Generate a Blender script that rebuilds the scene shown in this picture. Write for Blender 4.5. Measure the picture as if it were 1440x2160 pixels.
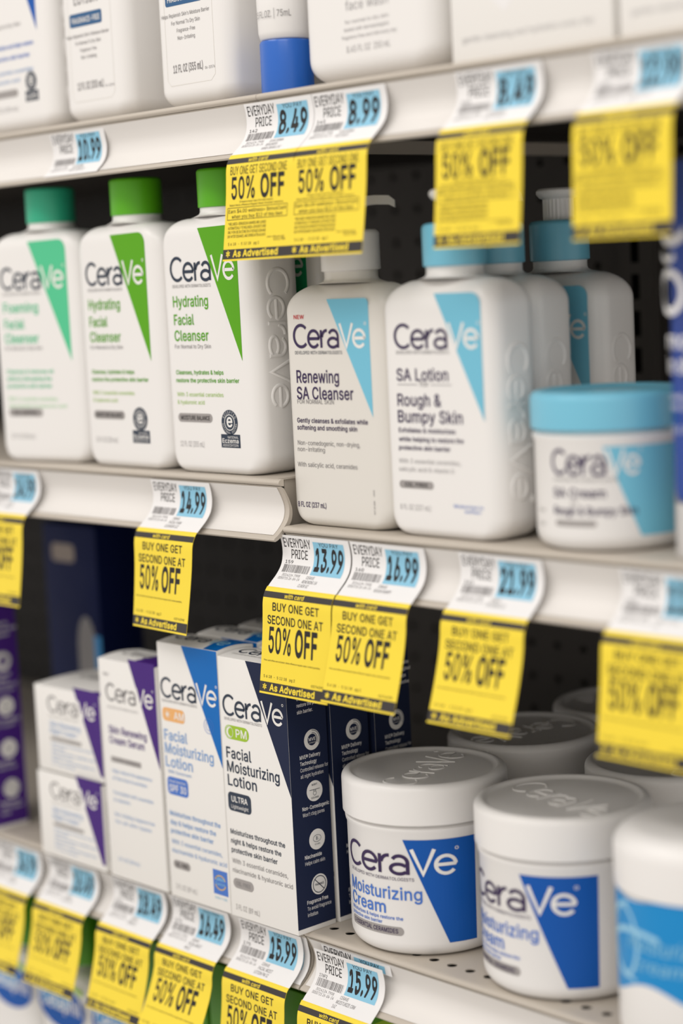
import bpy, bmesh, math, random
from mathutils import Vector, Matrix
random.seed(7)
S = bpy.context.scene
COL = S.collection
for o in list(bpy.data.objects):
    bpy.data.objects.remove(o)

# ------------------------------------------------------------------ camera
cd = bpy.data.cameras.new('camera'); cam = bpy.data.objects.new('camera', cd); COL.objects.link(cam)
cd.sensor_fit = 'VERTICAL'; cd.sensor_height = 36.0; cd.sensor_width = 24.0; cd.lens = 68.92
right = Vector((0.67687, 0.73450, -0.04860)); down = Vector((0.05580, -0.11703, -0.99156)); fwd = Vector((-0.73399, 0.66844, -0.12020))
M = Matrix((right, -down, -fwd)).transposed().to_4x4()
M.translation = Vector((0.88097, -0.75565, 0.40157))
cam.matrix_world = M
cd.clip_start = 0.05
cd.dof.use_dof = True; cd.dof.focus_distance = 1.178; cd.dof.aperture_fstop = 2.5
S.camera = cam

# ------------------------------------------------------------------ light of the shop aisle
S.view_settings.view_transform = 'Standard'; S.view_settings.look = 'None'
S.view_settings.gamma = 1.0; S.view_settings.exposure = 0.10
S.view_settings.use_curve_mapping = False
w = bpy.data.worlds.new('shop_ambient'); S.world = w; w.use_nodes = True
nt = w.node_tree; bg = nt.nodes['Background']
tc = nt.nodes.new('ShaderNodeTexCoord'); sx = nt.nodes.new('ShaderNodeSeparateXYZ'); cr = nt.nodes.new('ShaderNodeValToRGB')
mr = nt.nodes.new('ShaderNodeMapRange'); mr.inputs['From Min'].default_value = -1
nt.links.new(tc.outputs['Generated'], sx.inputs[0]); nt.links.new(sx.outputs['Z'], mr.inputs['Value'])
nt.links.new(mr.outputs[0], cr.inputs[0]); nt.links.new(cr.outputs[0], bg.inputs['Color'])
cr.color_ramp.elements[0].position = 0.20; cr.color_ramp.elements[0].color = (0.60, 0.55, 0.50, 1)
cr.color_ramp.elements[1].position = 0.54; cr.color_ramp.elements[1].color = (0.94, 0.895, 0.855, 1)
bg.inputs['Strength'].default_value = 0.95
def ceiling_lamp(x, y, z, sx_, sy_, power):
    ld = bpy.data.lights.new('ceiling_light', 'AREA'); ld.shape = 'RECTANGLE'; ld.size = sx_; ld.size_y = sy_
    ld.energy = power; ld.color = (1.0, 0.955, 0.91)
    lo = bpy.data.objects.new('ceiling_light', ld); COL.objects.link(lo); lo.location = (x, y, z)
    lo.rotation_euler = (Vector((0, 0, 0.2)) - Vector((x, y, z))).to_track_quat('-Z', 'Y').to_euler()
    return lo
ceiling_lamp(-0.7, -1.3, 2.0, 1.4, 0.5, 11)
ceiling_lamp(0.9, -1.3, 2.0, 1.4, 0.5, 11)

# ------------------------------------------------------------------ materials
def mat(name, col, rough=0.5, spec=0.4, noise=0.0, scale=60.0, trans=0.0, sss=0.0, coat=0.0):
    m = bpy.data.materials.new(name); m.use_nodes = True
    t = m.node_tree; b = t.nodes['Principled BSDF']
    b.inputs['Base Color'].default_value = (*col, 1)
    b.inputs['Roughness'].default_value = rough
    b.inputs['Specular IOR Level'].default_value = spec
    if coat: b.inputs['Coat Weight'].default_value = coat; b.inputs['Coat Roughness'].default_value = 0.15
    if sss:
        b.inputs['Subsurface Weight'].default_value = sss; b.inputs['Subsurface Scale'].default_value = 0.004
        b.inputs['Subsurface Radius'].default_value = (1.0, 0.9, 0.8)
    tcn = t.nodes.new('ShaderNodeTexCoord'); nz = t.nodes.new('ShaderNodeTexNoise'); nz.inputs['Scale'].default_value = scale
    t.links.new(tcn.outputs['Object'], nz.inputs['Vector'])
    r = t.nodes.new('ShaderNodeMapRange'); r.inputs['To Min'].default_value = max(0.02, rough - 0.05); r.inputs['To Max'].default_value = min(1, rough + 0.05)
    t.links.new(nz.outputs['Fac'], r.inputs['Value']); t.links.new(r.outputs[0], b.inputs['Roughness'])
    if noise:
        mx = t.nodes.new('ShaderNodeMixRGB'); mx.blend_type = 'MULTIPLY'; mx.inputs['Fac'].default_value = noise
        mx.inputs['Color1'].default_value = (*col, 1)
        t.links.new(nz.outputs['Color'], mx.inputs['Color2']); t.links.new(mx.outputs[0], b.inputs['Base Color'])
    return m
WHITE = mat('white_plastic', (0.80, 0.785, 0.765), 0.34, 0.45)
MILKY = mat('milky_plastic', (0.70, 0.675, 0.625), 0.38, 0.45)
CARD = mat('white_card', (0.80, 0.785, 0.755), 0.45, 0.35)
PAPER = mat('label_paper', (0.80, 0.79, 0.785), 0.6, 0.25)
YEL = mat('sale_yellow', (0.88, 0.675, 0.050), 0.5, 0.3)
BLACK = mat('ink_black', (0.016, 0.014, 0.014), 0.5, 0.3)
BAND = mat('band_dark', (0.040, 0.035, 0.034), 0.5, 0.3)
PANEL = mat('panel_blue', (0.25, 0.53, 0.70), 0.55, 0.3)
GREY = mat('ink_grey', (0.24, 0.23, 0.23), 0.5, 0.3)
LGREY = mat('ink_light_grey', (0.42, 0.41, 0.41), 0.5, 0.3)
PILL = mat('pill_grey', (0.33, 0.31, 0.30), 0.5, 0.3)
NAVYINK = mat('ink_navy', (0.022, 0.035, 0.062), 0.45, 0.3)
PLUMINK = mat('ink_plum', (0.035, 0.018, 0.075), 0.45, 0.3)
GREEN = mat('leaf_green', (0.095, 0.36, 0.003), 0.5, 0.25)
LIME = mat('ink_lime', (0.36, 0.56, 0.13), 0.45, 0.3)
TEAL = mat('mint_green', (0.085, 0.54, 0.28), 0.5, 0.25)
PALEMINT = mat('ink_mint', (0.42, 0.72, 0.42), 0.45, 0.3)
TEALCAP = mat('mint_cap', (0.03, 0.42, 0.24), 0.4, 0.4)
GREENCAP = mat('green_cap', (0.10, 0.42, 0.008), 0.4, 0.35)
SHADEGREEN = mat('shaded_green', (0.01, 0.32, 0.12), 0.42, 0.4)  # bottle green darkened in the colour for the shadow of the second row
SKY = mat('sky_blue', (0.17, 0.50, 0.66), 0.5, 0.25)
SKYCAP = mat('sky_blue_plastic', (0.17, 0.50, 0.66), 0.34, 0.45)
ROYAL = mat('royal_blue', (0.002, 0.088, 0.40), 0.5, 0.25)
AMBLUE = mat('bright_blue', (0.0, 0.135, 0.47), 0.5, 0.25)
INKBLUE = mat('ink_blue', (0.06, 0.17, 0.55), 0.45, 0.3)
PALEBLUE = mat('ink_pale_blue', (0.20, 0.35, 0.62), 0.45, 0.3)
CAPBLUE = mat('cap_blue', (0.012, 0.115, 0.50), 0.25, 0.5)
NAVY = mat('navy_card', (0.011, 0.018, 0.052), 0.55, 0.18)
PURPLE = mat('purple_card', (0.058, 0.015, 0.185), 0.5, 0.22)
ORANGE = mat('orange_print', (0.80, 0.42, 0.15), 0.5, 0.3)
OLIVE = mat('lime_badge', (0.33, 0.52, 0.03), 0.5, 0.3)
RED = mat('ink_red', (0.55, 0.03, 0.04), 0.5, 0.3)
STEEL = mat('beige_enamel', (0.50, 0.45, 0.385), 0.42, 0.4)
RAILW = mat('white_rail', (0.745, 0.72, 0.69), 0.42, 0.4)
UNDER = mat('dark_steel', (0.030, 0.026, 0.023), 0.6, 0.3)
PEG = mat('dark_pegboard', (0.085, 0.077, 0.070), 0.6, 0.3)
PEGL = mat('shaded_pegboard', (0.028, 0.026, 0.025), 0.65, 0.2)  # darker copy of the pegboard colour, deep-shelf shade painted in
BACKING = mat('black_backing', (0.006, 0.006, 0.006), 0.8, 0.1)
DEEPBLUE = mat('deep_blue_film', (0.012, 0.05, 0.30), 0.35, 0.4)
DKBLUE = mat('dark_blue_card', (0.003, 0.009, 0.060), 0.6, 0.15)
BEIGE = mat('beige_print', (0.30, 0.25, 0.215), 0.5, 0.2)
WAVE = mat('azure_print', (0.0, 0.24, 0.58), 0.42, 0.4)
WAVEL = mat('pale_azure', (0.30, 0.58, 0.76), 0.45, 0.4)
GOLD = mat('ink_gold', (0.62, 0.42, 0.12), 0.5, 0.3)
DARKGREEN = mat('bottle_green', (0.085, 0.31, 0.008), 0.4, 0.4)

# ------------------------------------------------------------------ object helpers
def link(name, me, parent=None, label=None):
    o = bpy.data.objects.new(name, me); COL.objects.link(o)
    if parent is not None: o.parent = parent
    if label: o['label'] = label
    return o
def thing(name, label, cat, loc=(0, 0, 0), rz=0.0, group=None):
    o = bpy.data.objects.new(name, None); COL.objects.link(o); o.empty_display_size = 0.01
    o.location = loc; o.rotation_euler = (0, 0, rz); o['label'] = label; o['category'] = cat
    if group: o['group'] = group
    return o
def mesh(name, V, F, m, parent=None, smooth=True, label=None, angle=40):
    me = bpy.data.meshes.new(name); me.from_pydata([tuple(v) for v in V], [], F); me.validate()
    bm = bmesh.new(); bm.from_mesh(me); bmesh.ops.recalc_face_normals(bm, faces=bm.faces); bm.to_mesh(me); bm.free()
    me.materials.append(m)
    if smooth:
        me.polygons.foreach_set('use_smooth', [True] * len(me.polygons)); me.set_sharp_from_angle(angle=math.radians(angle))
    return link(name, me, parent, label)
def box(name, x0, x1, y0, y1, z0, z1, m, parent=None, bev=0.0, label=None):
    bm = bmesh.new(); bmesh.ops.create_cube(bm, size=1)
    for v in bm.verts: v.co = Vector((x0 + (v.co.x + .5) * (x1 - x0), y0 + (v.co.y + .5) * (y1 - y0), z0 + (v.co.z + .5) * (z1 - z0)))
    if bev: bmesh.ops.bevel(bm, geom=bm.edges[:], offset=bev, segments=3, affect='EDGES', profile=0.5)
    me = bpy.data.meshes.new(name); bm.to_mesh(me); bm.free(); me.materials.append(m)
    me.polygons.foreach_set('use_smooth', [True] * len(me.polygons)); me.set_sharp_from_angle(angle=math.radians(35))
    return link(name, me, parent, label)
def lathe(name, prof, m, parent=None, cx=0, cy=0, n=72, label=None, sq=None, angle=40):
    V = []; F = []
    for (r, z) in prof:
        for k in range(n):
            a = 2 * math.pi * k / n; V.append((cx + r * math.cos(a), cy + r * math.sin(a) * (sq or 1), z))
    for i in range(len(prof) - 1):
        for k in range(n):
            F.append((i * n + k, i * n + (k + 1) % n, (i + 1) * n + (k + 1) % n, (i + 1) * n + k))
    F.append(tuple(range(n))[::-1]); F.append(tuple((len(prof) - 1) * n + k for k in range(n)))
    return mesh(name, V, F, m, parent, True, label, angle)
def prism_x(name, prof, x0, x1, m, parent=None, label=None, angle=40, nx=1):
    "closed (y,z) outline swept along X"
    n = len(prof); V = []; F = []
    for i in range(nx + 1):
        x = x0 + (x1 - x0) * i / nx
        V += [(x, y, z) for y, z in prof]
    for i in range(nx):
        for k in range(n): F.append((i * n + k, i * n + (k + 1) % n, (i + 1) * n + (k + 1) % n, (i + 1) * n + k))
    F.append(tuple(range(n))[::-1]); F.append(tuple(nx * n + k for k in range(n)))
    return mesh(name, V, F, m, parent, True, label, angle)
def loft(name, rings, m, parent=None, label=None, angle=40):
    n = len(rings[0]); V = [p for r in rings for p in r]; F = []
    for i in range(len(rings) - 1):
        for k in range(n): F.append((i * n + k, i * n + (k + 1) % n, (i + 1) * n + (k + 1) % n, (i + 1) * n + k))
    F.append(tuple(range(n))[::-1]); F.append(tuple((len(rings) - 1) * n + k for k in range(n)))
    return mesh(name, V, F, m, parent, True, label, angle)

# ------------------------------------------------------------------ printing: flat artwork laid on any surface
from mathutils.geometry import tessellate_polygon
_B = "".join(chr(c) for c in range(35, 127) if chr(c) not in "\\'\"`{}")
_DATA = ["".join(r"""
A>o%;+;.:~;a:~<*</=i</>3:~>d:~=6?+<Y?+;,<8<W<8<Y<N=@<d>%<n>H<v>_=.=|=>=I=X<WB>^&;=;M:~=#:~=H;%=h;0>$;=>6;R>?;k>C<*>@<E>8<Z>,<l=u<z=d=)=Q=-=Q=0=o==>-=U>3=h>5=|>2>=>)>S=q>j=[>w=@?(<y
?+;M?+;2<#;K;~;K;~<p=#<p=9<m=K<g=Y<[=g<M=n<==p<,=k;o=[;[=D;O=&;L<z;K;1<#==;~==;~>Z<w>Z=;>V=O>J=]>8=b=~=_=j=W=Y=O=O=L=L=?=D<v==C?,$;V=/:w=2:w=K:y=d;%=~;0>8;>>J;O>X;d>d;|>k<<><<<>/;u
=q;[=R;M=1;H<j;L<M;X<4;p<#<1;q<V;m=);q=Q;~=v<4>7<L>M<j>Y=/>^=R>X=q>J>/>2><=k>k=k>d>,>W>C>J>V>7>j=~>w=e?(=1?0<]?*<6>s;m>U;T>0;E=a;D=Y;?=);D<I;T;w;m;P<6;4<];#D?%%;4;M:~<h:~=@;(=l;9>4
;R>7;V>M;x>]<M>c=)>]=[>M>0>L>2>6>R=n>o=C?%<n?+;M?+;7<#;K;~;K;~>Z<j>Z=4>V=7>V=U>J=p>5>&=s>2=P>5=*>2<Z>2<V>&<4=p;s=n;q=S;]=4;O=1;O<f;KE>C$;/;M:~>$:~>$;K;~;K;~<n=p<n=p==;~==;~>Z=~>Z=~
?+;M?+F>=$;-;M:~;~:~;~<i=i<i=i=8;~=8;~>Z=y>Z=y?+;M?+G?3$;a=0:w=2:w=Y:~>%;0>B;E>D;G>Z;e>j</>o<W>o=(=;=(=;<W>@<W>=<<>3;|=~;e=g;U=M;K=E;J=0;H<l;L<h;M<M;Y<5;p<#<2;q<T;m=$;q=O;q=Q;~=v<4
>8<L>M<i>Y=.>^=R>X=o>I=t>E>->1><=k>l=k>e>+>X>A>K>T>8>h>#>v=e?(=K?.=-?0<Z?*<4>s;l>U;S>0;D=[;?=$;D<J;S;w;m;Q<5;5<Y;$<];#H?0$;/;M:~;~:~;~<p>1<p>1:~>_:~>_?+>1?+>1=?;~=?;~?+;M?+I=G$;/;9
:~=2:~=2;K<L;K<L>Z=2>Z=2?+;9?+;9>Z;x>Z;x;K;9;KJ>3$;=<M:w<O:w<z;$=B;9=D;<=Y;]=b<1=b?+=3?+=3<1=/;n<~;W<l;L<g;J<M;F<5;J;z;W;n;n;i<1;i<E;:<E;:<1;B;];W;;;Y;9;~;$K>f$;4;M:~;~:~;~<A<V<y=|
:~>X:~<y=?<y=@=$=E>X?+=v?+<b=h<F=I<-=,;~<x;~?+;M?+L>1$;);M:~=t:~=t;K;~;K;~?+;M?+M@&$;>;M:~;z:~;z>&;y>F;y>M<1=u<A=F==:~=f:~>f=T?)>Q?)>D?)=u?(=a?(:~?T:~?T?+>m?+=r<X=f<<=^<$=S;^=Q;W=A
<3=7<N<6?+;M?+N?5$;8;M:~;~:~;~=c;|>.;y>K<4>*<G=^<X=A>,;#>-:~>d:~>d?+>5?+>5<4>6;o>8;Z>,;q=u<6<,?*<+?+;M?+O?<%;>=/:w=1:w=[;#>*;4>K;P>e;v>o<;>t<K>y=$>t=[>e>1>K>U>*>s=[?*=1?0<]?*<6>s;m
>U;T>0;E=a;D=Y;?=);D<I;T;w;m;P<6;4<];#;>=/;H<j;L<N;W<M;X<5;o<#<2;q<T;m=);q=Q<#=u<5>8<M>M<N>N<j>Y=1>^=N>Y=k>M>+>8><=v>G=Q>K=$>G<T>@<<><<1>+;o=k;X=N;LP>U%;7;M:~;~:~;~<N<t<N=?<R=_<^=u
<p=x<r>/=/>8=H>9=L><=k>9>0>/>K=y>b=v>e=_>u=??&<t?+;M?+;5<#<x;~<x;~>Z<s>Z=1>X=E>Q=S>G=U>E=_>7=f>$=h=i=f=T=_=C=U=5=S=3=E=(=1<z<s<xQ?<%;@>7:Y>h:Y>8;?>K;P>e;v>t<I>y=$>t=Y>e>1>K>U>+>s=[
?*=/?0<]?*<6>s;p>X;l>S;T>0;D=[;?=);D<K;E<F;T;w;m;P<6;4<];#=/:w=[;#=q;,;A=/;H<j;L<N;W<M;X<5;o<#<2;q<T;m=);q=Q<#=u<5>8<M>M<N>N<j>Y=1>^=N>Y=k>M>+>8><=v>G=Q>K=$>G<T><<1>+;o=w;d=P<;<z<;
=T;O=P;M=M;LR>X%;;;M:~;~:~;~<V<t<V<x<W<|<V=n:~>I:~=P<a=Q<b=_<f=w<u=y<w>/=3>9=M>==l>9>3>/>M=y>d=w>f=_>v=@?(<u?+;M?+;4<#=(;~=(;~>Z<s>Z=1>X=E>R=S>H=U>F=a>9=g>%=i=o=g=Z=a=G=S=9=E=0=3=*
<s=(S>V$;u<i:v<m:v=7:y=W;*=r;9>-;O>.;P>8;j><<,>9<D>2<V=q<t=O=-=,=9<e=A<D=M<)=^<%=b;x=m;v>#;x>4;x>5<%>D<2>O<5>Q<A>W<T>^<V>^<l>a=/>[=2>Z=I>P=Z>>=c>&>7>&>2>A>(>T>%>X=k>n=Q>~=5?-<o?0<J
?-<,>~;m>n;W>W;K>?;G>#;M=Z;N=W;_=@;d==<$=+<O<u<w<k=C<[=]<J=_<H=f<==i<.=f;u=];e=N;W==;M=);G<j;E<A;L<0;U<#;a;z;c;r;r;n<,;><,;C;i;E;e;P;M;f;8<$;)<&;(<D:yT>X$;+<S:~=):~=)>Z>B>Z>B?+;9?+
;9>Z<S>ZU?1$;G=(:v=+:v=Q:z=u;.=y;1>7;@>M;[>Z;|>_<D>_?+>1?+>1<H>.<1>%;u=p;a=];S=E;J=+;G<h;J<O;S<=;a<;;c<.;u<%<1;~<H;~?+;M?+;M<D;Q;|;_;[;t;C;v;@;z;=<8;.<X:|<]:zV>o$;/<[:~=8:~>d?+>2?+
=5<<=/<)<x;M<w;J<g<&<R<b;_?+;.?+W@P$;?<9:~<o:~<o;#=S=U=a>2=g>P=m>.=x=W>^;#>^:~?::~@E?+?o?+?o?*?,<1?$;j>y;N>k<6>(?*>(?+=K?+<c<8<S;N<N;j<G<1;^?*;^?+;.?+X>l$;9;0:~;e:~<Z<=<l<V<t<g<~<V
=0<A>):~>^:~=6=->V?+=~?+=E>5=2=s=$=[<t=H<j=]<[=t<H>8;n?+;8?+<X=+Y>j$;2<Z:~=1:~=1<_>^?+>)?+>(?*=8=g=%=C<t=+<j=B<T=g;f?*;e?+;.?+<Z<_Z>Q$;3;@:~>6:~>6;K<2;K;u;J<*;[<A<$>4>c>4?+;??+;?>Z
<q>Z=X>]=K>K=4>,;@;Da>.%;R<::v<=:v<e;#=#;3=4;G=7;G=7:~=c:~=c=%=_=@=W=U=L=f=I=i===s<u>(<S>+<*>$<&>#;n=u;[=j;K=W;@=A;k=5;v=G;x=I<4=W<T=^<v=V=-=H=0=D=6=)=6=&=4<x=/<r<r<m<H<h<#<a;Y<S;M
<J;A<<;;<+;8;p;;;V;D;B;T;1;g;%<#:x;8<B;C<&;H;l;V;e;m;e;o;g;~;m<.;s<2<+<;<F<B<n<G=*<K=6<Q=6<,=4;w=4;u=-;f=#;X<z;V<n;L<Y;Eb>G%;A<m:v<p:v=5:|=P;.=j;D=z;_>,<(>/<N>,<z=z=B=j=]=P=s=5>&<o
>+<V>)<D=~<.=j<+=h;y=U;x=T;u=T;u?+;H?+;H:~;s:~;s;L;x;L<+;:<E;%<V:x;<<g;D<P;G<>;P<.;b<#;v;v<4;t<S;v<n;~=,<.=A<==O<P=Y<i=]=$=Y=)=X=9=O=H=?=R=,=Y<n=[<O=Y<6=R;w=G;b=9;Q=%;Gc>3$;R<]:v<_
:v=+:~=K;2=f;K=u;m=J;w=A;c=3;Q<x;G<];D<E;G<2;Q;~;c;r;u;q;x;k<6;h<N;k<l;q=);r=+;~=><2=N<E=X<_=]<w=X=1=N=@=?=I=,=t=7=e=U=K=p=+>%<_>+<<>&<9>%;w=s;[=[;J=A;F=6;?<x;;<P;?<(;J;a;[;D;w;.<;
:|d>G%;B<T:v<V:v<m:x=%;%==;8=?;:=L;L=P;L=P:~=|:~=|?+=N?+=N=T=K=T=J=U=?=h===j=%=~<n>)<T>+<6>&;s=s;Z=];I=B;?<z;;<R;><(;I;_;Y;D;s;.<5:|;=<Z;D<F;G<B;H<2;Q;~;b;q;x;k<6;h<R;k<n;q=+;|=@<0
=O<D=Y<]=]<t=Y=-=O=<=A=G=,=M<n=O<O=M<4=G;w=<;b=-;P=+;O<s;Ge>8%;M<a:v<d:v<~:x=;;%=O;1=a;==d;@=n;O=v;e=K;o=>;W=<;U=&;H<d;C<J;F<6;N<$;];r;o;k<,;i<C=|<C=|<V=x<x=q=:=e=Q=U=e=S=g=C=s=/>#
<[>+<:>&<,=z;v=s;[=[;J=@;?<x;;<N;?<(;J;_;[;D;w;.<<:|;3;i<i;i<j;j<w;q=1;|=B<2=P<B=X<F=Y<[=]<t=Y=,=R=;=C=E=1=L<t=M<j=M<if=%$;>;[:~</:~</=Z<n=Z<n>(</>(</>D<1>T<8>b<C>i<U>l<d>j<m>h<x?3
<v?5<j?8<N?:<,?2<)?1;u?);h>t;_>c;[>M;[>(;(>(;(=Z;[=Zg>G%;]<[9j<b9j=$9l=@9t=V:&=W:(=l:;=x:T=~:u=~>(=P>(=P=T=L=T=K=U=@=h=>=j=$=~<n>)<W>+<T>+<6>&;t=s;^=a;Z=];I=B;H=?;?<z;;<T;?<-;J;e;Z
;I;^;G;t;6<4;+<:;)<S;%<V;%<m;(=%;.==;?=?;A=K;S=O;S=O:w=J:Z=J:Y=;:E<~::<_:6<9:<<7:=;|:K;l:_;F:I;^:-<)9q<@9l;=<Z;L<E;O<5;V<2;X;~;i;q;~;k<8;h<T;k<p;q=,;~=A<2=O<E=Y<]=]<t=Y=+=Q=-=P=<=A
=G=.=N<p=P<R=M<8=G;|=<;g=-;X<t;Oh>=$;?;H:~;u:~;u<n;w=)<#=;<0=J<>=S<M=Y<_=[<z=W=4=I=@=5=D<t=D:~=q:~=q<x=n===f=V=W=j=D=y=.>(<l>+<O>&<6=t;|=_;u=Q;u?+;H?+i<@%;&;H:~;u:~;u>(;H>(;4;^>T;a
>T;k>V;u>];|>g<#>q;|?#;v?,;k?4;a?6;R?4;J?.;B?#;@>s;B>g;J>[;R>Vj<@%;5:u9o;(9o;=9q;P9y;_:*;b:,;l:;;s:N;u:e;u>(;H>(;H:g;F:V;F:S;?:H;4:@;$:=:u:=;6;]>T;_>T;k>V;s>[;|>g<#>q;|?#;u?,;k?4;_
?6;R?4;I?.;G?,;B?#;@>s;B>g;G>^;I>[;R>Vk>($;2;H:~;u:~;u</<7<H<=<A=C:~=|:~<Y<f<[<h=s>(=<>(;y<b;u<b;u?+;H?+l<P$;5<-:z<>:|<I;$<J;$<J;%<C;I<1;G<&;I;y;O;u;i;u?+;H?+;H;^;L;E;L;C;U;4;X;0;l
;$m?s$;Y;H:~;u:~;u<v;w=/<#=?</=M<:=U<Y=]<n=Y=$=P=&=N=(=L=1=?=1=>=5=+=5:~=b:~=b<~=i=?=i=@>#=U>2=Z>D=]>W=Y>j=P>v=@>w=>>|=(>|:~?M:~?M=)?J=D?A=[?5=n?2=q>~=|>h>*>O>,>(>#=d=h=b=f=V=V=S=L
=M=^===t=)>(<f>,<D>$<*=j<(=h;w=W;t=N;s>(;H>(n><$;@;H:~;u:~;u<n;w=)<#=;<0=J<>=S<M=Y<_=[<z=W=4=I=@=5=D<t=D:~=q:~=q<x=n=<=e=U=Y=g=U=l=C=y=->(<n>+<O>&<6=t;|=_;s=L;s>(;H>(o>@%;@<]:v<_:v
=(:|=E;.=a;D=s;a>$<)>)<N>$<x=w=6=s=A=a=[=F=s=E=t=(>&<_>+<<>&<9>%;w=s;[=[;J=A;F=6;?<x;;<P;?<(;J;a;[;D;w;.<;:|;=<];D<F;G<B;H<2;Q;~;c;q;x;k<6;h<P;k<l;q=);~=><2=N<B=W<F=X<_=]<w=X=1=N=A
=>=L=)=R<l=T<M=R<6=L;x=A;c=1;Q<w;Gp>G%;D;H9o;u9o;u;L;x;L;y;K<,;:<.;8<E;%<V:x<p:v=5:|=P;.=j;D=z;_>,<(>/<N>,<z>$=7=z=B=j=]=P=s=5>&<o>+<l>+<V>)<F>#<D=~<.=j<+=h;x=T;s=T;s>(;H>(;<<g;D<P
;G<>;P<.;b<#;v;v<4;t<S;v<n;~=,<.=A<==O<P=Y<i=]=$=Y=)=X=9=O=H=?=R=,=Y<n=[<O=Y<6=R;w=G;b=9;Q=%;Gq>G%;E=N9o=|9o=|>(=P>(=P=T=L=T=K=U=?=h===j=%=~<~>#<n>)<W>+<T>+<6>&;s=s;Z=];I=B;?<z;;<R
;><(;I;_;Y;D;s;.<5:|<T:v<k:x<n:x=%;%==;8=?;:=J;K=K;L=N;L;=<Z;D<F;G<B;H<2;Q;~;b;q;x;k<6;h<R;k<n;q=+;|=A<1=O<D=Y<]=]<t=Y=-=O=<=A=G=,=M<n=O<O=M<4=G;w=<;b=-;P=+;O<s;Gr=*$;;;H:~;u:~;u<u
;w=,<#=;<-=G<0=J<;=Q<I=V<L=W<]=Y<l=X<x=W<x>+<b>+<L>(<I>&<8=y<7=x<&=i;v=V;s=V;s>(;H>(s=v$;j<I:v<L:v<j:y=+;(=?;4=P;E=Y;T=Z;Y=^;o=X</=V<4=L<C=J<E=5<T<n<a<C<j<#<x;t=*;q=7;u=F<(=S<6=Z<:
=[<P=_<h=[<v=S<z=P=*=E=1=7=X=@=F=c=7=r=%=~<j>)<Q>+<6>)<4>)<->&;u=y;c=o;[=j;Q=^;G=J;D=4;H<u;I<s;U<a;W<^;n<N<5<C<a<9<t<3=%<,=.;z=1;m=,;]<x;O<f;F<J;C<5;E;|;M;o;Z;g;p;<;g;C;O;M;?;_;/;t
;$</:xt<m$;?<A:y<R:z<b;#<c;$<Y;I<O;G<D;F<B;F<5;H<,;M<+;O<%;X<#;h<#=Z<[=Z<[>(<#>(<#>j;P>j;P>(;(>(;(=Z;P=Z;P;e;U;G;d;3;g;1;~;$u>=$;C<K:x<M:x<j:~=);/==;D=F;V=F:~=q:~=q>(=D>(=D<6=B;|=;
;i=2;Z=/;X<~;N<l;H<Y;F<?;J<,;W;y;n;u<0;u>(;H>(;H<,;K;g;P;T;S;L;b;9;d;7;u;+<2:|v>.$;.<>:~<l:~=|>(=J>(<l<=<Z;c<T;M<O;c<?<<;_>(;/>(w?T$;C<,:~<W:~<W;#<~<D=6=3=;=M=A=3=T<D=y;#=y:~>K:~?D
>(>p>(>p>&>?<->5;T>4;S>4;R>)<*=w<X=S>&=S>(=$>(<]<d<M<(<C;R<B;T<8<,<(<f;b>&;b>(;3>(x>&$;6;2:~;e:~<4;a<J<,<P<8<Q<6<Y<)<o;b=>:~=q:~<k<R=m>(=:>(<q=K<R<q<2=M;k>(;7>(<9<Ty>.$;:;c9m;e9m<.
9t<H:0<[:P=|>(=K>(<l<<<Z;c<T;M<O;c<?<<;_>(;/>(<>:|<5:d<*:K<%:F;n:<;Y:=;N:>;D9r;O9oz>($;0;@:~=d:~=d;J<#;J<#;M<%;P=_=^=_>(;D>(;D=W=&=W=&=U;@;C0>[%;C<l:w<n:w=7;#==;%=W;4=r;N>+;t>-;z>6
<H>:=$>6=Y>4=g>+>2=r>W=W>s=Q>v=8?*<n?0<G?*<A?(<(>s;h>W;S>1;H=^;D=);H<J;J<@;S;t;g;N<(;4<,;1<F;#;=<l;F<R;J<?;V<.;m;|<2;t<S;q=);t=R;z=s;|=w<.>:<?>P<R>[<n>b=,>[=?>P=A>N=P>:=]=u=e=Q=h=$
=e<T=]<2=P;m=?;V=,;J1>[$;/;Y:~>0:~>0;I=6;I=6?+<W?+;a>I;a=q<a>X<c>X<c;I;Y;I2>[$;M;P:~>.:~>.;K<7;K<7;M=0<J=b=*=|=S>)=|>$>?=t>V=b>m=K>~=2?-=/?-<j?0<K?,<0>|;t>l;a>T;U>9;Q=t<$=t<&>-<(>1
<->?<6>L<8>N<E>W<S>^<W>_<j>b<n>a=4>X=A>P=L>C=S>4=U=|=N=Z=;=;<r<n;P;D3>[$;T<d:w<g:w=/:|=M;,=P;.=g;;=z;Q>-;m>1<2>-<N=|<j=g=&=M=6=/=?<h=?=~>b=~?+;T?+;T>Z=>>Z=>>X<:=F<:<|<[<|<x<y=5<q=E
<g=R<U=Y<E=Y<B=[<2=Y;x=Y;v=Q;f=E;W=6;N<f;F<@;L<1;U<#;c;u;p;q<(;B<(;F;h;H;c;T;K;i;8<);*<D:z4>[$;3=::~=g:~=g;o>?;o>?<>=g<>=g=S=:=S=:<>;q<>;q<A=N?+<|?+;?<<;?;o=:;o5>[$;[<g:w<j:w=1:|=M
;.=f;?=h;A=y;X>,;w>0<=>.<X>&<p=v=+=i=<=e=?=V=K=C=V=-=]<n=_<H=X<,=I<+=H<*=H<5>Z=w>Z=w?+;h?+;R=%<%<z<@=1<B=1<e=7<~=4=5=,=D<z=F<x=Q<i=X<S=Z<@=X<*=W<%=Q;n=F;^=6;P=#;H<h;F<E;M<-;c<$;q;|
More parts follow.
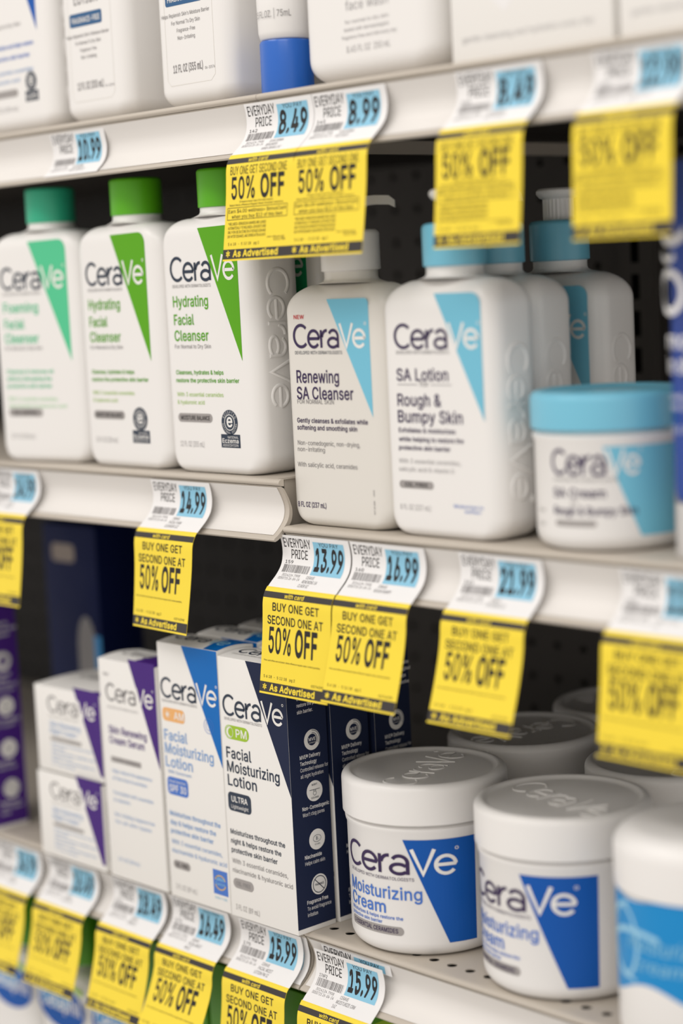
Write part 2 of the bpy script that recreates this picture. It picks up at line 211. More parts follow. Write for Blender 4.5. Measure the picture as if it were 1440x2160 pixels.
<&;M<&;Q;f;^;M;q;9<.;+<G:|<K:z6>[%;D<k:w<m:w=3:|=N;-=e;>=h;@=x;V>+;t>.<8>+<Y=z<v=k=2=i=4=R=C=:=L=7=M<s=Q<q=Q<U=L<E=A=V?+=%?+=$?*<,=e;[<v;R<X;O<<;S;v;_;W;q;@;s;><0;-<K:|;A<k;E<Y;G<T
;H<F;O<6;]<-;l<&;~<%<&;~<<<%<Q<-<d<6<r<8<t<F=$<I=%<W=,<m=/=&=,=7=$=E<t=G<r=Q<c=X<P=X<M=Z<8=X<#=Q;l=G;]=8;O=&;G7>[$;,;i:~<?:~>/>X>/?+;N?+;N>Z=W>Z=W>X=J>>8>[&;U<j:w<n:w=5:z=S;+=l;9>&
;N>3;h>7<*>4<@>-<U=|<h=k<x=Z=(=G=.=G=0=^=:=s=M>$=g>)>&>%>B=t>Y=b>o=K?#=1?-<n?0<L?-<2?#;v>o;d>Y;c>X;X>B;T>);X=f;f=L;w=:<6=0<7=0<7=.<#=(;m<x;k<w;[<h;P<T;J<@;G<,;K;h;W;N;l;9<,;+<H:z;?
<k;E<T;G<G;K<A;M<2;W<%;e;y;q;x;u;v<.;x<@<&<P<4<a<B<j<T<p<m<s=)<p=;<j=J<a=W<P=X<O=_<@=c<,=_;t=X;g=W;e=K;V=<;M=);G;8<l=@<I=G<<=O<1=^<+=m<)>%<+>6<0>C<1>D<<>Q<I>Y<m>b=6>Y=B>Q=L>D=R>6=T
>#=R=m=L=^=A=O=4=G9>[%;E<&:~<X:~<Y;#=S<D=~=2>+=M>.=i>+>/>*>3=y>N=h>g=e>i=T>u=M>z=3?,<k?0<K?,<0>z;s>i;q>f;_>O;S>4;O=n;S=L;^=1;n<u;p<s<,<d<D<Y<H<X<e<T<g<T=)<Y=9<f;@<l<x<W<|<F=)<7=6<-
=D<%=U<%=X<#=o<%>*<->;<7>I<F>V<W>_<n>b=$>_=*>^=8>V=G>I=Q>;=W>*=X>%=Z=k=X=V=Q=C=G=5=E=3=8=)=5=(=&<|.<O$;4;g:y;i:y;t:|<#;(<,;3</;?<,;L<%;U;t;^;i;b;Y;^;P;W;H;L;F;A;H;3;N;*;Y:|,<O$;&;=
:%;_:%<,;U;R;U&>W&;W<T:w<W:w<r:z=3;(=K;3=[;A=v:~>P:~=w;a=|;f>4<1>9<J>;<k=k<k=i<N=b<6=Z<*<h=/=(=B=B=Y=R=t=X>:=U>M=M>b=?>r=/?#<u?+<q?,<Z?.<??,<*?#;s>r;e>_;[>L;Z>E;X>6;Z=y;b=h;z=B<+=5
;a<s;]<p;D<Q;=<>;;<*;>;i;?;e;I;N;[;:;r;+<1:|<7:z;2<P;D<A;E<<;G<0;K<#;S;q;c;k;q;i<&;k<8;r<F<8<f<D<o=A;c=$;L<j;F;5<L=O<J=P<B=Z<2=v<,>4<2>K<B>[<X>c<l>_<z>V<|>U=)>I=,>8=&>$=&>#<u=o<r=m
<e=b$>V&;e<Y:F<y:F<y:w<z:w=7:y=W;*=r;9=v;=>-;O>.;P>8;j><<,>9<D>2<V=q<t=O=-=1=7<z=;<y=<<y>^=0>[=I>P=Z>>=c>&>7>&>7>(>2>A>(>T>%>X=k>n=Q>~=5?-<z?/<y?/<y?a<Y?a<Y?.<J?-<+>~;m>n;W>W;K>?;G
>#;M=Y;^=A;b=><%=+<G<x<Y<r<Y;H<A;L<0;U<#;a;z;c;r;r;n<,;><,;C;i;E;e;P;M;f;8<$;)<D:y<Y:w;1<z;F<y;G<y<j=D<[=]<J=_<H=f<==i<.=f;u=];e=Z;c=N;W==;M=);G;1<Y=E<C=M<)=^<%=b;x=m;v>#;x>5<%>D<2
>O<5>Q<A>W<T>^<V>^<Y>^%@I);A?$:u?&:u?;:x?G;#?L;%?Z;3?e;A?l;Q?n;g?n;|?l<3?f<E?[<S?L<a?;<i?&<k>j<i>W<a>J<U>H<S>?<E>><C>8<3>6;|>6;g>8;R>>;A>G;3>V;%>j:x;)<):~<Q:~<R;#?A?+>q?+>p?*;5?%;;
>o;?>e;I>^;U>^;W>[;g>[;z>^<0>e<=>o<G?&<J?6<G?@<=?G;y?G;g?E;V?@;I?5;?;B<E=;<H=;<]==<o=E<|=O=$=R=.=c=4=s=6>,=6>@=4>R=.>d=$>s<n?&<]?.<H?1<1?.;z?&;n>v;k>s;b>e;Z>U;Y>P;W>@;W>,;Y=s;a=b;k
=R;y=E;z=D<2==;4<F=Z<6=^<-=i<&=y<$>,<$>@<&>N<->]<7>h<H>k<W>h<c>]<j>@<j>,<h=w<c=i<V=^*>[$;7<Y<j=#<j<z=^=c=4=t=R=/=w=3=y=t>A=c>a<z>6=#?+<Y?+<]>6;u>a;d>A<N=w<J=u;d=R;u=4<]=^+>[$;/<V;;
=(;;=(<D>0<D>0<l=(<l=(=v<V=v<V<l;N<l;N<D<V<D->[$;&;u<O=c<O=c<y;u<y(=4$;4<H:7<s:7<P;-<<;u<6<]<==N<>=U<R>I<s?@<H?@<)>V<&>P;k=Y;c<_;g<(;s;J<-:n)=4$;5;=:7;i:7;i:8<*:l<<;D<=;I<I<*<M<_<E
=W</>S;i?@;=?@;^>I;s=Q;z<_;t;x;s;r;a;/|<n$;&;c9_</9_</@G;c@G'<]$;&;Y=S<%=S<+?+;T?+®>d(;F<n;x<r;x=3;z=M<*=g<6=x<E>4<]>@<v>H=7>K=Q>H=q>@>2>4>I>#>]=y>b=g>q=M?$=3?-<r?0<R?-<8?$;y>q;g>b
;d>];R>I;E>2;==q;:=U;==7;E<v;R<];c<J;y<6<8<*<R;z;E<p<@<S<D<N<F<9<O<$<_;~<b;l<w;a=7;]=U;a=q;f>#;l>1;~>D<%>G<9>W<P>c<T>d<r>g=1>d=7>b=L>W=a>H=e>E=t>1>%=q>)=Q>%=9>$=5=t<w=e<b=c<_=L<O=5
<E=2<D;0<=<l<Z<l<Z=><w=>=4<l=T<l=9=E=H=R=O=m=H>*=8>8=&><<=><;,<Z=T<Z>&<v>&=)=|=.=u=0=l=*=[=)=Z<u=T
""".split("\n")),
"".join(r"""
A>y%;@;.:s;a:s;d:t;h:v;j:y<0<%=b<%>*:y>-:u>0:t>3:s>d:s>h:t>k:v>l:y>m:~>k;)=??.==?1=9?3=6?4<Y?4<T?3<R?1<P?.;$;$;$:z;&:v;+:t;+<E<b<E<c<V==<m>#<u>?=$=x=5=F=K<bB>i&;G;M:s=#:s=K:v=k;(>*
;6>.;9>>;M>H;i>L<*>I<H>@<a>3<r=z=)=j=0=u=6>4=O>6=R><=e>>=|>;>>>:>B>3>R>0>Y=z>n=w>p=b?%=C?1<y?4;M?4;I?3;E?/;D?+;D:~;E:y;F:v;J:t;1<,;T<,<g=#<g=6<d=H<]=S<T=^<H=e<:=g<,=c;s=U;d=A;X=&;U
<z;T;0<,=F<,>Q<w>Q=7>N=I>D=T>4=W=|=U=m=P=_=H=U=G=S=;=L<u=FC?6$;i=/:n=2:n=N:p=g:v>(;(>>;7>Q;I>b;^>l;w>t<<>s<@>q<C>m<E><<E>9<D>6<C>3<?>&;z=k;d=O;U=1;Q<l;U<R;b<<;u<-<4;z<V;v=$;z=O<+=s
<;>2<Q>E<l>P=/>T=O>P=k>C>&>->3=h>5=e>8=c><=b>k=b>p=c>r=e>s=h>t=k>t=n>m>.>a>H>P>]>=>q>(?%=i?0=1?9<Z?3<2>~<->x;g>[;K>4;==e;;=^;;=Y;6=);;<F;K;s;g;J<-;/<2;+<Z:tD?0%;=;M:s<h:s=C:x=q;1>:
;K>?;Q>U;s>g<H>g<M>l=)>g=^>V>3>S>7><>X>8>^=s>w=E?/<n?4;M?4;I?3;E?/;D?+;D:~;E:y;F:v;J:t;5<,;T<,>Q<j>Q=1>N=4>M=P>B=g>1=i>/=x=o>)=M>,=*>)<Z=w<7=h;x=f;v=O;f=1;X<f;TE>M$;L;M:s>$:s>*:t>-
:x>.:~>.;K>-;N>,;Q>*;S>&;T<,;T<,<e=p<e=s<f=v<g=x<k=y<n=y===x=@=w=C=u=E=r=F<,=F<,>Q=~>Q>%>R>)>S>+>V>,>Z>,?+>+?/>(?3=~?4;M?4;I?3;E?/;D?+;D:~;E:y;F:v;J:tF>G$;G;M:s;~:s<(:t<*:v<+:y<,:~
<,<_=i<_=l<a=o<b=q<d=r<g=r=8=q=;=p=>=m=@=k=A<,=A<,>Q=y>Q=~>R>%>S>(>V>)>Z>)?+>(?/>#?3=y?4;M?4;I?3;E?/;D?+;D:~;E:y;F:v;J:tG?=$;u=0:n=2:n=[:s>);&>+;(>D;;>K;A>d;_>s<,>x<W>x=(>w=+>v=.>r
=0>o=1=;=1=8=0=4=.=3=+=2=(=2<W=3<R=7<O=;<N>6<N>4<>>+<%=v;l=c;]=K;T=E;S=0;Q<o;T<l;U<R;b<<;u<,<6;z<V;v=$;z=O<*=n<,=t<;>2<Q>E<l>P=.>T=O>O=j>B=~>/>%>,>4=g>8=c><=b>l=b>o=c>r=d>t=g>u=i>u
=n>m>.>b>F>Q>Z>>>o>)?$=i?0=M?7=-?9<X?3<1>~<,>x;f>[;J>4;;=_;6=$;;<G;J;s;g;K<0;-<V:u<Z:tH?:$;O;M:s;~:s<(:t<*:v<+:y<,:~<,<g>(<g>(:~>):y>*:v>,:t>1:s>_:s>c:t>g:v>h:y>i:~>i?+>h?.>f?2>c?3
>_?4>1?4>,?3>*?1>)?.>(?+>(=H<,=H<,?+<+?.<*?1<(?3;~?4;M?4;J?3;F?1;E?.;D?+;D:~;E:y;F:v;J:tI=Q$;O;9:s=2:s=7:t=9:v=::y=;:~=;;K=:;N=8;R=5;S=2;T<U;T<U>Q=2>Q=5>R=9>T=:>W=;>Z=;?+=:?/=8?2=5
?3=2?4;9?4;5?3;2?1;1?.;0?+;0>Z;1>W;3>S;6>R;9>Q;o>Q;o;T;9;T;6;S;2;Q;1;N;0;K;0:~;1:y;2:v;6:tJ>=$;N<M:n<Q:n=$:v=G;2=K;6=c;W=d;Y=k<1=k?+=j?.=i?1=g?3=d?4=3?4=0?3=-?2=+?/=*?-=*<1=&;r<v;_
<d;R<N;O<8;R<&;_;v;q;r<2;r<G;q<J;o<L;l<M;i<N;:<N;7<M;4<L;2<J;1<G;1<1;9;Y;:;W;Q;5;T;2;y:vK>p$;O;M:s;~:s<(:t<+:x<,:~<,<=<U<k=r:z=u:u=x:t=|:s>X:s>]:t>b:x>c:~>b;&>a;)=+=>=+=?>a?$>c?)>c
?->a?1>]?3>X?4=v?4=s?3=p?2<Y=n<?=O<,=9<,?+<+?.<*?1<(?3;~?4;M?4;I?3;E?/;D?+;D:~;E:y;F:v;J:tL>;$;=;M:s=t:s=w:t=z:u=~:y>#:~>#;K=~;N=|;Q=y;S=v;T<,;T<,?+<+?.<*?1<%?3;~?4;K?4;I?3;F?1;E?.
;D?+;D:~;E:y;F:v;J:tM@1$;X;M:s;z:s<#:t<&:u<):x<*:z<*=l<:=>=5:x=9:t==:s=f:s=k:t=m:v=o:y>h=>>p=S>x=o>x=a>x:z>y:x>|:u?$:t?(:s?T:s?W:t?[:v?]:y?^:~?^?+?]?.?Z?2?W?3?T?4>m?4>h?3>e?/=i<]=]
<@=Q;v=@<R<>?/<:?3<6?4;M?4;J?3;F?1;E?.;D?+;D:~;E:y;F:v;J:tN??$;M;M:s;~:s<%:t<):u<+:x<,:z<,=c<+>%<?=Y<Q=<>%:w>(:t>-:s>d:s>g:t>k:v>l:y>m:~>m?+>l?.>j?2>g?3>d?4>5?4>2?3>/?2>-?/>,?->,<+
=|<><2?0<0?3<+?4;M?4;J?3;F?1;E?.;D?+;D:~;E:y;F:v;J:tO?F%;C=/:n=1:n=^:t>.;+>1;->Q;J>m;q>x<8?#<H?)=$?#=^>m>4>Q>[>1>z>.>~=^?3=1?9<Z?3<2>~<->x;g>[;K>4;==e;;=^;;=Y;6=);;<F;K;s;g;J<-;/<2
;+<Z:t;>=/;Q<l;U<T;_<P;c<<;u<,<6;z<V;v=);z=O<,=q<<>2<R>E<l>P=1>T=K>P=f>F=i>D>#>2>4=r>>=O>B=$>><V>4<5>#;u=i;c=f;a=K;UP>a%;B;M:s;~:s<(:t<*:v<+:y<,:~<,<E<t<E=A<I=e<U=|<i>%<l>7=*>A=E>B
=L>E=k>B>2>7>P>(>f=~>l=e?#=A?0<t?4;M?4;I?3;E?/;D?+;D:~;E:y;F:v;J:t;2<,=(<,>Q<s>Q=/>O=A>I=N>@=V>3=[=~=^=i=[=V=V=H=M=9=A=0=/=*<s=(Q?F%;P>7:P>h:P>k:Q>n:R>p:T>q:W>q:Y>p:_>D;>>Q;J>m;q>x
<8?#<H?)=$?#=Y?#=^>m>4>Q>[>1>z>.>~=^?3=1?9<[?3<X?2<0>|;j>_;f>Z;K>4;;=^;6=,;6=$;;<K;=<B;K;s;f;K;j;G<0;,<Z:t=/:n=]:t=a:u=m:z>/:T>2:Q>5:P;F=/;Q<l;U<T;_<P;c<<;u<,<6;z<V;v=);z=O<,=q<<>2
<R>E<l>P=1>T=K>P=f>F=i>D>#>2>4=r>>=O>B=$>><V>4<5>#;u=y;q=X<@=S<C=P<D<z<D<w<C<s<A<r<><q<;<r<6=E;TR>d%;K;M:s;~:s<(:t<*:v<+:y<,:~<,<M<u<M=e:z=h:u=k:t=n:s>I:s>N:t>Q:x>R:~>R;$>P;)=^<Z=e
<]>#<o>&<q>7=.>B=K>F=l>B>6>7>R>&>j>#>l=e?$=C?1<u?4;M?4;I?3;E?/;D?+;D:~;E:y;F:v;J:t;3<,=1<,>Q<s>Q=/>O=A>J=M>A=W>5=]>%=^=~=_=k=]=Z=W=L=M=@=A=8=0=3<s=1S>b$<#<i:m<m:m=::p=[:|=x;3>4;I>6
;M>A;g>E<,>B<F>:<[=w<|=R=6=/=A<g=J<H=U<.=g<(=p<%>#<(>2<->=<8>H<D>O<V>T<j>V=->R=C>I=R>:=X>#=Z=z=_=x=c=w>7=w><=x>?=|>@>$>@>(>:>D>.>]=q>t=U?,=7?6<o?9<G?6<(?+;g>t;P>^;B>B;>>%;>=y;D=X;E
=T;X=:;[=7;y<~<L<m<u<b=?<S=V<C=]<:=_<.=];y=U;k=I;_=9;U=&;P<j;N<D;T<8;[<3;_<);h;z;u;w<.;u<2;q<4;n<5;<<5;9<4;7<2;6</;5<,;:;g;=;_;H;H;_;2;y:z<#:y<A:pT>d$;B<S:s=):s=,:t=/:u=1:x=2:z=2>Q
>B>Q>F>R>J>V>K>Z>K?+>J?/>H?2>E?3>B?4;9?4;5?3;2?1;1?.;0?+;0>Z;1>V;3>S;6>R;9>Q<J>Q<J:~<K:y<L:v<P:tU?;$;[=(:m=+:m=S:q=x;$>$;)>=;:>@;=>T;U>V;X>d;w>e<#>i<D>i?+>h?/>f?2>c?3>_?4>1?4>.?3>+
?2>)?/>(?->(<H>$<3=w;y=k;h=Y;[=C;S=+;P<j;S<R;[<D;g<A;i<6;x</<3<,<H<,?+<+?.<*?1<(?3;~?4;M?4;I?3;F?1;E?.;D?+;D<D;H<#;I;w;V;V;m;=;p;:;u;6<3;%<T:r<]:qV>y$;D<[:s=8:s==:t=?:v=A:y>k?$>m?)
>m?->k?1>g?3>d?4>2?4>.?3>*?/=7<a=%<,<w;j<o<*<Z<f;h?/;e?3;_?4;.?4;)?3;&?1;%?.;$?+;$?);(>|<R:y<T:v<V:t<Y:sW@Z$;Z<9:s<o:s<t:t<v:v<x:z=[=S=e=u=g=~=o=T>T:~>U:x>X:t>^:s?::s?=:t?A:v?C:~@N
?(@N?-@M?/@K?2@H?3@E?4?o?4?k?3?h?1?f?-?$<:>x;~>t<9>2?)>1?->.?2>+?3>(?4=K?4=G?3=D?1=B?-<Y<:<T;~<O<9;h?-;f?1;c?3;^?4;.?4;+?3;&?1;$?-;$?(<0:~<1:x<3:u<6:tX>v$;W;0:s;e:s;h:t;k:u;o:z<V<(
<f<<<t<R=,<7=w:~=~:u>%:t>):s>^:s>b:t>f:v>g:y>h:~>g;(=A=->_?%>a?)>a?->_?/>]?2>Y?3>V?4=~?4=y?3=v?2=r?-=>>:=,=z<v=b<t=[<e=y;x?-;t?2;q?3;n?4;8?4;5?3;1?1;0?.;/?+;0?%<M=+;(;(;&:~;(:x;+:t
;.:sY>t$;H<Z:s=1:s=5:t=8:v=9:y=::~=:<]>g?%>h?+>g?.>f?1>b?3>^?4>)?4>#?3=|?0=0=k<w=H<t=A<q=G<Y=p;m?/;k?2;h?3;e?4;.?4;)?3;&?1;%?.;$?+;$?);&?$<Q<]<Q:~<R:y<S:v<W:tZ>[$;G;@:s>6:s>::t>>:x
>?:~>?;K>>;N>=;Q>:;S>8;T<0;T<L<#><>]>=>c>=?+><?/>8?3>4?4;??4;;?3;7?/;6?+;6>Z;7>W;8>T;;>R;=>Q<q>Q=E>R=)>,;8;I;7;D;7:z;8:x;::u;=:ta>8%;b<::m<?:m<h:u=);,=.;1=.:z=0:v=3:t=5:s=c:s=f:t=i
:u=k:x=l:z=l=%=i=C=a=Z=S=l=O=p=B=|<x>1<S>4<%>.;l>$;U=p;D=^;7=C;7=A;8==;:=:;==8;k=,;n=-;r=0;~=?<%=B<8=O<9=O<U=T<q=N=(=@=-=)=,<~=*<z<p<v<F<q;~<j;V<];T<[;G<Q;:<C;8<@;2<.;/;r;2;U;3;Q;;
;@;=;<;N;+;c:w;z:o;4<C;L<*;P;t;[;n;o;o;y;s<&<.<3<I<9<q<>=-<B=-<,=+;w=$;k<v;_<j;T<d;R<W;Nb>Q%;M<m:m<r:m=7:r=U;%=p;>>);Y>5<%>8<N>5<~>-=9>)=G=p=d=U=|=7>0<o>4<S>2<?>+<$=o<$?+<#?.;~?1;y
?3;u?4;F?4;C?3;A?1;@?.;??+;?:z;@:x;B:u;E:t;H:s;s:s;v:t;z:v;~:z;~;6<&;1<@:w<B:v<T:o;><g;M<R;P<C;W<5;g<,;y<%<4<%<8<#<S<%<l<+=*<5=;<B=H<R=P<i=S=#=P=3=H=A=:=J=)=P<n=P<j=R<O=P<8=P<6=J;z
=@;g=3;X<~;Pc>=$;c<]:m<b:m=-:s=P;*=d;;=n;F=~;g>$;m>#;q=|;t=w;v=M<&=H<&=D<$=B;|=9;h=-;X<v;P<_;M<G;P<8;X<*;h<);j;y;z;t<8;q<P;t<i;y=&<*=9<8=G<H=P<]=S<t=O=,=G=9=:=?=,=B=&=F=#=I<~=M=#=w
=.=|=1>#=5>#=7=~=;=m=Z=O=x=->/<_>4<<>0<6>/;r=|;U=c;B=E;6<|;2<P;6<%;B;[;U;>;q;&;t;$<8:rd>Q%;M<T:m<V:m<p:o=):v=,:x=C;1=G;6=G:z=I:v=M:t=P:s=|:s>%:t>):v>*:y>+:~>+?+>*?/>(?2>$?3=|?4=N?4
=I?3=G?1=F?.=E?+=E=o=+>+<p>2<T>4<4>0;q=~;m=z;T=d;A=E;6<~;2<R;5<%;A;[;S;>;n;%<2:r;<<Z;M<H;O<D;Q<8;X<*;g;y;z;t<8;q<R;t<k;y=)<)=:<7=H<F=P<]=S<q=P=(=H=5=;=?=*=D<l=F<O=D<8=?;y=5;g=&;W<p
;Pe>B%;Y<a:m<d:m=%:o=?:w=T;)=g;6=i;9=v;J>%;c>%;e>$;i=|;m=w;n=N;x=I;x=E;v=C;s=7;^<~;P<d;L<L;O<:;V<,;d;z;s;t</;s<:>#<:>(<<>*<>>+<A>+<V>(<z=y===m=V=]=k=Y=n=H=|=3>,<a>4<[>4<8>0<(>);q=|
;U=c;B=E;>=7;6<z;2<N;6<%;B;[;U;>;q;&;t;$<::r;2;s<r;s<u;y=-<)==<,=?<7=I<E=O<I=Q<[=S<r=P=&=J=5=<===-=C<s=C<rf=0$;_;[:s</:s<2:t<5:u<7:x<8:z<8=Q<n=Q<q=R<t=S<v=U<w=X<w>(<v>+<t>/<q>0<n>1
<8>1<8>D<9>P<:>R<?>Z<F>a<T>c<b>a<j>^<o>^<s>a<v>f=(?1=(?6=%?:<~?<<x?=<m?A<Q?C<L?C<(?:;p?0;i?*;_>y;U>f;R>M;R>1;(>1;$>0:|>/:y>,:x>*:x=Z:y=W:|=S;$=R;(=Q;R=Q;R:~;S:y;T:v;X:tg>Q%;h<[9a<b
9a=(9c=C9l=[9x=^9z=t:6>(:R>,:u>,>(>+>+>*>.>(>0>$>1=P>1=K>0=I>.=G>*=G=m=D=q=+>+<p>2<T>4<4>0;o=|;W=h;S=c;A=G;?=A;6=#;2<T;6<-;6<(;A;a;S;D;W;@;o;.<1:|<5:z<S:v<p:x=);%=C;8=F;;=F:x=B:^=5
:L<z:C<]:?<<:D<(:R;t:e;q:h;l:i;i:i;g:g;C:R;?:O;>:L;=:I;>:D;U:);W:%;[9~<#9j<(9h<@9c;><Z;U<H;X<8;a<7;a<*;n;z<#;x<);t<;;q<T;t<m;y=)<*=:<8=H<H=P<]=S<r=P=(=I=5=<=?=*=E<p=E<l=G<R=D<:=?<%
=5;m=(;a<r;Xh>G$;X;H:s;u:s;y:t;~:v<#:y<$:~<$<n<&=&<,=7<6=C<@=K<D=L<O=P<_=R<v=O=.=C=8=1=;<t=;:~=<:x=?:t=D:s=q:s=t:t=w:u=y:y=z:~=z<x=w=?=n=Y=_=p=[=s=I>(=5>/=->1<l>4<L>0<1=~<$=p<$?+<#
?.;~?1;x?3;u?4;F?4;C?3;A?1;@?.;??+;?:~;@:y;A:v;E:ti<J%;7;H:s;u:s;x:t;|:u<#:x<$:z<$>(<#>+;~>.;y>0;w>1;H>1;E>0;B>/;@>,;?>*;?:~;@:y;A:v;E:t;8;^>K;c>K;o>N;|>U<#>X<*>d<->q<*?&;~?2;w?6;o
?<;a??;O?<;D?5;??/;:?&;7>s;:>d;?>Z;D>U;O>Nj<J%;D:u9f;(9f;?9h;U9q;f9~;i:&;t:6;~:L<$:e<$>(<#>+;~>.;y>0;w>1;H>1;E>0;B>/;@>,;?>*;?:g;=:W;8:N;0:H;#:F:u:F:r:E:o:D:m:@:l:=:l9m:m9k:o9h:r9g
;8;]>K;b>K;o>N;y>U<#>Y<*>d<->q<*?&;~?2;w?6;o?<;_??;O?<;C?4;@?1;:?&;7>s;:>d;A>W;D>T;O>Nk>2$;M;H:s;u:s;y:t<#:x<$:~<$<+<6<;=::y=?:t=C:s=|:s>$:t>(:u>*:y>+:~>*;&>);)<f<e=z=|=|>#=~>(=|>,
=w>0=s>1=<>1=7>0=)=z<$<t<$?+<#?.;~?1;x?3;u?4;F?4;C?3;A?1;@?.;??+;?:~;@:y;A:v;E:tl<Z$;C<-:q<>:r<L:u<P:w<R:z<S:~<S;%<L;J<K;M<H;Q<C;R<4;P<*;R<(;U<$;i<$?-<#?/;|?2;x?3;u?4;F?4;C?3;A?1;@
?.;??+;?;^;C;C;E;?;N;.;P;+;S;);i:vm@#$;w;H:s;u:s;y:t;~:v<#:y<$:~<$<v<&=-<,=;<5=F<>=M<X=S<j=Q<x=I=)=;=,=+=,:~=-:y=/:u=2:t=5:s=b:s=g:t=i:v=j:y=k:~=k<~=q=;>#=H>)=M>,=O>4=Q>B=S>T=Q>d=I
>o=;>r=&>r:~>s:y>t:v>v:t>|:s?M:s?P:t?S:u?U:y?V:~?V=)?S=B?R=I?I=b?<=t?7=x?(>*>l>2>f>3>O>5>(>-=~>,=]=o=T=e=F=x=C=z=.>0=*>1<f>5<B>.<?>-<#=p;~>*;z>.;v>0;s>1;H>1;E>0;B>/;@>+;?>(;?:~;@:y
;A:v;E:tn>F$;V;H:s;u:s;y:t;~:v<#:y<$:~<$<n<&=&<,=7<6=C<@=K<D=L<O=P<_=R<v=O=.=C=8=1=;<t=;:~=<:y==:v=?:t=D:s=q:s=u:t=y:x=z:~=z<x=w=?=n=Y=c=k=[=s=H>(=/>1<n>4<P>0<L>/<1=~;~=n;~>*;z>.;v
>0;s>1;H>1;C>0;@>,;?>(;?:~;@:y;A:v;E:to>J%;@<]:m<_:m=+:r=I;$=L;&=g;>=|;[>.<%>2<N>.<|=|=E=g=c=L=z=H=~=+>0<_>4<<>0<6>/;r=|;U=c;B=E;6<|;2<P;6<%;B;[;U;>;q;&;t;$<8:r;<<];M<G;P<8;X<*;h;y
;z;t<8;q<P;t<i;y=&<*=9<8=G<G=O<H=P<_=S<t=P=,=G=:=9=D=&=I<h=K<M=I<8=D;z=:;h=,;X<t;Pp>Q%;M;H9f;u9f;y9g;~9i<#9l<$9o<$;5<(;1<@:w<T:o<p:m=6:r=R;$=V;&=p;>>);[>5<%>8<N>5<~>-=9>)=G=p=d=U=|
=9>/<o>4<S>2<?>+<(=q;~=l;~>*;z>.;v>0;s>1;H>1;C>0;A>.;@>+;?>(;?9o;@9l;A9i;E9g;><g;M<R;P<C;W<5;g<,;y<%<4<%<8<#<S<%<l<+=*<5=;<B=H<R=P<i=S=#=P=3=H=A=:=J=)=P<n=P<j=R<O=P<8=P<6=J;z=@;g=3
;X<~;Pq>Q%;K=N9f>#9f>%9g>)9i>*9l>+9o>+>*>*>,>(>/>$>0=|>1=P>1=M>0=I>.=G>*=G=l=C=q=+>+<p>2<T>4<4>0;q=~;m=z;T=d;A=E;6<~;2<R;5<%;A;[;S;>;n;%<2:s<T:m<p:o=+:w=E;3=E9o=F9l=G9i=K9g;<<Z;M<H
;O<D;Q<8;X<*;h;y;z;t<8;q<R;t<k;y=)<)=:<7=H<F=P<]=S<q=P=(=H=5=;=?=*=D<l=F<O=D<8=?;y=5;g=&;W<p;Pr=4$;M;H:s;u:s;y:t;~:v<#:y<$:~<$<u<&=*<,=7<2=?<5=B<@=I<L=N<P=O<b=P<x=N<|=O=%=Q=&=T=(=W
=(>+=&>0=$>2<|>3<x>4<b>4<H>1<2>&;~=s;~>*;z>.;w>0;u>1;H>1;C>0;A>.;@>+;?>(;?:~;@:y;A:v;E:ts>&$;y<I:m<L:m<m:p=/:y=E;-=W;?=b;O=d;S=e;V=h;o=h;s=c<1=b<5=R<I=P<L=<<Z=8<^<p<j<F<s<)=%<#=-;z
=6<#=A<.=L<<=R<N=U<e=R<r=K<~=@=*=1=-=/=/=.=4=.=Y=7=_=9=b===c=@=b=C=N=h===y=->*=)>,<m>2<Q>4<2>2;s>*;[=v;J=e;?=M;>=I;;=4;?<s;@<o;O<Y;Q<V;i<F<2<:<^<1<p<+<z<$=%;w=(;n=#;c<s;V<d;O<J;L<8
;N<(;T;v;a;o;t;m;w;i;y;d;y;9;p;6;n;4;k;3;g;3;d;;;J;G;9;Y;&;q:v<-:p<3:ot<w$;]<A:p<R:q<d:t<h:u<j:w<k:z<l;$<d;K<c;M<a;P<];Q<Y;R<L;P<D;O<8;P<2;U</;[<-;h<-=Q<[=Q<_=R<c=S<e=W<f=Z<f>*<e>,
<c>/<_>0<[>1<->1<->j<,>n<(>r<#>s;N>s;K>r;I>p;H>m;G>j;G>1;(>1;$>0:z>.:y>+:x>(:x=X:z=T:~=R;%=Q;G=Q;G;e;L;F;M;B;[;.;^;+;b;);y:uu>G$;X<K:o<M:o<n:t=-;&==;7==:z=?:v=C:t=F:s=q:s=u:t=x:v=y
:y=z:~=z>(=y>,=w>/=t>0=q>1=D>1=?>0==>.=<>+=;>(=;<6=9<#=3;m=);_<x;V<v;U<j;Q<Y;O<B;R<2;_<(;q<$<0<$>(<#>+;~>.;y>0;u>1;H>1;C>0;A>.;@>+;?>(;?<,;B;d;K;I;Z;3;];0;p:~<0:rv>8$;?<>:s<l:s<p:t
<t:x>*=|>+>(>+>*>)>.>%>0=|>1=J>1=E>0=B>,<d<@<T;n<G<@;h>,;e>0;_>1;/>1;+>0;&>,;%>(;&=|<5:y<7:v<::t<<:sw?_$;Z<,:s<W:s<]:t<a:x<c;%=,<A=;=%=K<A=o;%=q:x=u:t=y:s>K:s>N:t>Q:u>S:x>U:~?M>$?M
>*?K>.?G>0?D>1>p>1>l>0>h>,>g>(>7</>4<#=~<h=^>&=[>,=W>0=S>1=$>1<z>0<v>,<u>(<S<g<C;~<@<2<1<h;k>(;j>,;g>0;b>1;3>1;0>0;->/;+>,;*>*;*>$;|:~<#:x<%:u<):tx>1$;W;2:s;e:s;h:t;k:u;m:x<<;Z<P<%
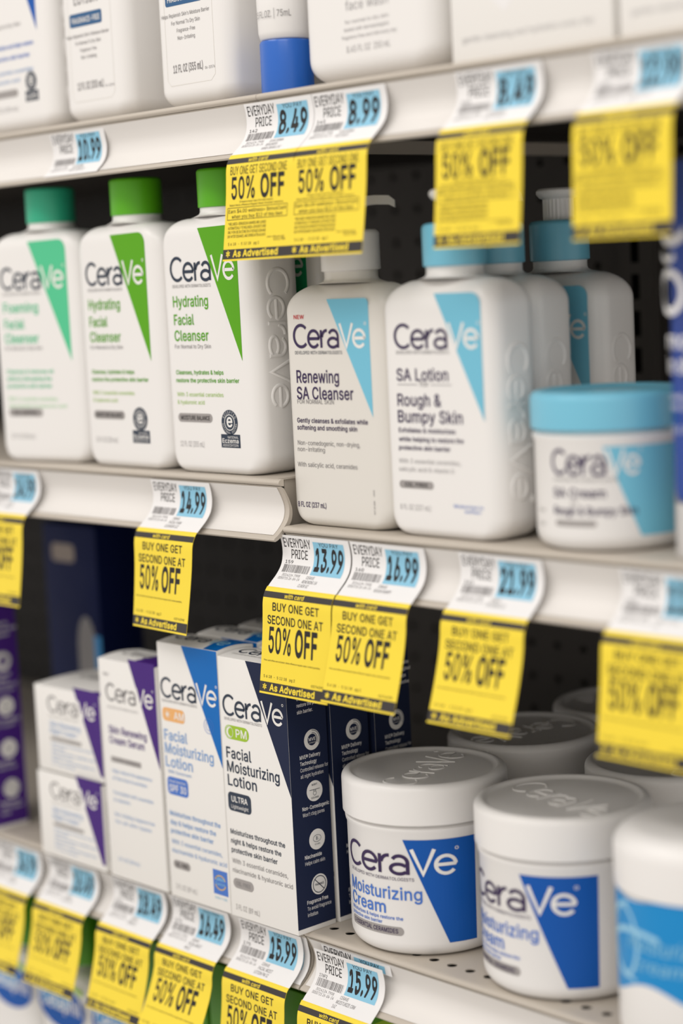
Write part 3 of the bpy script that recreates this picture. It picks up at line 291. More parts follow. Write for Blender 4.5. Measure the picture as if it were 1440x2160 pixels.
<k;W=4:z=8:u=;:t=>:s=q:s=t:t=x:v=y:y=z:~=y;(<v<R<v<S<~<]=u=~=v>%=v>*=u>,=s>/=p>0=m>1=:>1=7>0=4>/=0>)<i=P<R=)<:=Q;s>,;q>/;n>0;k>1;7>1;4>0;0>.;/>+;.>(;/=~<.<U<&<K;*;(;):~;*:x;-:t;0:s
y>8$;N;c9d;h9d;r9f<09k<39l<K:%<O:*<d:L>*=|>+>(>+>*>)>.>%>0=|>1=K>1=G>0=C>,<d<@<T;n<G<@;h>,;e>0;_>1;/>1;+>0;&>,;%>(;&=|<4:~<-:g;y:L;l:E;T:F;O:G;L:G;H:E;E:@;;9u;;9r;<9m;?9j;C9i;M9fz>
2$;D;@:s=d:s=i:t=l:x=m:~=m;J=l;O=j;Q=g;R=d;S<4;S=h=X=i=^=i>(=h>,=e>0=_>1;D>1;?>0;<>,;;>(;;=W;<=S;>=P;A=O;D=N<o=N;8;H;7;C;7:z;8:x;::u;=:t0>g%;D<l:n<p:n=;:t=V;)=^;-=z;I>3;q>5;x>?<E>C
=$>?=Y>?=a>==i>3>6=z>]=^>z=V?$=;?3<n?9<D?3<(?$;|>z;_>];J>4;?=a;;=);?<J;A<>;K;q;^;I;|;-<(;)<D:t;=<m;O<V;R<D;^<6;q<*<4<#<T;z=$<#=O<*=q<+=t<6>6<D>H<E>I<V>S<m>W=)>S=:>H=H>6=T=s=Z=O=^=)
=Z<V=T<4=H;q=9;^=);R1>g$;I;Y:s>0:s>4:t>7:v>8:y>9:~>9;I>8;M>4;Q>0;R=?;R=??+=>?/=<?2=9?3=6?4<W?4<T?3;[>R;X>O;W>L;V>I;V=q;W=n;X=k;]=i;a=h;f=i<X>H<X;R;Y;R;U;Q;Q;M;P;I;P:~;Q:y;R:v;V:t2>
g$;e;P:s>.:s>2:t>5:v>6:y>7:~>7;K>6;O>4;R>1;S>.;T<J;T=7<D=i=#>&=I>+=Q>2=|>.>?>->B>#>Y=|>]=h>t=N?,=5?5=/?6<j?9<H?5<-?+<)?(;n>s;X>Z;V>W;L><;H=u;H=r;I=o;K=m;O=k<$=k<*=l<,=n<.=r<0>-<4>8
<5>;<=>F<J>O<V>U<j>W=/>P=;>I=E>>=I>4=J>2=L=|=F=^=4=A<k<t;H;I;G;D;G:z;H:x;J:u;M:t3>g$;m<d:n<g:n=1:r=Q;#=k;3=q;8>);L>6;k>:<2>6<P>*<o=m=-=R=>=1=H<~=H>+>[>,>b>,?+>+?.>*?1>(?3>$?4;T?4;Q
?3;N?2;L?/;K?-;K>Z;L>V;N>S;Q>R;T>Q=,>Q<2=K<1=F<1<|<2<x<3<u<6<s<8<r<[<r<w<p=0<i=?<_=J<Q=P<B=R<2=P;y=J;k=?;_=3;V<f;O<D;T<6;]<+;i<$;r<#;u;z<*;x<.;t<0;q<1;@<1;=<0;;<.;:<+;9<(;>;d;@;^;M
;E;c;1<%:|<B:q4>g$;V=::s=g:s=j:t=n:v=o:y=p:~=p;f>?;f>B;g>E;h>G;l>H;o>H<>>G<A>F<D>D<F>A<G=p<G=p=S=o=V=n=Y=j=[=g=]=:=]=5=[=3=Y=2=V=1=S=1<G<&<G=V?&=W?+=V?/=T?2=P?4<|?4<v?3<r?.;8<@;6<>
;6<;;6;o;7;l;8;i;<;g;?;f=1;f=1:~=2:y=3:v=7:t5>g$;q<g:n<j:n=/:r=5:s=R;%=l;8=o;;>(;S>5;u>9<=>7<X>/<t>#=1=p=B=]=R=G=_=0=g<n=i<F=c<5=X<=>Q=w>Q=z>R>#>S>%>V>&>Z>&?+>%?.>$?1=|?3=y?4;h?4;e
?3;b?2;_?/;^?-;I=&;I=#;J<z;M<w;Q<v<%<q<(<q<,<s<D=)<f=.<x=,=1=#=?<r=I<e=O<Q=Q<@=O<*=I;r=?;e=2;X<z;Q<i;O<I;U<4;i<-;u<*<*<)<-<$</;|<0;M<0;I</;F<-;E<*;D<%;I;c;U;H;k;3<):~<D:r<K:q6>g%;H
<k:n<m:n=5:r=S;$=k;7=o;:>&;Q>4;q>7<8>4<]>)<|=r=8=o=;=W=K=;=V<s=Z<a=W=_?%=a?+=_?.=]?2=X?4=%?4<z?3<x?0<#=j;T<z;R<w;I<[;F<<;J;s;V;R;j;:;m;7<*;%<-;#<H:r;?<k;N<Z;P<W;Q<K;V<=;c<5;o</<%<.
<*<,<<</<N<5<_<=<l<J<v<Y<~<m=%=$<~=2<w=5<u=@<l=I<_=O<M=Q<8=O<&=I;p=@;d=3;V=&;Q=$;P7>g$;<;i:s<?:s<D:t<G:x>7>T>8>X>8?+>7?/>4?3>/?4;N?4;I?3;F?/;E?+;E>Z;F>W;G>T;I>R;L>Q=I>Q;a;&;_:~;a:x
;e:t;g:s8>g&;S<j:n<n:n=7:q=W:~=r;3>/;I>;;e>@<*>=<B>5<Z>)<n=s=$=_=0=e=3=z=G>.=c>2>)>/>C>,>J=~>_=l>q=g>v=P?,=3?6<n?9<J?6<-?,;p>u;[>a;Y>[;O>D;K>);O=e;P=c;^=F;q=4;t=2;y=0;e=#;S<m;H<W;A
<C;><,;C;e;O;I;f;3<(:|<F:q;?<k;N<V;P<I;T<D;U<8;^<-;j<(;u<&;y<%<.<(<><.<K<:<X<F<b<J<c<W<g<m<j=%<g=7<b=E<W=N<L=P<I=V<<=X<,=V;w=P;j=F;_=8;U=&;P;:<k=I<L=O<B=V<8=c<4=o<2>%<4>4<8>=<9>@<B
>J<L>Q<j>W<n>W=3>Q==>J=D>@=I>4=K>#=I=o=E=c=;=V=1=O<n=I9>g%;K<&:s<X:s<]:t<a:w=[<?>+=/>4=K>7=i>4>/>3>6>(>S=o>m=k>p=T?(=Q?*=5?5<k?9<H?5<+?);m>p;j>l;W>U;U>R;J>6;F=n;J=I;U=,;g<o;j<l<&<Z
<D<O<e<K<i<K<v<N<x<N;x;(;w:~;x:x;|:t<$:s;@<l=(<Y=+<L=0<J=2<>=<<5=H</=X<-=o</>&<5>7<>>C<K>O<W>T<]>V<n>W=$>U=&>T=3>O=@>C=I>7=O>&=Q=k=O=X=K=M=I=G=@=;=5=2=2=0=$=+.<Y$;:;g:p;k:p;w:s<*:|
<.;&<4;/<8;?<8;C<4;O<,;[<(;a;w;g;i;k;c;j;U;g;J;^;F;Y;@;O;=;A;@;/;H;#;M:y;U:s,<Y$;5;=9v;b9v;f9x;i:#<5;R<5;U<4;X<3;[</;^<,;_;R;_;M;^;K;[;J;X;4:&;59~;69y;:9w&>c&;l<T:n<W:n<u:q=7:y=P;+
=Z;4=n:x=q:t=t:s>P:s>S:t>V:u>X:y>Y:~>X;&>W;)>*;a><<.>=<0>B<G>B<M>D<k>C<n>B<q>><s>;<t=k<t=h<s=e<r=c<p=b<m=_<P=X<;<t=-=.=;=H=S=Z=q=c>6=c>:=_>P=V>e=T>h=E>x=4?,<v?5<Z?7<<?5<$?,;m>x;_>i
;Z>d;R>N;O>6;Q=w;X=c;r==;w=7;Y<z;V<v;<<V;4<@;2<*;5;i;5;e;7;b;A;I;U;3;m:~<.:s<2:q<7:q;4<P;M<D;N<?;O<4;S<*;Z;y;g;t;s;s;u;r<&;s<4;t<6;y<@<><^<C<c=4;d<z;T<h;O;4<M=[<I=a<:=y<5>4<5>6<9>E
<:>G<F>S<X>X<[>X<h>V<s>P<z>F<~>;<~>8<x>(<l=s$>b&<$<Y:=<y:==$:>=(:B=):F=):o=::p=[:|=w;2>#;7>5;J>=;^>A;g>E<,>B<F>:<[=w<|=R=6=)=C=)>S=/>R=C>I=R>:=X>#=Z=z=_=x=c=w>9=w>==y>?=|>@>$>@>(>;
>D>0>X>->_=q>t=U?,=7?6=)?7=)?c=(?e=%?h<~?i<y?j<Y?j<V?i<S?h<Q?d<P?a<P?7<O?6<G?6<*?,<%?*;g>t;P>^;B>B;>>#;>=y;E=U;V==;Z=8;|<|<D<p<P<l<P;S<D;U<5;]<);h;z;u;w<.;t<3;p<5;><5;;<4;8<3;6</;5
<+;;;e;H;H;V;9;a;1;|:z<A:p<P:o<P:D<Q:B<S:?<V:>;0=);Q=)<[=*<[=@<S=V<C=]<:=_<.=[;w=U;k=T;j=I;_=;;V=8;U;-<P=R<F=V<.=g<(=p<%>%<(>2<->=<8>H<D>O<P>R%@S);E?$:l?&:l?=:o?O:v?R:x?c;-?m;<?t;M
?u;T?w;g?w;|?u<6?n<H?c<Y?a<]?Q<i??<q?9<r?&<t>l<r>f<q>R<i>D<]>A<X>6<H>/<6>-;|>-;g>/;O>5;>>A;->P:x>S:v>h:o;6<):s<Q:s<V:t<X:w?I?%?J?)?J?-?I?/?G?2?D?3?A?4>q?4>l?3>j?0;z;(;y:~;z:x<#:t<&
:s;6?$;D>t;G>n;L>l;O>h;X>g;Z>f;g>f;z>h<.>l<8>t<??%<A?1<??8<8?>;y?>;g?<;X?9;N?1;G;E<E=2<H=2<Z=4<b=5<t===(=H=,=M=7=^===q=?>,=?>@==>T=7>h=+>y<u?.<r?0<_?7<H?:<3?7<.?6;u?/;h?#;d>x;X>j;T
>_;P>T;N>@;N>,;P=q;W=[;d=L;s=>;w=<<0=4;5<G=e<<=g<4=o<0=y<.>,<.>@</>J<4>U<4>V<<>_<G>b<R>_<Y>W<a>><a>,<^=y<Z=o<R=g*>g$;e<Y<a=#<a=)<b=,<f=-<h=-<n=+=L=]=,=c=+=g=,=k=0>#=O>#=R=~=U=|=X=x
=Z=C=w=G=y=x>9=~><>#>A=~>D=l>d=i>h=f>i=c>j=^>i=+>G=-?+=,?.=+?1=)?3=%?4<Y?4<T?3<Q?/<P?-<P?&<R>G;z>i;u>j;q>i;m>e;Y>D;Y>A;Z>>;[>;;_>9<:=w<6=u;_=Z;Z=W;Y=R;Z=O;l=1;o=-;r=,;u=+;y=,<R=L<P
<j<Q<g<R<d<V<b+>g$;K<V;2=(;2=-;3=0;7=1;;=1<;>0<;>3<<>6<=>8<@>9<B>9<l>8<p>4<t>0<u=1<u=1=v=0=y=/=~=->$=*>%<V>%<R>$<N=|<M=v<M<u;N<u;K<t;H<s;F<p;E<n;E<D;F<@;I<<;N<;<M<;<M;;<N;8<O;5<S;3
->g$;7;u<F=e<F=g<G=j<I=k<L=l<O=l<|=k=$=i=&=f=(=c=);s=);q=(;n=%;m<~;l<y;l<O;m<L;n<I;r<G(=>$;D<H:.<u:.<x:/<z:1<|:4<~:7<|:<<Y;0<E;w<?<]<F=N<G=R<Z>G<~?=<~?B<z?F<v?H<s?I<H?I<E?H<B?G<@?D
<>?A;z>Z;w>R;b=[;X<_;]<$;j;G<#:j<@:3<D:/<F:.)=>$;B;=:.;i:.;m:/;q:3<3:i<D;A<F;G<Q;|<R<*<V<_<N=Z<7>V;q?D;m?H;i?I;;?I;9?H;6?F;5?C;4?@;5?;;U>G;j=N;q<_;k;x;j;t;V;2;4::;4:5;6:1;::/|<x$;7
;c9U<19U<49V<69X<79[<89_<8@G<7@J<6@M<2@O</@P;a@P;^@O;Z@M;Y@J;X@G;X9_;Y9[;Z9X;_9V'<h$;8;Y=J<(=J<,=L<.=O</=Q</=W<4?+<3?.<2?1<0?3<-?4;T?4;Q?3;N?2;L?/;K?-;K?&;P=S;Q=P;R=M;V=K®>n&;G<n;o
<r;o=5;q=P;z=l<.>$<>>,<E><<W>H<r>Q=4>T=Q>Q=t>H>6><>N>+>d>%>i=l>y=Q?-=6?6<r?9<O?6<4?-;t>y;a>i;[>d;J>N;=>6;4=t;1=U;4=4;=<r;J<W;Z<D;t<.<5;z<P;q;a<p<I<V<L<Q<N<><W<*<h;t<~;j=9;g=U;j=o;k
=r;t>-<,>A<=>O<T>Y<r>]=1>Y=4>X=G>O=]>?=l>,=v=o=y=Q=v=9=l<~=^<i=^<l=]<p=E=C=K=I=P=M=Q=Q=X=i=X=o=Q>,=O>0==>@=9>A=)>E<=>E<:>D<7>C<5>?<4><<4<l<5<i<6<f<:<d<=<c<Z<c<_<d<d<h<e<l<e=5<q=5=,
<h=/<d=4<c=V<c=G<W=1<M;,<f=^<e=^<e=w<t=w<~=t=%=q=&=m<|=c<s=^
""".split("\n")),
"".join(r"""
A?,%;K;.:i;d:i;k:l;p:p;s:v<8;u=Y;u=z:v=~:r>&:m>-:j>3:i>d:i>j:j>n:l>s:p>u:t>w:y>w:~>w;&>u;,=H?1=E?7=B?:==?<=9?>=6?><V?><R?<<M?:<J?7<G?2:u;):t:~:t:y:v:t:w:r:|:m;$:l;(:j;)<S<l<S<m<b=:
<u=u=,=C==<lB>u&;P;M:i=#:i=K:l=p:x>/;->6;3>F;H>Q;e>V<&>V<,>S<H>J<b>H<g>;<x>5=$>%=1>==K>?=O>E=b>F=g>H=|>E>?>D>D><>V>9>^>8>a>)>t>#>x=g?.=L?8=C?;<y?>;M?>;G?=;C?;;A?:;=?5;;?1;:?+;::~;;
:v;>:p;A:m;E:k;J:i;0<6;_<6<[<~<[=3<Y=B<T=L<M=U<B=Z<8=[<,=X;w=O;l=?;c=#;_;0<6=P<6>G<v>G=4>D=C><=J>2=M=z=K=o=G=e=B=^=@=[=8=V<t=PC?B$;v=/:d=2:d=O:f=j:m>-:y>D;/>Y;C>j;X>v;u?#<4?$<<?#<B
>|<F>w<K>q<N>k<O><<O>6<N>0<K>+<E=x<%=e;l=M;a=0;[<o;_<X;j<C;~<5<9<+<X<*<^<&=)<+=M<5=o<C>,<V>=<o>G=/>J=M>F=e>;=r>.=x>(>*=d>,=a>0=Z>2=Y>9=V>n=V>r=X>w=Z>|=a?#=e?$=k?$=o>v>1>i>M>X>d>C>y
>-?.=k?:=1?C<h??<V?<<.?,<+?*<&?&;d>h;^>c;B>8;3=g;1=^;,=);1<K;2<C;B;o;^;D;d;?<&;&<*;#<.:|<V:k<Z:jD?<%;F;M:i<h:i=A:n=F:o=v;)>@;C>E;I>^;n>a;s>k<7>p<E>q<J>v=)>q=a>a>6>[>=>D>_>>>g=x?%=M
?7=G?9<n?>;M?>;G?=;C?;;A?:;=?5;;?1;:?+;::~;;:v;>:p;A:m;E:k;J:i;5<6;_<6>G<j>G=1>D=J>:=^>+=a>(=o=k=x=L=|=*=y<_=x<Z=o<<=_<$=I;n=0;d=.;c<f;_E>Y$;[;M:i>$:i>+:j>.:l>1:m>5:r>7:v>8:~>8;N>6
;S>4;W>0;[>+;^>$;_<6;_<6<Y=s<Y=y<]>%<b>)<h>*<n>*=@>(=E>%=I=|=M=v=O=p=P<6=P<6>G=~>G>%>G>*>I>/>K>3>P>5>T>6>Z>6?.>4?3>3?5>/?:>,?;>)?==~?>;M?>;G?=;C?;;A?:;=?5;;?1;:?+;::~;;:v;>:p;A:m;E
:k;J:iF>S$;W;M:i<%:i<*:k</:m<2:p<4:t<6:y<6:~<6<T=i<T=o<U=s<W=u<X=y<_=|<c=~<i=~=;=z=?=x=D=u=G=q=I=l=K=i=K<6=K<6>G=y>G=~>G>(>I>,>K>0>P>2>T>3>Z>3?.>1?3>0?5>,?:>*?;>%?==y?>;M?>;G?=;C?;
;A?:;=?5;;?1;:?+;::~;;:v;>:p;A:m;E:k;J:iG?I$<$=0:d=5:d=^:i>,:w>0:y>6;#>N;6>S;;>l;Y>~<)?#<-?)<W?)=(?(=.?$=4>x=8>r=;=;=;=5=:=1=8=,=4=*=/=(=+=(<W=)<Q=+<L=/<H=1<G=5<E=;<D>*<D>+<A=|<+=p
;t=^;h=H;^=2;[<p;_<X;k<D;|<5<:<+<X<&=)<+=M<4=m<C>,<V>=<n>G=/>J=L>F=e>9=v>%>(=i>-=^>2=Y>9=V>o=V>t=X>x=Z>~=a?%=h?%=o>w>1>j>K>Y>b>D>w>.?-=k?:=N?A=-?C<T?<<-?,<*?*<%?&;c>h;]>c;A>8;2=c;1
=^;,=$;1<F;A;q;D;j;^;E;d;@<+;$<N:n<U:k<Y:jH?F$;];M:i<%:i<*:k</:m<3:r<5:v<6:~<6<[=w<[=w:~=x:v=z:r=|:p>(:l>+:j>1:i>c:i>j:l>l:m>p:r>r:v>s:~>s?+>r?1>p?5>o?7>j?;>f?=>_?>>.?>>*?<>$?:=|?7
=y?3=w?.=w?+=w=R<6=R<6?+<5?1<3?5<2?7<,?;<)?=;~?>;J?>;C?;;A?:;=?5;;?1;:?+;::~;;:v;>:p;A:m;E:k;J:iI=^$;Y;9:i=2:i=8:j=;:l=A:p=C:t=E:y=E:~=E;K=D;Q=A;W=;;[=5;_<a;_<a>G=5>G=9>I==>J=A>N=B
>P=D>T=E>Z=E?.=C?3=A?7=>?:=9?<=5?>=2?>;9?>;3?=;/?;;*?7;(?3;%?.;%?+;%>Z;&>T;*>N;/>J;6>G;e>G;e;_;6;_;1;];/;[;*;W;);U;&;Q;%;K;%:y;):r;-:m;3:jJ>I$;W<M:d<R:d=&:l=+:n=L;)=N;+=S;0=k;R=m;V
=u<1=u?+=t?1=r?5=n?:=h?==b?>=0?>=+?<=&?:<~?5<z?1<y?+<y<2<v;u<n;g<a;]<P;Y<L;Y<<;]</;f<&;u;~<2;~<E;|<K;x<Q;s<U;o<W;i<X;7<X;3<V;.<T;*<P;(<K;&<E;&<.;0;V;2;R;I;/;O;);o:p;v:l<D:eK>~$;_;M
:i<%:i<*:k<.:l<2:p<3:r<5:v<6:~<6<:<T<Y<V<W=j:t=o:m=u:j=|:i>X:i>_:j>d:l>f:m>j:r>l:v>m:~>l;)>j;-=8==>i>x>l?$>m?+>m?.>j?5>i?7>d?;>_?=>X?>=v?>=p?==k?;=c?3<Q=t<6=T<6?+<5?1<3?5<2?7<,?;<)
?=;~?>;J?>;C?;;A?:;=?5;;?1;:?+;::~;;:v;>:p;A:m;E:k;J:iL>G$;@;M:i=t:i=z:j>&:m>+:r>.:y>.;N>,;S>*;W>%;[=z;^=t;_<6;_<6?+<5?1<2?7<,?;<%?>;J?>;E?<;A?:;=?5;:?.;::~;;:v;>:p;A:m;E:k;J:iM@=$
;f;M:i<#:i<(:k<-:m<1:r<3:v<4:~<4=3=+:u=.:p=3:l=7:j==:i=i:i=m:k=q:l=u:p=w:s>n=3>n:~>o:v>r:p>v:l>|:j?(:i?W:i?^:l?e:p?h:v?i:~?i?+?i?.?g?3?e?7?b?:?Z?=?T?>>m?>>g?=>d?;>a?:>[?5>U?(=Q<>=H
<Y<I?/<G?4<E?7<B?:<>?<<9?><6?>;M?>;J?>;E?<;A?:;>?7;;?1;:?+;::~;;:v;>:p;A:m;E:k;J:iN?K$;R;M:i<%:i<*:k</:m<3:r<5:v<6:~<6=U<H=7=w:q>#:l>&:j>-:i>g:i>n:l>s:p>v:v>w:~>w?+>w?.>u?3>s?7>p?:
>j?=>d?>>2?>>.?<>)?:>$?5=~?1=|?+=|<P<:?6<4?;<1?=<+?>;J?>;C?;;>?7;;?1;:?+;::~;;:v;>:p;A:m;E:k;J:iO?R%;N=/:d=5:d=c:k>2:|>7;$>T;>>Y;D>u;l>w;q?(<5?-<C?.<H?3=$?.=^?-=c>v>9>Y>c>T>i>7?)>2
?,=c?<=1?C=+?C<V?<<.?,<+?*<&?&;d>h;^>c;B>8;3=g;1=^;,=);1<K;2<C;B;o;^;D;d;?<&;&<*;#<.:|<V:k<Z:j;>=0;[<o;_<Y;i<V;k<D;|<5<:<+<X<&=$<+=M<5=m<D>,<V><<Y>><o>G=/>J=I>G=a>==u>,>+=m>3=R>5=K
>8=)>4<X>+<:=u;|=a;j=I;_P>m%;M;M:i<%:i<*:k</:m<2:p<4:t<6:y<6:~<6<;<t<;=A<?=E<@=e<K=k<M>(<a>.<f>?=$>J=B>L=I>O=k>L>2>K>6>?>U>.>o>)>t=j?,=e?.=C?:<t?>;M?>;G?=;C?;;A?:;=?5;;?1;:?+;::~;;
:v;>:p;A:m;E:k;J:i;2<6=2<6>G<s>G=->E=<>@=F>8=M>.=Q=z=S=i=R=Y=M=K=E=@=;=9=-=4<s=2Q?R%;W>7:F>k:F>p:H>t:J>x:P>|:V>|:]>x:e>R;<>Z;E>u;l>w;q?(<5?-<C?.<H?3=$?.=^?-=c>w>7>u>;>Y>c>T>i>7?)>2
?,=c?<=5?C=+?C<Z?=<U?<<+?*;d>h;]>b;B>8;1=a;,=,;,=$;1<K;1<F;3<@;B;o;];E;d;?<+;#<V:k=/:d=5:d=^:j=d:k=j:n>&:N>.:I>1:G;L=0;[<o;_<Y;i<V;k<D;|<5<:<+<X<&=$<+=M<5=m<D>,<V><<Y>><o>G=/>J=I>G
=a>==u>,>+=m>3=R>5=K>8=)>4<X>+<:=y<(=b<F=[<K=V<M=P<N<z<N<w<N<r<L<n<J<k<G<i<B<g<><g<8<i<3<n<+=2;^=3;[R>p%;Y;M:i<%:i<*:k</:m<2:p<4:t<6:y<6:~<6<C<p<C=Z:u=^:p=e:l=h:j=n:i>I:i>O:j>R:l>U
:m>Y:r>[:v>]:~>];&>Z;+=m<V>)<f>/<k>?=(>A=->K=G>P=i>P=n>L>5>K>:>?>W>0>n>*>t=j?-=^?2=C?;<u?>;M?>;G?=;C?;;A?:;=?5;;?1;:?+;::~;;:v;>:p;A:m;E:k;J:i;2<6=;<6>G<s>G=->E=<>A=F>:=N>0=S=~=T=o
=S=^=N=Q=G=H=<=A=/==<s=;S>n$<5<i:c<m:c=5:f==:g=a:r>$;+><;C>?;I>J;d>O<,>L<H>J<N>B<b>-<z>#=*=y=-=U=?=2=K<k=S<L=_<6=n<2=s<1=u<0>#<1>0<5>8<>>@<I>F<X>J<j>L=+>I=>>@=I>4=O=|=Q=u=U=q=[=n=c
=m>:=m>>=o>C=q>F=t>H=y>J>#>J>+>E>C>C>I>9>_>5>f=w>~=Y?5=;??=6?@<o?C<P?A<D??<#?4;a>~;G>d;:>G;8>A;5>*;4>#;4=x;:=Y;<=Q;O=5;T=0;q<v;w<r<I<c<q<W=<<J=N<==R<6=T<,=R;|=M;q=C;h=5;_=$;Z<l;X<H
;_<9;h<1;o<+;x<&<1<$<6;z<;;t<>;n<?;><?;8<>;2<;;.<6;,<2;+<,;0;f;1;b;4;Y;A;A;X;*;t:r;z:o<@:fT>p$;K<S:i=,:i=1:k=5:m=9:r=<:y=<>G>B>G>H>H>N>K>R>P>U>W>U?+>T?1>R?5>N?:>J?<>E?>>B?>;9?>;3?=
;/?;;*?7;(?3;%?.;%?+;%>W;(>R;)>P;->K;/>J;3>H;9>G<@>G<@:~<A:v<D:p<G:m<L:k<P:iU?G$;e=(:c=+:c=L:f=W:h=~:u>+:z>C;2>H;7>];O>a;T>n;u>o;z>s<D>s?+>r?1>p?5>l?:>f?=>_?>>.?>>*?<>$?:=|?7=y?3=w
?.=w?+=w<H=u<6=n<#=e;q=b;o=S;f=@;]=+;Z<m;]<X;f<J;o<?<#<8<6<6<H<6?+<5?1<3?5<2?7<.?;<*?<<%?>;M?>;G?=;C?;;>?7;;?1;:?+;:<D;>;z;@;s;L;T;N;P;e;7;j;2;o;.<.:w<R:i<X:gV?,$;L<[:i=;:i=?:k=D:m
=G:p=J:u>v?$>w?+>w?.>u?3>s?7>p?:>l?<>g?>>d?>>/?>>*?<>(?;=~?7=z?4=y?1=C=G<w<2<f<h;r?1;p?5;l?:;i?;;c?>;.?>;(?=;$?;:x?7:v?3:t?.:t?+:v>~<I:v<L:p<P:l<U:jW@h$;e<9:i<r:i<v:k<z:l=$:p=%:r=)
:y=g=O>J:x>M:r>N:p>T:l>W:j>^:i?=:i?C:l?I:p?J:r?M:x@X?&@X?+@W?1@U?5@Q?:@K?=@E?>?o?>?i?=?e?;?c?:?^?5?[?0?Y?)>x<M>:?0>8?5>2?;>.?=>(?>=K?>=E?==A?;=??:=;?5=8?-<T<M;s?);q?0;o?5;n?7;i?;;e
?=;^?>;+?>;$?;:x?7:v?3:t?.:t?+:u?$<%:x<):r<-:m<3:jX?)$;f;0:i;e:i;k:j;q:m;t:q;w:t<Z;t<t<?=#<1=o:v=s:q=v:m=~:j>):i>^:i>b:i>f:k>k:m>n:p>q:v>r:~>q;)>o;-=M=->h>z>k?&>k?.>h?5>d?:>]?=>V?>
=~?>=v?==p?:=m?6=j?3=6>@=#>&<t=r<m>$<N>P<&?3<#?6;y?;;t?=;n?>;8?>;5?>;1?<;,?:;)?7;%?1;$?+;%?$;(>z<A=+<;<|:y;-:w;):v:~:w:v:y:r:z:p;&:l;*:jY?&$;O<Z:i=4:i=9:k==:m=@:p=B:t=D:y=D:~=D<Y>o
>z>r?&>r?+>q?1>n?7>k?:>f?<>b?>>^?>>)?>=~?==v?:=q?4=+=u<t=W<r=Y<c=u;v?4;q?:;k?=;e?>;.?>;(?=;$?;:x?7:v?3:t?.:t?+:u?$:w>z<G<Y<G:y<J:r<N:m<T:jZ>i$;U;@:i>6:i><:j>@:l>B:m>F:r>H:v>I:~>I;N
>G;S>E;W>@;[><;^>6;_<C;_<T;w>D>W>F>[>G>c>G?.>E?3>D?5>@?:>>?;>:?=>4?>;??>;9?=;5?;;3?:;/?5;-?1;,?+;,>W;.>R;0>N;5>J;9>H;?>G<q>G=1>H<z>2;0;N;.;J;-;D;-:~;.:v;1:p;5:l;::ja>D%;l<::c<@:c<k
:k<o:m=$:v=&:r=+:m=/:k=4:i=f:i=k:k=o:m=s:r=v:y=v=%=s=A=r=F=i=a=[=r=U=x=G>*=$>9<x>;<V>><P>><%>8;y>6;g>.;d>,;O=x;<=e;;=c;/=I;-=E;-=>;/=9;1=5;7=1;;=/;E=,;e<~;k<|;q<~;w=%;|=+<+=:<-=;<<
=E<U=J<m=E<x=;<|=+<|=)<m=%<E<|;|<t;r<q;S<g;O<e;A<Y;2<I;/<D;)<2;$;r;(;T;*;M;2;;;5;6;H:~;^:n;y:e;5<D;V<.;Z;~;d;x;o;y;u;|;y<1<)<<<,<L<0<m<3<~<6<~<,<|;|<v;p<p;h<m;e<d;]<U;Xb>^%;X<m:c<s
:c=;:i=W:u=]:x=q;1=z;:>2;V>?<$>B<R>?<v>>=&>2=J=y=i=s=p=]>)=T>-=;>9=7>:<r>><l>><U><<P>;<@>6<:>3</>+</?+<.?1<,?5<+?7<%?;<#?<;x?>;H?>;B?=;<?:;8?5;6?1;5?+;5:~;6:v;8:r;<:m;A:k;E:i;s:i;y
:j<%:m<*:r<-:z<;:o<O:f<U:e;<<h;W<V;Y<N;^<H;b<>;m<6<#<0<8<.<O<0<k<5=%<==5<H=?<V=G<h=I<y=G=-=@=9=5=@=$=F<j=H<S=F<9=@<$=7;m=-;b<y;Yc>I$;s<]:c<c:c=1:j=V:|=j;3=u;?=w;A>-;e>/;i>/;m>.;s>,
;w>(;~=~<%=U</=K<1=D<0=><-=9<&=2;o=0;l=&;b<r;Y<_;W<K;Y<>;b<2;o<)<%<$<9;|<P<$<h<*<~<3=3<>=?<L=F<]=I<_=I<r=F=&=?=-=8=0=5=8<~==<v=C<s=I<r=Q<s=|=$>%=&>*=+>,=/>.=4>.=7>-===v=a=t=c=W>%=P
>*=1>8=->9<_>><9>:<2>8;m>*;R=n;M=i;:=K;8=G;,<~;(<P;,<*;-;|;9;W;M;8;R;3;k:x;p:u<5:i<9:hd>^%;U<T:c<n:e<t:f=0:o==:y=@:r=D:m=J:j=P:i>$:i>*:k>.:m>2:r>4:v>5:~>5?+>4?1>2?5>.?:>(?==|?>=K?>
=G?<=C?;=??7=>?5=<?1=;?+=;>+=1>3=.>4<q><<T>><4>:<0>9;i>*;S=q;K=i;9=L;6=E;,=#;(<N;+<$;3;e;9;T;K;8;R;1;i:w</:i<9:g;<<[;W<J;Y<>;b<3;m<*<$<$<9;|<P<$<j<*=$<1=5<<=@<J=G<Z=I<n=G<|=?=-=5=6
=$=:<k=<<S=:<8=5<#=,;m<|;b<v;^<n;Ye>N%;f<a:c<d:c=&:e=A:m=Y:z=j;,=q;3>#;C>&;H>/;]>0;a>0;h>.;m>,;q>);t=|;w=O<)=H<)=A<%=<;z=/;e<y;Z<b;V<O;X<@;_<3;k<*;x<$<0>$<0>*<2>.<4>1<7>3<<>5<@>5<C
>5<V>2<|>*=@=u=[=f=q=a=v=M>*=7>5=1>7<b>><[>><8>:<4>9;o>,;j>);S=o;M=i;:=J;4=;;,<|;(<N;,<$;8;X;:;T;M;8;R;3;k:x;p:u<6:i<::h;0<(<~<&=#<)=)<1=7<==@<J=G<]=I<o=G<|=A=,=7=4=)=5=#=5<~f=<$;n
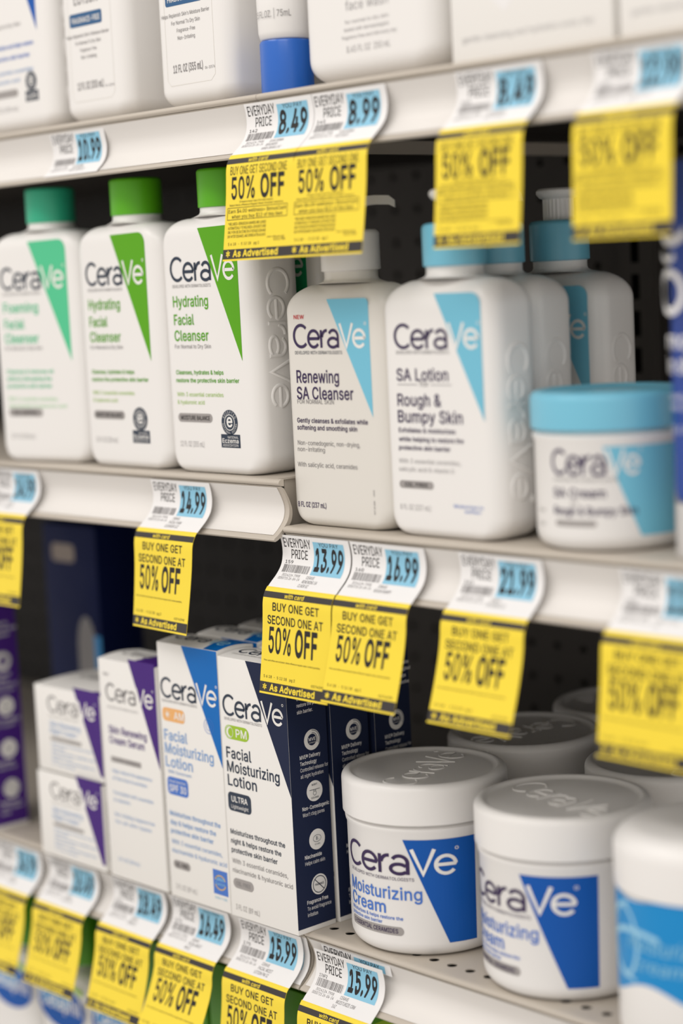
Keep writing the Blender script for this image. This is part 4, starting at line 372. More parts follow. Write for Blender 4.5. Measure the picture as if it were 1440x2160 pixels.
;[:i<2:i<6:k<::l<>:p<?:r<A:v<B:~<B=G<q=G<v=I<z=K=$=O=&=T=(=Z=(>(=&>.=#>4<x>8<q>;<B>;<B>D<C>N<F>R<J>U<S>W<V>W<a>U<i>S<p>S<t>U<y>W=#>]=%>a=1?-=2?3=2?7=/?==.?@=)?D=#?F<p?J<k?K<Q?M<K?M
<$?D;z?B;k?9;i?7;a?0;V?%;L>i;K>e;H>M;H>;;(>;:|>::u>7:q>2:o>.:n>(:n=Z:o=T:r=N:x=J;$=G;H=G;H:~;I:v;L:p;O:m;S:k;X:ig>^%;r<[9U<b9U<|9W=+9X=H9c=c9p=e9r=o9|=~:0>1:N>2:R>6:u>6>(>5>.>3>2>/
>7>)>:=~>;=M>;=G>8=A>4=>>.==>)=0>3=+>5<r><<T>><4>:<0>9;j>*;Q=p;K=i;9=L;5=A;,=$;(<T;,<*;-<$;8;[;L;=;Q;8;j;%<,:r<0:q<6:p<S:l<p:n=.:v=<;&=<:x=8:b=/:T<w:L<b:I<]:I<?:N</:Y;~:k;x:o;r:r;l
:s;f:r;a:p;>:Z;;:X;7:U;5:P;3:L;3:I;4:C;6:?;M9~;Q9w;U9u;y9a<$9^<=9W;@<[;a<J;d<=;j<2;t<)<*<$<<;|<R<$<l<)<~<*=%<2=4<>=@<F=D<L=G<[=I<l=G<p=F<~=@=-=6=5=&=7<~=;<l==<U=:<;=6<,=5<(=-;s<|;j
<n;ch>S$;a;H:i;x:i<#:k<(:m<+:p<-:t</:y</:~</<n<1=$<5=2<==<<F=B<Q=F<_=H<s=E=%===.=.=1<s=1:~=2:v=4:r=5:p=9:l==:k=A:i=q:i=w:j>#:m>(:r>+:y>+<x>(=@=w=_=v=c=h=v=c=|=Q>.=K>2=1>;<l>><O>:<G
>8</>-</?.<-?3<+?7<%?;;x?>;E?>;A?<;<?:;8?5;5?.;5:~;6:v;9:p;<:m;A:k;E:ii<V%;:;H:i;u:i;|:j<%:l<+:p<-:t</:y</>(<.>.<+>4<%>8;x>;;E>;;A>9;<>7;8>2;5>+;5:~;6:v;9:p;<:m;A:k;E:i;C;^>A;d>A;q
>D;u>F<(>M<,>R<3>^<5>e<7>q<7>v<4?*<2?.<+?8<&?<;s?E;m?G;a?I;Z?I;L?F;G?D;>?=;9?8;2?/;1?,;/?%;->s;/>f;1>^;7>T;>>M;H>F;L>Dj<V%;J:u9Z;(9Z;A9];F9_;[9i;l9t;p9y;s:#<$:4<-:J</:e</>(<.>.<+>4
<%>8;x>;;E>;;A>9;<>7;8>2;5>+;5:g;4:];4:Z;1:V;,:R:~:P:r:P:n:N:j:M:f:I:e:F:c:C:b:=:b9o:c9i:f9c:j9^:o9[;E;]>A;c>A;q>D;u>F<%>M<,>S<2>Z<3>^<5>e<7>q<7>v<4?*<2?/<+?8<%?=;v?D;s?E;m?G;_?I;Y
?I;L?F;H?D;=?<;8?7;1?,;/?%;->s;->n;0>a;2>[;9>Q;>>L;J>E;Q>Ck>>$;Z;H:i;x:i<#:k<%:l<+:p<,:r<.:v</:~</<&<5<,<;<$=3:r=9:l==:j=C:i>$:i>*:k>.:m>2:r>5:y>5;&>3;+>2;.<t<d>)=u>,=|>->(>,>.>*>2
>)>4>#>8=y>:=s>;=<>;=6>:=3>8=0>7<z>&</=4</?+<.?1<+?7<%?;;x?>;E?>;A?<;<?:;8?5;5?.;5:~;6:v;9:p;<:m;A:k;E:il<h$;I<-:g<A:h<Q:l<V:o<Z:t<]:x<^;$<^;)<V;K<U;O<S;S<O;X<L;Y<F;]<B;]<7;Z<2;Z</
;k</?.<-?3<+?7<%?;;x?>;E?>;??;;9?7;6?1;5?+;5;^;9;B;:;>;<;9;F;);H;$;M:z;a:o;f:l;j:km@0$<0;H:i;x:i<#:k<(:m<+:p<-:t</:y</:~</<v<0=*<5=6<<=?<B=D<X=I<g=G<r=A<x=7<|=*<|:~<|:y=#:t=%:p=):m
=/:j=5:i=b:i=h:j=k:l=q:p=s:t=u:y=u:~=u<z=z=6>$=;>/=E>7=H>B=I>R=G>]=A>e=8>e=7>h=&>h:~>h:y>j:t>l:p>r:l>u:j>|:i?M:i?S:j?Y:m?]:p?_:t?b:y?b:~?b=)?^=E?]=K?Q=g?D=z?=>&?/>1?*>4>o><>l>=>R>?
>L>?>&>7=y>5=t>2=U=u=N>$=I>)=3>8=/>:=+>;<k>?<c>?<?>7<9>5<->+<+>0<)>4<#>8;v>;;H>;;B>:;<>7;9>4;7>0;5>+;5>(;5:~;6:v;9:p;<:m;A:k;E:in>R$;d;H:i;x:i<#:k<(:m<+:p<-:t</:y</:~</<n<1=$<5=2<=
=<<F=B<Q=F<_=H<s=E=%===.=.=1<s=1:~=2:v=4:r=5:p=;:l=>:j=D:i=t:i=y:k=|:l>&:p>(:r>*:v>+:~>+<x>(=?=w=^=k=q=g=v=c=|=M>0=I>2=1>;<n>><h>><I>9<,>+<*>2<%>7;y>:;s>;;E>;;A>9;=>8;9>4;8>2;6>.;5
>(;5:~;6:v;9:p;<:m;A:k;E:io>V%;J<]:c<c:c=.:i=M:u=R:x=i;2=o;8>*;U>,;Y>8<%><<N>8<~>,=G>)=M=o=i=i=o=R>)=M>,=.>9=*>:<_>><9>:<2>8;m>*;R=n;M=i;:=K;8=G;,<~;(<P;,<*;-;|;9;W;M;8;R;3;k:x;p:u
<5:i<9:h;<<^;W<K;Y<>;b<3;n<)<%<$<9;|<P<$<h<)<|<3=3<>=?<L=F<]=I<_=I<p=F=&=?=1=3=;<|=?<h=A<M=?<9=;<%=1;n=&;b<r;Yp>^%;V;H9Z;x9Z<#9]<%9^<+9c<,9e<.9i</9o</:x<;:o<L:h<R:e<p:c=;:i=W:u=]:x
=x;8>2;V>?<$>B<N>?=#>7==>1=L=x=j=s=p=[>*==>8=7>:<o>><R><<@>6<:>3<->)<,>.<*>2<%>7;y>:;s>;;H>;;B>:;?>8;9>4;7>0;5>+;5>(;59o;69i;99c;<9_;A9];E9Z;<<h;W<V;Y<N;^<H;b<>;m<6<#<0<8<.<O<0<k<5
=%<==5<H=?<V=G<h=I<y=G=-=@=9=5=@=$=F<j=H<S=F<9=@<$=7;m=-;b<y;Yq>^%;T=N9Z=|9Z>(9[>,9^>19c>39g>59l>5>(>4>.>1>4>,>8>(>:=|>;=P>;=J>:=E>8=A>4=>>.==>)=0>3=)>6<q><<T>><4>:<0>9;m>,;g>);L=j
;8=J;,=#;(<R;+<,;,;|;8;V;J;9;R;1;g:x;m:u</:i<N:d<W:c<n:e<t:f=0:o=;:w=;9l=>9e=B9_=H9[;<<[;W<I;Z<>;b<2;m<*<$<$<9;|<P<$<j<*=$<1=5<<=@<J=G<Z=I<n=G<|=@=-=5=6=$=:<k=<<S=:<8=5<#=,;m<|;b<v
;^<n;Yr=@$;W;H:i;x:i<#:k<(:m<+:p<-:t</:y</:~</<u<0=&<4=1<:=9<D=@<P=E<]=F<l=E<w=D<|=D=)=G=+=H=/=M=1=Q=2=W=2>.=0>2=.>7=+>:=&><<|>><x>><b>><I>;<B>9<0>1<,>.<*>2<%>7;|>9;v>;;H>;;B>:;?>8
;9>4;7>0;5>+;5>(;5:~;6:v;9:p;<:m;A:k;E:is>3$<-<I:c<P:c<l:f<p:g=3:p=K;$=a;9=k;K=m;O=o;S=r;o=r;t=m<2=k<8=[<N=U<U=@<f=<<h<t<s<J<~</=.<-=2<,=5<,=8<-==<3=C<>=I<O=K<b=I<l=C<s=:<y=.<|=+=&
=&=.=#=5=#=^=.=f=1=j=5=l=:=m=@=l=F=W=m=U=o=C>(=1>3=,>5<n><<Q>><6><<.>;;o>3;U>$;A=j;6=R;4=L;1=9;1=4;2=/;5<r;7<l;E<V;K<N;c<>;i<<</<1<Z<&<l;z<r;v<v;q<v;n<t;h<n;a<_;X<L;V<:;W<.;^<%;g;x
;y;s<%;m<);g<*;X<(;5;y;0;v;,;q;*;m;);g;*;a;1;I;3;E;?;3;R:y;T:x;l:m;s:j<-:et=*$;k<A:f<V:g<i:k<n:m<r:q<t:v<v:z<v;(<n;K<m;P<j;U<d;Y<];]<U;]<L;Z<D;Y<<;Z<:;[<8;^<7;i<7=G<_=G<f=J<l=N<o=T
<p=Z<p>+<n>0<l>4<h>8<c>:<[>;<7>;<7>m<5>r<4>t<0>y<.>z<*>~<#?#;M?#;I>|;D>y;@>t;=>m;=>;;(>;:|>::u>7:r>4:p>0:n>+:n>(:n=W:p=S:r=N:u=K:z=I;$=G;(=G;==G;=;e;B;E;C;A;E;=;T;&;W:~;[:z;v:l<$:j
u>S$;e<K:e<P:e<p:j=3:x=6:r=::m=@:j=F:i=t:i=y:k>#:m>&:p>):t>+:y>+:~>+>(>*>.>(>2>#>7=y>9=t>;=q>;=A>;==>9=9>8=5>4=4>2=2>.=1>(=1<6=0<(=*;r<|;g<s;a<p;_<g;Z<Y;Y<F;]<:;g<2;u</<1</>(<.>.<,
>2<+>4<%>8<#>9;x>;;H>;;B>:;?>8;9>4;7>0;5>+;5>(;5<,;8;c;A;F;C;B;R;-;V;(;k:t<,:i<0:hv>D$;I<>:i<o:i<t:k<v:l<|:p=#:s>4=|>5>(>4>.>1>4>,>8>(>:=|>;=J>;=G>;=C>9=>>7=;>4=8>.<X<C<T<7<Q<B;r>.
;o>4;i>8;c>;;/>;;)>:;$>8:~>7:x>2:v>.:u>(:w=y<,:u</:p<4:l<8:jw?l$;j<,:i<Z:i<_:k<d:l<h:p<i:r<m:|=4<;=;<V=C<;=e:|=g:u=i:r=m:m=o:l=s:j=y:i>K:i>Q:j>W:m>[:r>_:y?V=|?W>(?W>+?U>0?S>4?P>7?K
>9?G>;?D>;>m>;>f>8>a>4>_>2>[>,>4<L=h>+=g>/=e>2=a>7=^>8=Y>:=S>;=$>;<x>:<t>8<o>4<n>2<k>,<J<j<C<L;u>,;r>2;n>7;k>8;h>:;b>;;3>;;->:;&>7:~>2:z>.:y>(:z=|;r:y;u:r;y:m<%:jx>=$;c;2:i;e:i;k:j
;q:m;u:r<D;U<P;l<Q;k<^;V=.:r=2:m=5:l=8:j=>:i=q:i=t:i=y:k>#:m>&:p>*:v>+:~>*;)>(;-=)<R>#=w>&>#>&>+>#>2=y>7=s>:=m>;=:>;=4>:=1>8=+>3=&>.<a=U<R==<B=W;~>1;z>3;u>8;q>:;k>;;7>;;4>;;/>9;+>7
;(>4;$>.;#>(;$=|;&=w;|<T:z;+:x;&:x:~:y:v:|:r:~:p;):l;,:jy>D$;[;c9X;i9X<09a<49b<99d<S9x<W:#<Y:&<m:F<q:P>4=|>5>(>4>.>1>4>,>8>(>:=|>;=K>;=H>;=C>9=?>7=<>4=9>.<X<B<T<7<Q<B;r>.;o>4;i>8;c
>;;/>;;)>:;$>8:~>7:x>2:v>.:u>(:w=y<*:~<#:j;r:T;q:S;j:O;Y:P;O:Q;K:Q;E:N;?:J;<:C;29z;19s;29l;59f;99b;?9_;L9Zz>>$;U;@:i=d:i=j:j=m:l=p:m=t:r=v:v=w:~=w;J=v;P=t;S=s;V=m;Z=j;]=d;^<H;^=p=S
=r=W=s=^=s>(=r>.=p>2=o>4=k>8=f>:=_>;;D>;;>>:;;>8;8>7;4>2;2>.;1>(;1=W;2=Q;4=M;5=K;;=G;>=E;D=D<Y=D;2;Q;/;K;-;G;-;C;-:~;.:v;1:p;5:l;::j0>s%;G<l:d<q:d=::j=@:l=G:o=b:~=e;$>);C>=;o>I<D>M
=$>I=b>?>/><>:>)>d=e?)=[?-=>?<<n?C<b?B<@?<;~?-;u?);V>d;E>A;A>7;5=b;1=);5<D;>;x;B;l;U;C;u;$;~:z<@:k<b:e;?<l;Y<[;]<X;^<K;g<>;w<4<7<.<V<+=)<.=O<4=p<?>1<I>?<L>A<Z>I<n>M=$>I=3>A=@>0=J=p
=P=N=S=$=P<W=J<7=@;w=3;g=%;^<~;]<n;Y1>s$;Q;Y:i>0:i>6:j>::l>?:p>B:v>C:~>C;L>@;S><;X>6;[>0;]=I;]=I?+=H?1=F?5=B?:=<?==6?><W?><T?><O?<<H?7;T>Y;O>T;M>O;L>I;L=n;N=i;P=e;U=a;Y=^;a=];e=];k
=a<N>4<N;];Y;];S;[;M;X;I;S;F;L;F:y;I:r;M:m;S:j2>s$;r;P:i>.:i>4:j>8:l>=:p>?:t>A:y>A:~>A;N>?;S>=;W>:;Z>6;]>1;_>.;_<c;_=?<>=q<w>2=I>4=M>5=Q><=|>8>@>7>E>->^>*>d=t>v=n>~=V?3=R?5=5?@<l?C
<f?C<E?><%?2;i>~;b>u;P>b;M>[;B><;>=u;?=n;A=i;E=e;K=b;Q=a<$=a<+=b<.=d<4=h<7=n<8=s<9>*<>>6<?>8<E>@<N>F<Z>L<j>M=->F=5>A=<>9=A>.=B>%=B=|=<=c=,=F<c<z;A;P;@;N;>;J;=;D;=:~;>:v;A:p;E:l;J:j
3>s$<$<d:d<n:e=1:h=5:i=U:t=p;*=s;-=y;2>1;F>?;g>D<,>D<6>?<T>2<t=z=/=s=5=p=8=U=G=8=P=8=Q>2>T>4>X>6>]>6>b>6?.>4?3>2?7>.?;>)?==~?>;T?>;N?=;I?;;E?7;B?1;A?+;A>W;C>R;D>P;H>K;K>J;N>H;T>G<o
>G<*=P<(=L<&=F<&<x<)<t<+<o<0<k<4<i<:<h<[<h<t<f=-<_=9<V=B<K=G<?=H<2=G;|=A;q=9;h=/;b<h;Y<f;Y<G;_<<;f<4;n<.;w<*<-<(<2<#<7;w<:;q<;;B<;;<<:;6<7;2<2;0<.;/<(;4;c;5;^;7;X;E;?;[;);z:r<>:h<D
:g4>s$;c=::i=j:i=q:l=v:p=y:v=z:~=z;Z>B;Z>H;^>N;c>Q;i>R;o>R<>>Q<D>O<H>K<M>E<P>?<Q=z<Q=z=V=w=^=s=d=m=g=g=h=7=h=3=f=/=e=+=a=*=^=(=Y=&=S=&<Q<8<Q=_>z=b?$=c?+=c?.=a?3=^?7=Z?:=U?<=Q?>=N?>
<|?><u?=<r?;<l?7<j?3;/<F;-<A;,<;;,;o;-;i;0;c;5;^;<;Z=&;Z=&:~=(:v=+:p=/:l=4:j5>s$<.<g:d<n:d=2:h=9:j=W:w=r;0=w;5>0;N>>;q>?;u>C<=>A<U>@<_>9<v>-=5=x=H=q=N=b=[=M=h=I=j=3=p=.=q<n=s<F=m<A
=k<A=n<F>G=w>G>#>H>(>J>*>K>.>P>/>R>1>W>1?+>0?1>.?5>*?:>#?==w?>;h?>;b?=;[?;;W?7;T?1;S?-;?=&;?<~;B<v;C<s;I<o;L<m;P<l<%<g<,<h<0<j<H<x<d=#<h=#<w<|=,<t=7<l=?<a=E<O=G<<=E<,=@;w=8;m=-;c=*
;a<x;Z<j;Y<N;_<=;n<;;q<7;w<4<,<2<0<.<6<*<8<$<:;|<:;M<:;G<9;C<7;><3;<<.;:<*;:;~;?;_;J;G;N;A;^;1;e;+;j;&<&:r<C:h<H:g6>s%;R<k:d<p:d=5:h=9:i=U:t=Z:w=q;/=w;4>/;K><;k>>;q>A<8>><]>;<g>1=&
=|===u=C=^=S=Y=U=@=_=;=b<u=f=i>~=k?&=k?+=j?1=h?5=g?7=c?;=^?<=Y?><~?><v?;<p?6;t=m;J=#;?<];<<<;@;t;A;p;N;M;b;4;g;/<$:v<):t<E:i<I:h;><k;X<];Z<P;a<E;k<>;u<9<)<6<;<8<K<><Z<E<f<O<m<[<r<j
<u<n<u<|<s=-<n=9<e=@<X=E<M=F<J=G<8=F<*=E<&=@;u=8;j=-;a<~;Z7>s$;I;i:i<B:i<F:k<J:l<N:p<P:s>A>R>B>X>B?.>@?3>??5>;?:>8?;>5?=>/?>;N?>;H?=;E?;;B?:;>?5;<?1;;?+;;>W;=>R;?>N;B>K;G>I;K>G;N>G
=9>G;V;+;T;&;T:~;U:v;W:r;X:p;^:l;c:j8>s&;^<j:d<n:d=+:f=;:h=[:s=x;+>7;C>D;_>F;f>J<*>G<D>?<[>=<a>1<t=y=-=r=1>)=A>+=D>6=]>8=d><>&>9>D>7>J>.>_>*>g=n?#=U?4=Q?6=5?@<n?C<H?@<+?6<(?4;j?#;c
>w;R>e;F>H;A>,;A>#;E=d;G=];T=A;f=1;^=,;L<t;A<b;><Z;8<F;4<,;4<%;8;h;:;_;G;C;W;1;_;+<#:r<B:h<H:g;@<k;X<Z;Y<S;[<J;_<>;g<6;o<1;y<0<.<1<:<7<E<@<P<J<V<N<X<Z<]<l<_<~<]=/<X=3<W=><P=F<F=K<<
=N</=N<,=L;|=I;s=G;o=@;h=4;_=$;Z;7<l=S<P=Y<I=^<A=h<==r<<>%<=>1<A>9<I>C<P>G<l>M=.>G=5>C=;>;=@>1=A>#=@=r=<=h=4=^=-=Y9>s%;U<&:i<[:i<d:l<i:q=e<:>4=*>==G>>=L>A=i>>>2><>9>0>X=w>s=q>x=b?+
=Y?1=U?3=9?>=5??<p?C<h?C<I??<E?><%?1;g>x;b>r;O>[;L>V;A>:;@>6;<=n;==f;@=J;A=F;K=*;O=#;^<i;d<d;|<R<@<F<D<E<c<A;o;+;m;&;m:~;n:v;p:r;q:p;w:l;z:j;@<j=2<]=4<P=9<F=B<>=M<9=X<8=[<7=o<8>#<9
>&<>>2<F>=<P>F<]>K<n>M<~>K=->F=8>==@>2=E>#=G=k=F=[=D=V=@=L=9=B=.=9=%=6<y=4<n=2.<g$;B;g:f;l:f;z:i<$:k<0:s<4:w<=;+<A;9<B;?<B;D<=;T<4;c<0;g;~;p;l;u;i;u;c;t;S;q;O;o;D;g;@;c;7;T;5;N;3;A
;4;9;6;-;8;);@:w;D:s;Q:j;W:h,<g$;<;=9l;c9l;g9n;l9p;p9u;r9x<?;Q<?;X<<;a<8;f<4;h</;j<,;j;O;j;K;h;F;f;C;c;A;^;?;W;*:&;+9y;.9s;19p;59n;:9l&>o&;x<T:d<W:d<v:g=8:o=Q:z=U:~=Y;%=f:r=j:m=p:j
=v:i>S:i>Z:l>a:p>d:v>e:~>d;)>b;.>6;c>F<+>L<F>N<k>M<q>J<w>G<z>B<~>>=$>;=$=k=$=h=$=c<~=^<z=Z<w=W<q=V<h=T<Q=S<P=*=+=4=3=K=G=P=M=d=j=f=n=m>5=m>:=i>S=a>i=]>n=Q>|=K?&=9?4<|?=<v??<Z?A<<??
<7?=;y?4;g?&;b>~;V>o;Q>h;I>R;G>H;E>6;G=v;N=c;P=];i=9;S=);N<~;4<[;.<N;*<B;(<*;+;f;,;b;.;];9;C;I;2;O;+;h:t<+:i<4:g;2<P;W<E;X<8;]<0;d<(;l<#;v;~<(<#<0<#<2<(<:<B<S=$;f<u;^<h;Y<X;W;2<O=k
<C>#<@>4<@>6<C>B<H>G<L>J<Z>N<f>L<l>H<m>G<p>A<r>9<o>,<f=|$>n&<2<Y:3<y:3=%:4=):6=,:7=0:<=1:>=3:C=3:f==:g=a:r>#;*>,;1>=;E>I;a>K;h>O<,>L<H>D<^>A<d>*=#=|=,=V=?=3=K=3>E=>>@=I>4=O=y=R=t=W
=p=[=n=c=m>7=m>==n>C=q>G=w>J>#>J>+>E>C>C>I>9>_>5>f=w>~=Y?5=;??=3?@=3?a=2?g=/?m=+?q=%?s<y?t<V?t<R?r<M?p<I?k<F?d<F??<#?4;c?$;a>~;H>e;G>c;9>E;8>A;4>#;4=x;;=S;==O;P=4;U=/;t<t;y<r<F<d<F
;a<:;g<1;o<+;y<&<1<$<6;z<;;w<<;t<>;n<?;><?;8<>;2<;;/<8;-<4;+</;+<,;1;b;@;B;X;*;v:q<>:g<F:f<F:F<G:@<J::<N:6<S:4;-=3;_=3<M=<<J=N<==R<6=T<.=R;|=M;q=C;h=6;a;,<F=d<6=m<5=o<1=u<0>#<1>0<5
>8<>>@<F>D%@a);L?$:b?*:b??:e?B:f?S:m?X:p?f:z?k;&?u;7@$;K@%;Q@(;g@(;|@%<4@$<9?w<M?k<a?g<f?V<q?C<z?=<~?&=$>h<~>d<|>M<q>><f>9<_>-<L>$<6=~;|=~;g>$;Q>%;L>,;;>.;7>9;&>>:z>J:p>O:m>c:f>h:e
;:<):i<T:i<Z:l<b:q?Q>z?T?&?T?.?Q?5?M?:?G?=?A?>>q?>>k?=>h?;>b?6;r;-;p;);o:~;p:v;r:r;s:p;y:l;~:j;4?$;O>x;Q>u;S>r;Z>p;g>p;y>q<+>u<2>y<6?&<7?,<6?/<3?4;w?4;g?3;[?0;S?,;P;K<E=(<H=(<Z=*<d
=+<y=5=.=@=4=G=@=Y=G=o=I>,=I>@=G>T=F>X=@>j=>>o=3?%=.?,<|?6<v?9<d?@<H?D<2?A<+?@;p?7;b?,;Z?$;N>l;G>Y;F>V;D>@;D>,;F=q;G=m;M=[;O=V;Z=F;m=6;s=3<(=,<.=*;4<F=o<@=q<==t<:=|<8>-<8>?<9>I<=>Q
<A>U<H>V<M>U<P>R<U>><U>-<T=~<Q=t<M=p*>s$;w<Y<U=&<U=-<X=3<]=6<d=7<j=5=9=Y<~=^<z=c<z=i<|=o=$=s=*>+=G>.=O>.=R>-=X>+=^>%=c=y=g=X=w=Z=x>$>1>*>5>->;>.>A>.>D>,>I=t>i=r>l=m>q=f>t=^>t=W>q=5
>Z=7?&=7?.=5?3=3?7=-?;=&?><V?><P?;<J?7<G?1<F?+<H>Z<#>r;y>t;u>t;o>s;k>q;f>l;d>i;R>L;O>D;O>A;P>;;R>6;W>2;^>.<$=w;|=u;X=d;S=_;P=X;O=R;O=O;Q=J;d=,;f=);k=#;r<z;y<z<%=#<H=9<F<n<F<j<G<d<J
<]<N<X<S<V+>s$;W<V;(=+;(=/;*=3;+=7;/=8;1=:;5=;;;=;<1>3<1>8<3><<5>@<:>C<A>C<o>A<t>@<v><<|>:<~>6=$>0=%=;=%=;=y=9>#=7>)=1>-=+>0<S>0<N>.<L>-<G>)<F>%<D=~<C=v<C=%;K=%;G=#;B<|;><v;;<o;;<A
;=<<;><:;B<5;E<4;H<2;N<1<C<1<C;8<F;1<J;,<P;)->s$;<;u<<=c<<=i<==m<?=r<C=t<H=v<L=v<y=u=%=r=,=m=0=i=2=c=3;u=3;o=2;k=0;f=,;d=&;b<~;b<O;c<I;f<C;i<@;m<>;r<<(=J$;K<H:#<s:#<y:$=%:(=*:,=,:1
=-:7=-::=+:@<d;4<O;x<I<]<P=O<f>C=,?9=-?==-?@=,?F=)?L=%?O<z?Q<v?S<s?S<E?S<@?Q<<?O<8?J<5?E;o>Y;W=b;V=Y;N<_;R<#;_;G;b;?;t:f<7:.<9:,<>:&<B:$)=J$;L;=:#;l:#;q:%;s:&;x:,;z:.<<:e<N;><P;E<[
;|<]<*<b<_<X=Y<W=a<B>V<?>^;z?I;x?K;s?P;o?R;i?S;=?S;7?R;1?O;-?K;+?F;*?@;+?9;K>C;_=M;g<_;a;x;M;6;,:@;*::;*:7;+:1;.:+;1:(;5:%;::#|=+$;=;c9K</9K<59L<;9O<?9S<A9X<B9_<B@G<A@M<>@S<;@V<6@X
<2@Z</@Z;c@Z;[@Y;U@V;Q@R;O@M;N@G;N9_;O9X;R9R;U9O;Y9M;_9K'<t$;;;Y=@<)=@<.=B<2=D<6=I<8=M<9=W<>?+<=?1<;?5<7?:<1?=<+?>;Q?>;M?<;H?:;D?5;B?1;A?.;A?&;F=P;I=I;M=D;S=A®>z*;H<n;e<r;e=7;g=S;q
=q<%>+<6>4<?>D<Q>Q<n>[=3>_=Q>[=u>R>8>D>S>3>j>,>q=r?(=U?6=7?@<r?C<N?@<2?7;o?(;Y>q;S>j;B>T;4>:;*=u;&=U;*=3;3<p;B<R;R<>;Z<6;n<%<1;q<N;g;1<p<S<Y<V<V<W<^<W<d<Y<h<[<l<b<o<i<o<~<z<h=$<_=+
<Z=0<X=.<V;*<*<x;~=(;s=<;q=R;s=l;~>&<*>/;0=b=$=a=%=Q=A=W=F=Z=K=d=h=d=p=Y>2=c>(=m=l=o=T=m=<=d=);*<p=i<o=i<o=m<r=m<t=l<s=j<q=i;*=3>L=&>O<V>O<W>P<q>R=.>P=5>M
""".split("\n"))]
def _letters(_D):
    "outline polygons of a plain sans-serif alphabet, two digits per number"
    out = {}; i = 0
    def num():
        nonlocal i
        v = _B.index(_D[i]) * len(_B) + _B.index(_D[i + 1]) - 2000; i += 2; return v
    while i < len(_D):
        ch = _D[i]; i += 1; adv = num(); nl = _B.index(_D[i]); i += 1; loops = []
        for _ in range(nl):
            n = num(); loops.append([(num() / 700, num() / 700) for _ in range(n)])
        out[ch] = (adv / 700, loops)
    return out
LET = [_letters(d) for d in _DATA]        # regular, bold, heavy
_gc = {}; _tc = {}
def area(l): return sum(l[i - 1][0] * l[i][1] - l[i][0] * l[i - 1][1] for i in range(len(l))) / 2
def inside(p, l):
    r = False
    for i in range(len(l)):
        (x1, y1), (x2, y2) = l[i - 1], l[i]
        if (y1 > p[1]) != (y2 > p[1]) and p[0] < x1 + (p[1] - y1) / (y2 - y1) * (x2 - x1): r = not r
    return r
def fill(loops):
    "triangles of one outline with its holes, keeping the first method whose area is right"
    want = abs(area(loops[0])) - sum(abs(area(l)) for l in loops[1:]); best = None
    for way in range(3):
        if way < 2:
            bm = bmesh.new(); E_ = []
            for l in loops:
                vs = [bm.verts.new((x, y, 0)) for x, y in l]
                E_ += [bm.edges.new((vs[i - 1], vs[i])) for i in range(len(vs))]
            bmesh.ops.triangle_fill(bm, edges=E_, use_beauty=way == 1, normal=(0, 0, 1)); bm.verts.index_update()
            V = [(v.co.x, v.co.y) for v in bm.verts]; F = [tuple(v.index for v in f.verts) for f in bm.faces]; bm.free()
        else:
            V = [p for l in loops for p in l]; F = [tuple(t_) for t_ in tessellate_polygon([[Vector((x, y, 0)) for x, y in l] for l in loops])]
        got = sum(abs(area([V[i] for i in f])) for f in F); err = abs(got - want)
        if best is None or err < best[0]: best = (err, V, F)
        if err < .002 * want: break
    return best[1], best[2]
def glyph(ch, bold):
    if (ch, bold) in _gc: return _gc[(ch, bold)]
    adv, loops = LET[0 if bold < .007 else (1 if bold < .031 else 2)][ch]
    outer = [l for l in loops if sum(inside(l[0], q) for q in loops if q is not l) % 2 == 0]
    V = []; F = []
    for o in outer:
        hv, hf = fill([o] + [l for l in loops if l not in outer and inside(l[0], o)]); b = len(V)
        V += hv; F += [tuple(i + b for i in f) for f in hf]
    _gc[(ch, bold)] = (adv, V, F); return _gc[(ch, bold)]
def glyphs(s, bold=0.0):
    k = (s, bold)
    if k in _tc: return _tc[k]
    V = []; F = []; x = 0
    for ch in s:
        if ch not in LET[0]: x += .20; continue
        adv, gv, gf = glyph(ch, bold); b = len(V)
        V += [(x + a, y) for a, y in gv]; F += [tuple(i + b for i in f) for f in gf]; x += adv
    if V:
        x0 = min(v[0] for v in V); V = [(v[0] - x0, v[1]) for v in V]
    _tc[k] = (V, F); return _tc[k]
def stroke(pts, w, closed=False):
    "quads along a polyline with mitred joints"
    n = len(pts); L = []; R = []
    for i in range(n):
        if closed: a, b = pts[i - 1], pts[(i + 1) % n]
        else: a, b = pts[max(i - 1, 0)], pts[min(i + 1, n - 1)]
        dx, dy = b[0] - a[0], b[1] - a[1]; l = math.hypot(dx, dy) or 1
        nx, ny = -dy / l, dx / l
        if 0 < i < n - 1 or closed:
            c_, d_ = pts[i][0] - a[0], pts[i][1] - a[1]; q = math.hypot(c_, d_) or 1; k = max(.55, abs(-d_ / q * nx + c_ / q * ny)); nx, ny = nx / k, ny / k
        L.append((pts[i][0] + nx * w / 2, pts[i][1] + ny * w / 2)); R.append((pts[i][0] - nx * w / 2, pts[i][1] - ny * w / 2))
    return L, R
def arc(cx, cy, rx, ry, a0, a1, n=24):
    return [(cx + rx * math.cos(math.radians(a0 + (a1 - a0) * k / n)), cy + ry * math.sin(math.radians(a0 + (a1 - a0) * k / n))) for k in range(n + 1)]
CAPH = max(v[1] for v in glyphs('H')[0])
def letter_e(x): return [[(x + .055, .385), (x + .655, .385)] + arc(x + .33, .375, .33, .345, 8, 322, 30)]
LOGO_DARK = [arc(.47, .5, .43, .455, 44, 316, 34)] + letter_e(.91) + [[(1.70, 0), (1.70, .74)], arc(2.035, .40, .28, .32, 172, 84, 10),
             arc(2.43, .46, .27, .265, 152, 0, 14) + [(2.70, 0)], arc(2.40, .21, .29, .19, 33, 327, 26)]
LOGO_LIGHT = [[(2.84, 1.0), (3.20, 0.03), (3.58, 1.0)]] + letter_e(3.62)
LOGO_W = 4.33
REG = arc(4.33, .98, .055, .055, 0, 360, 12)

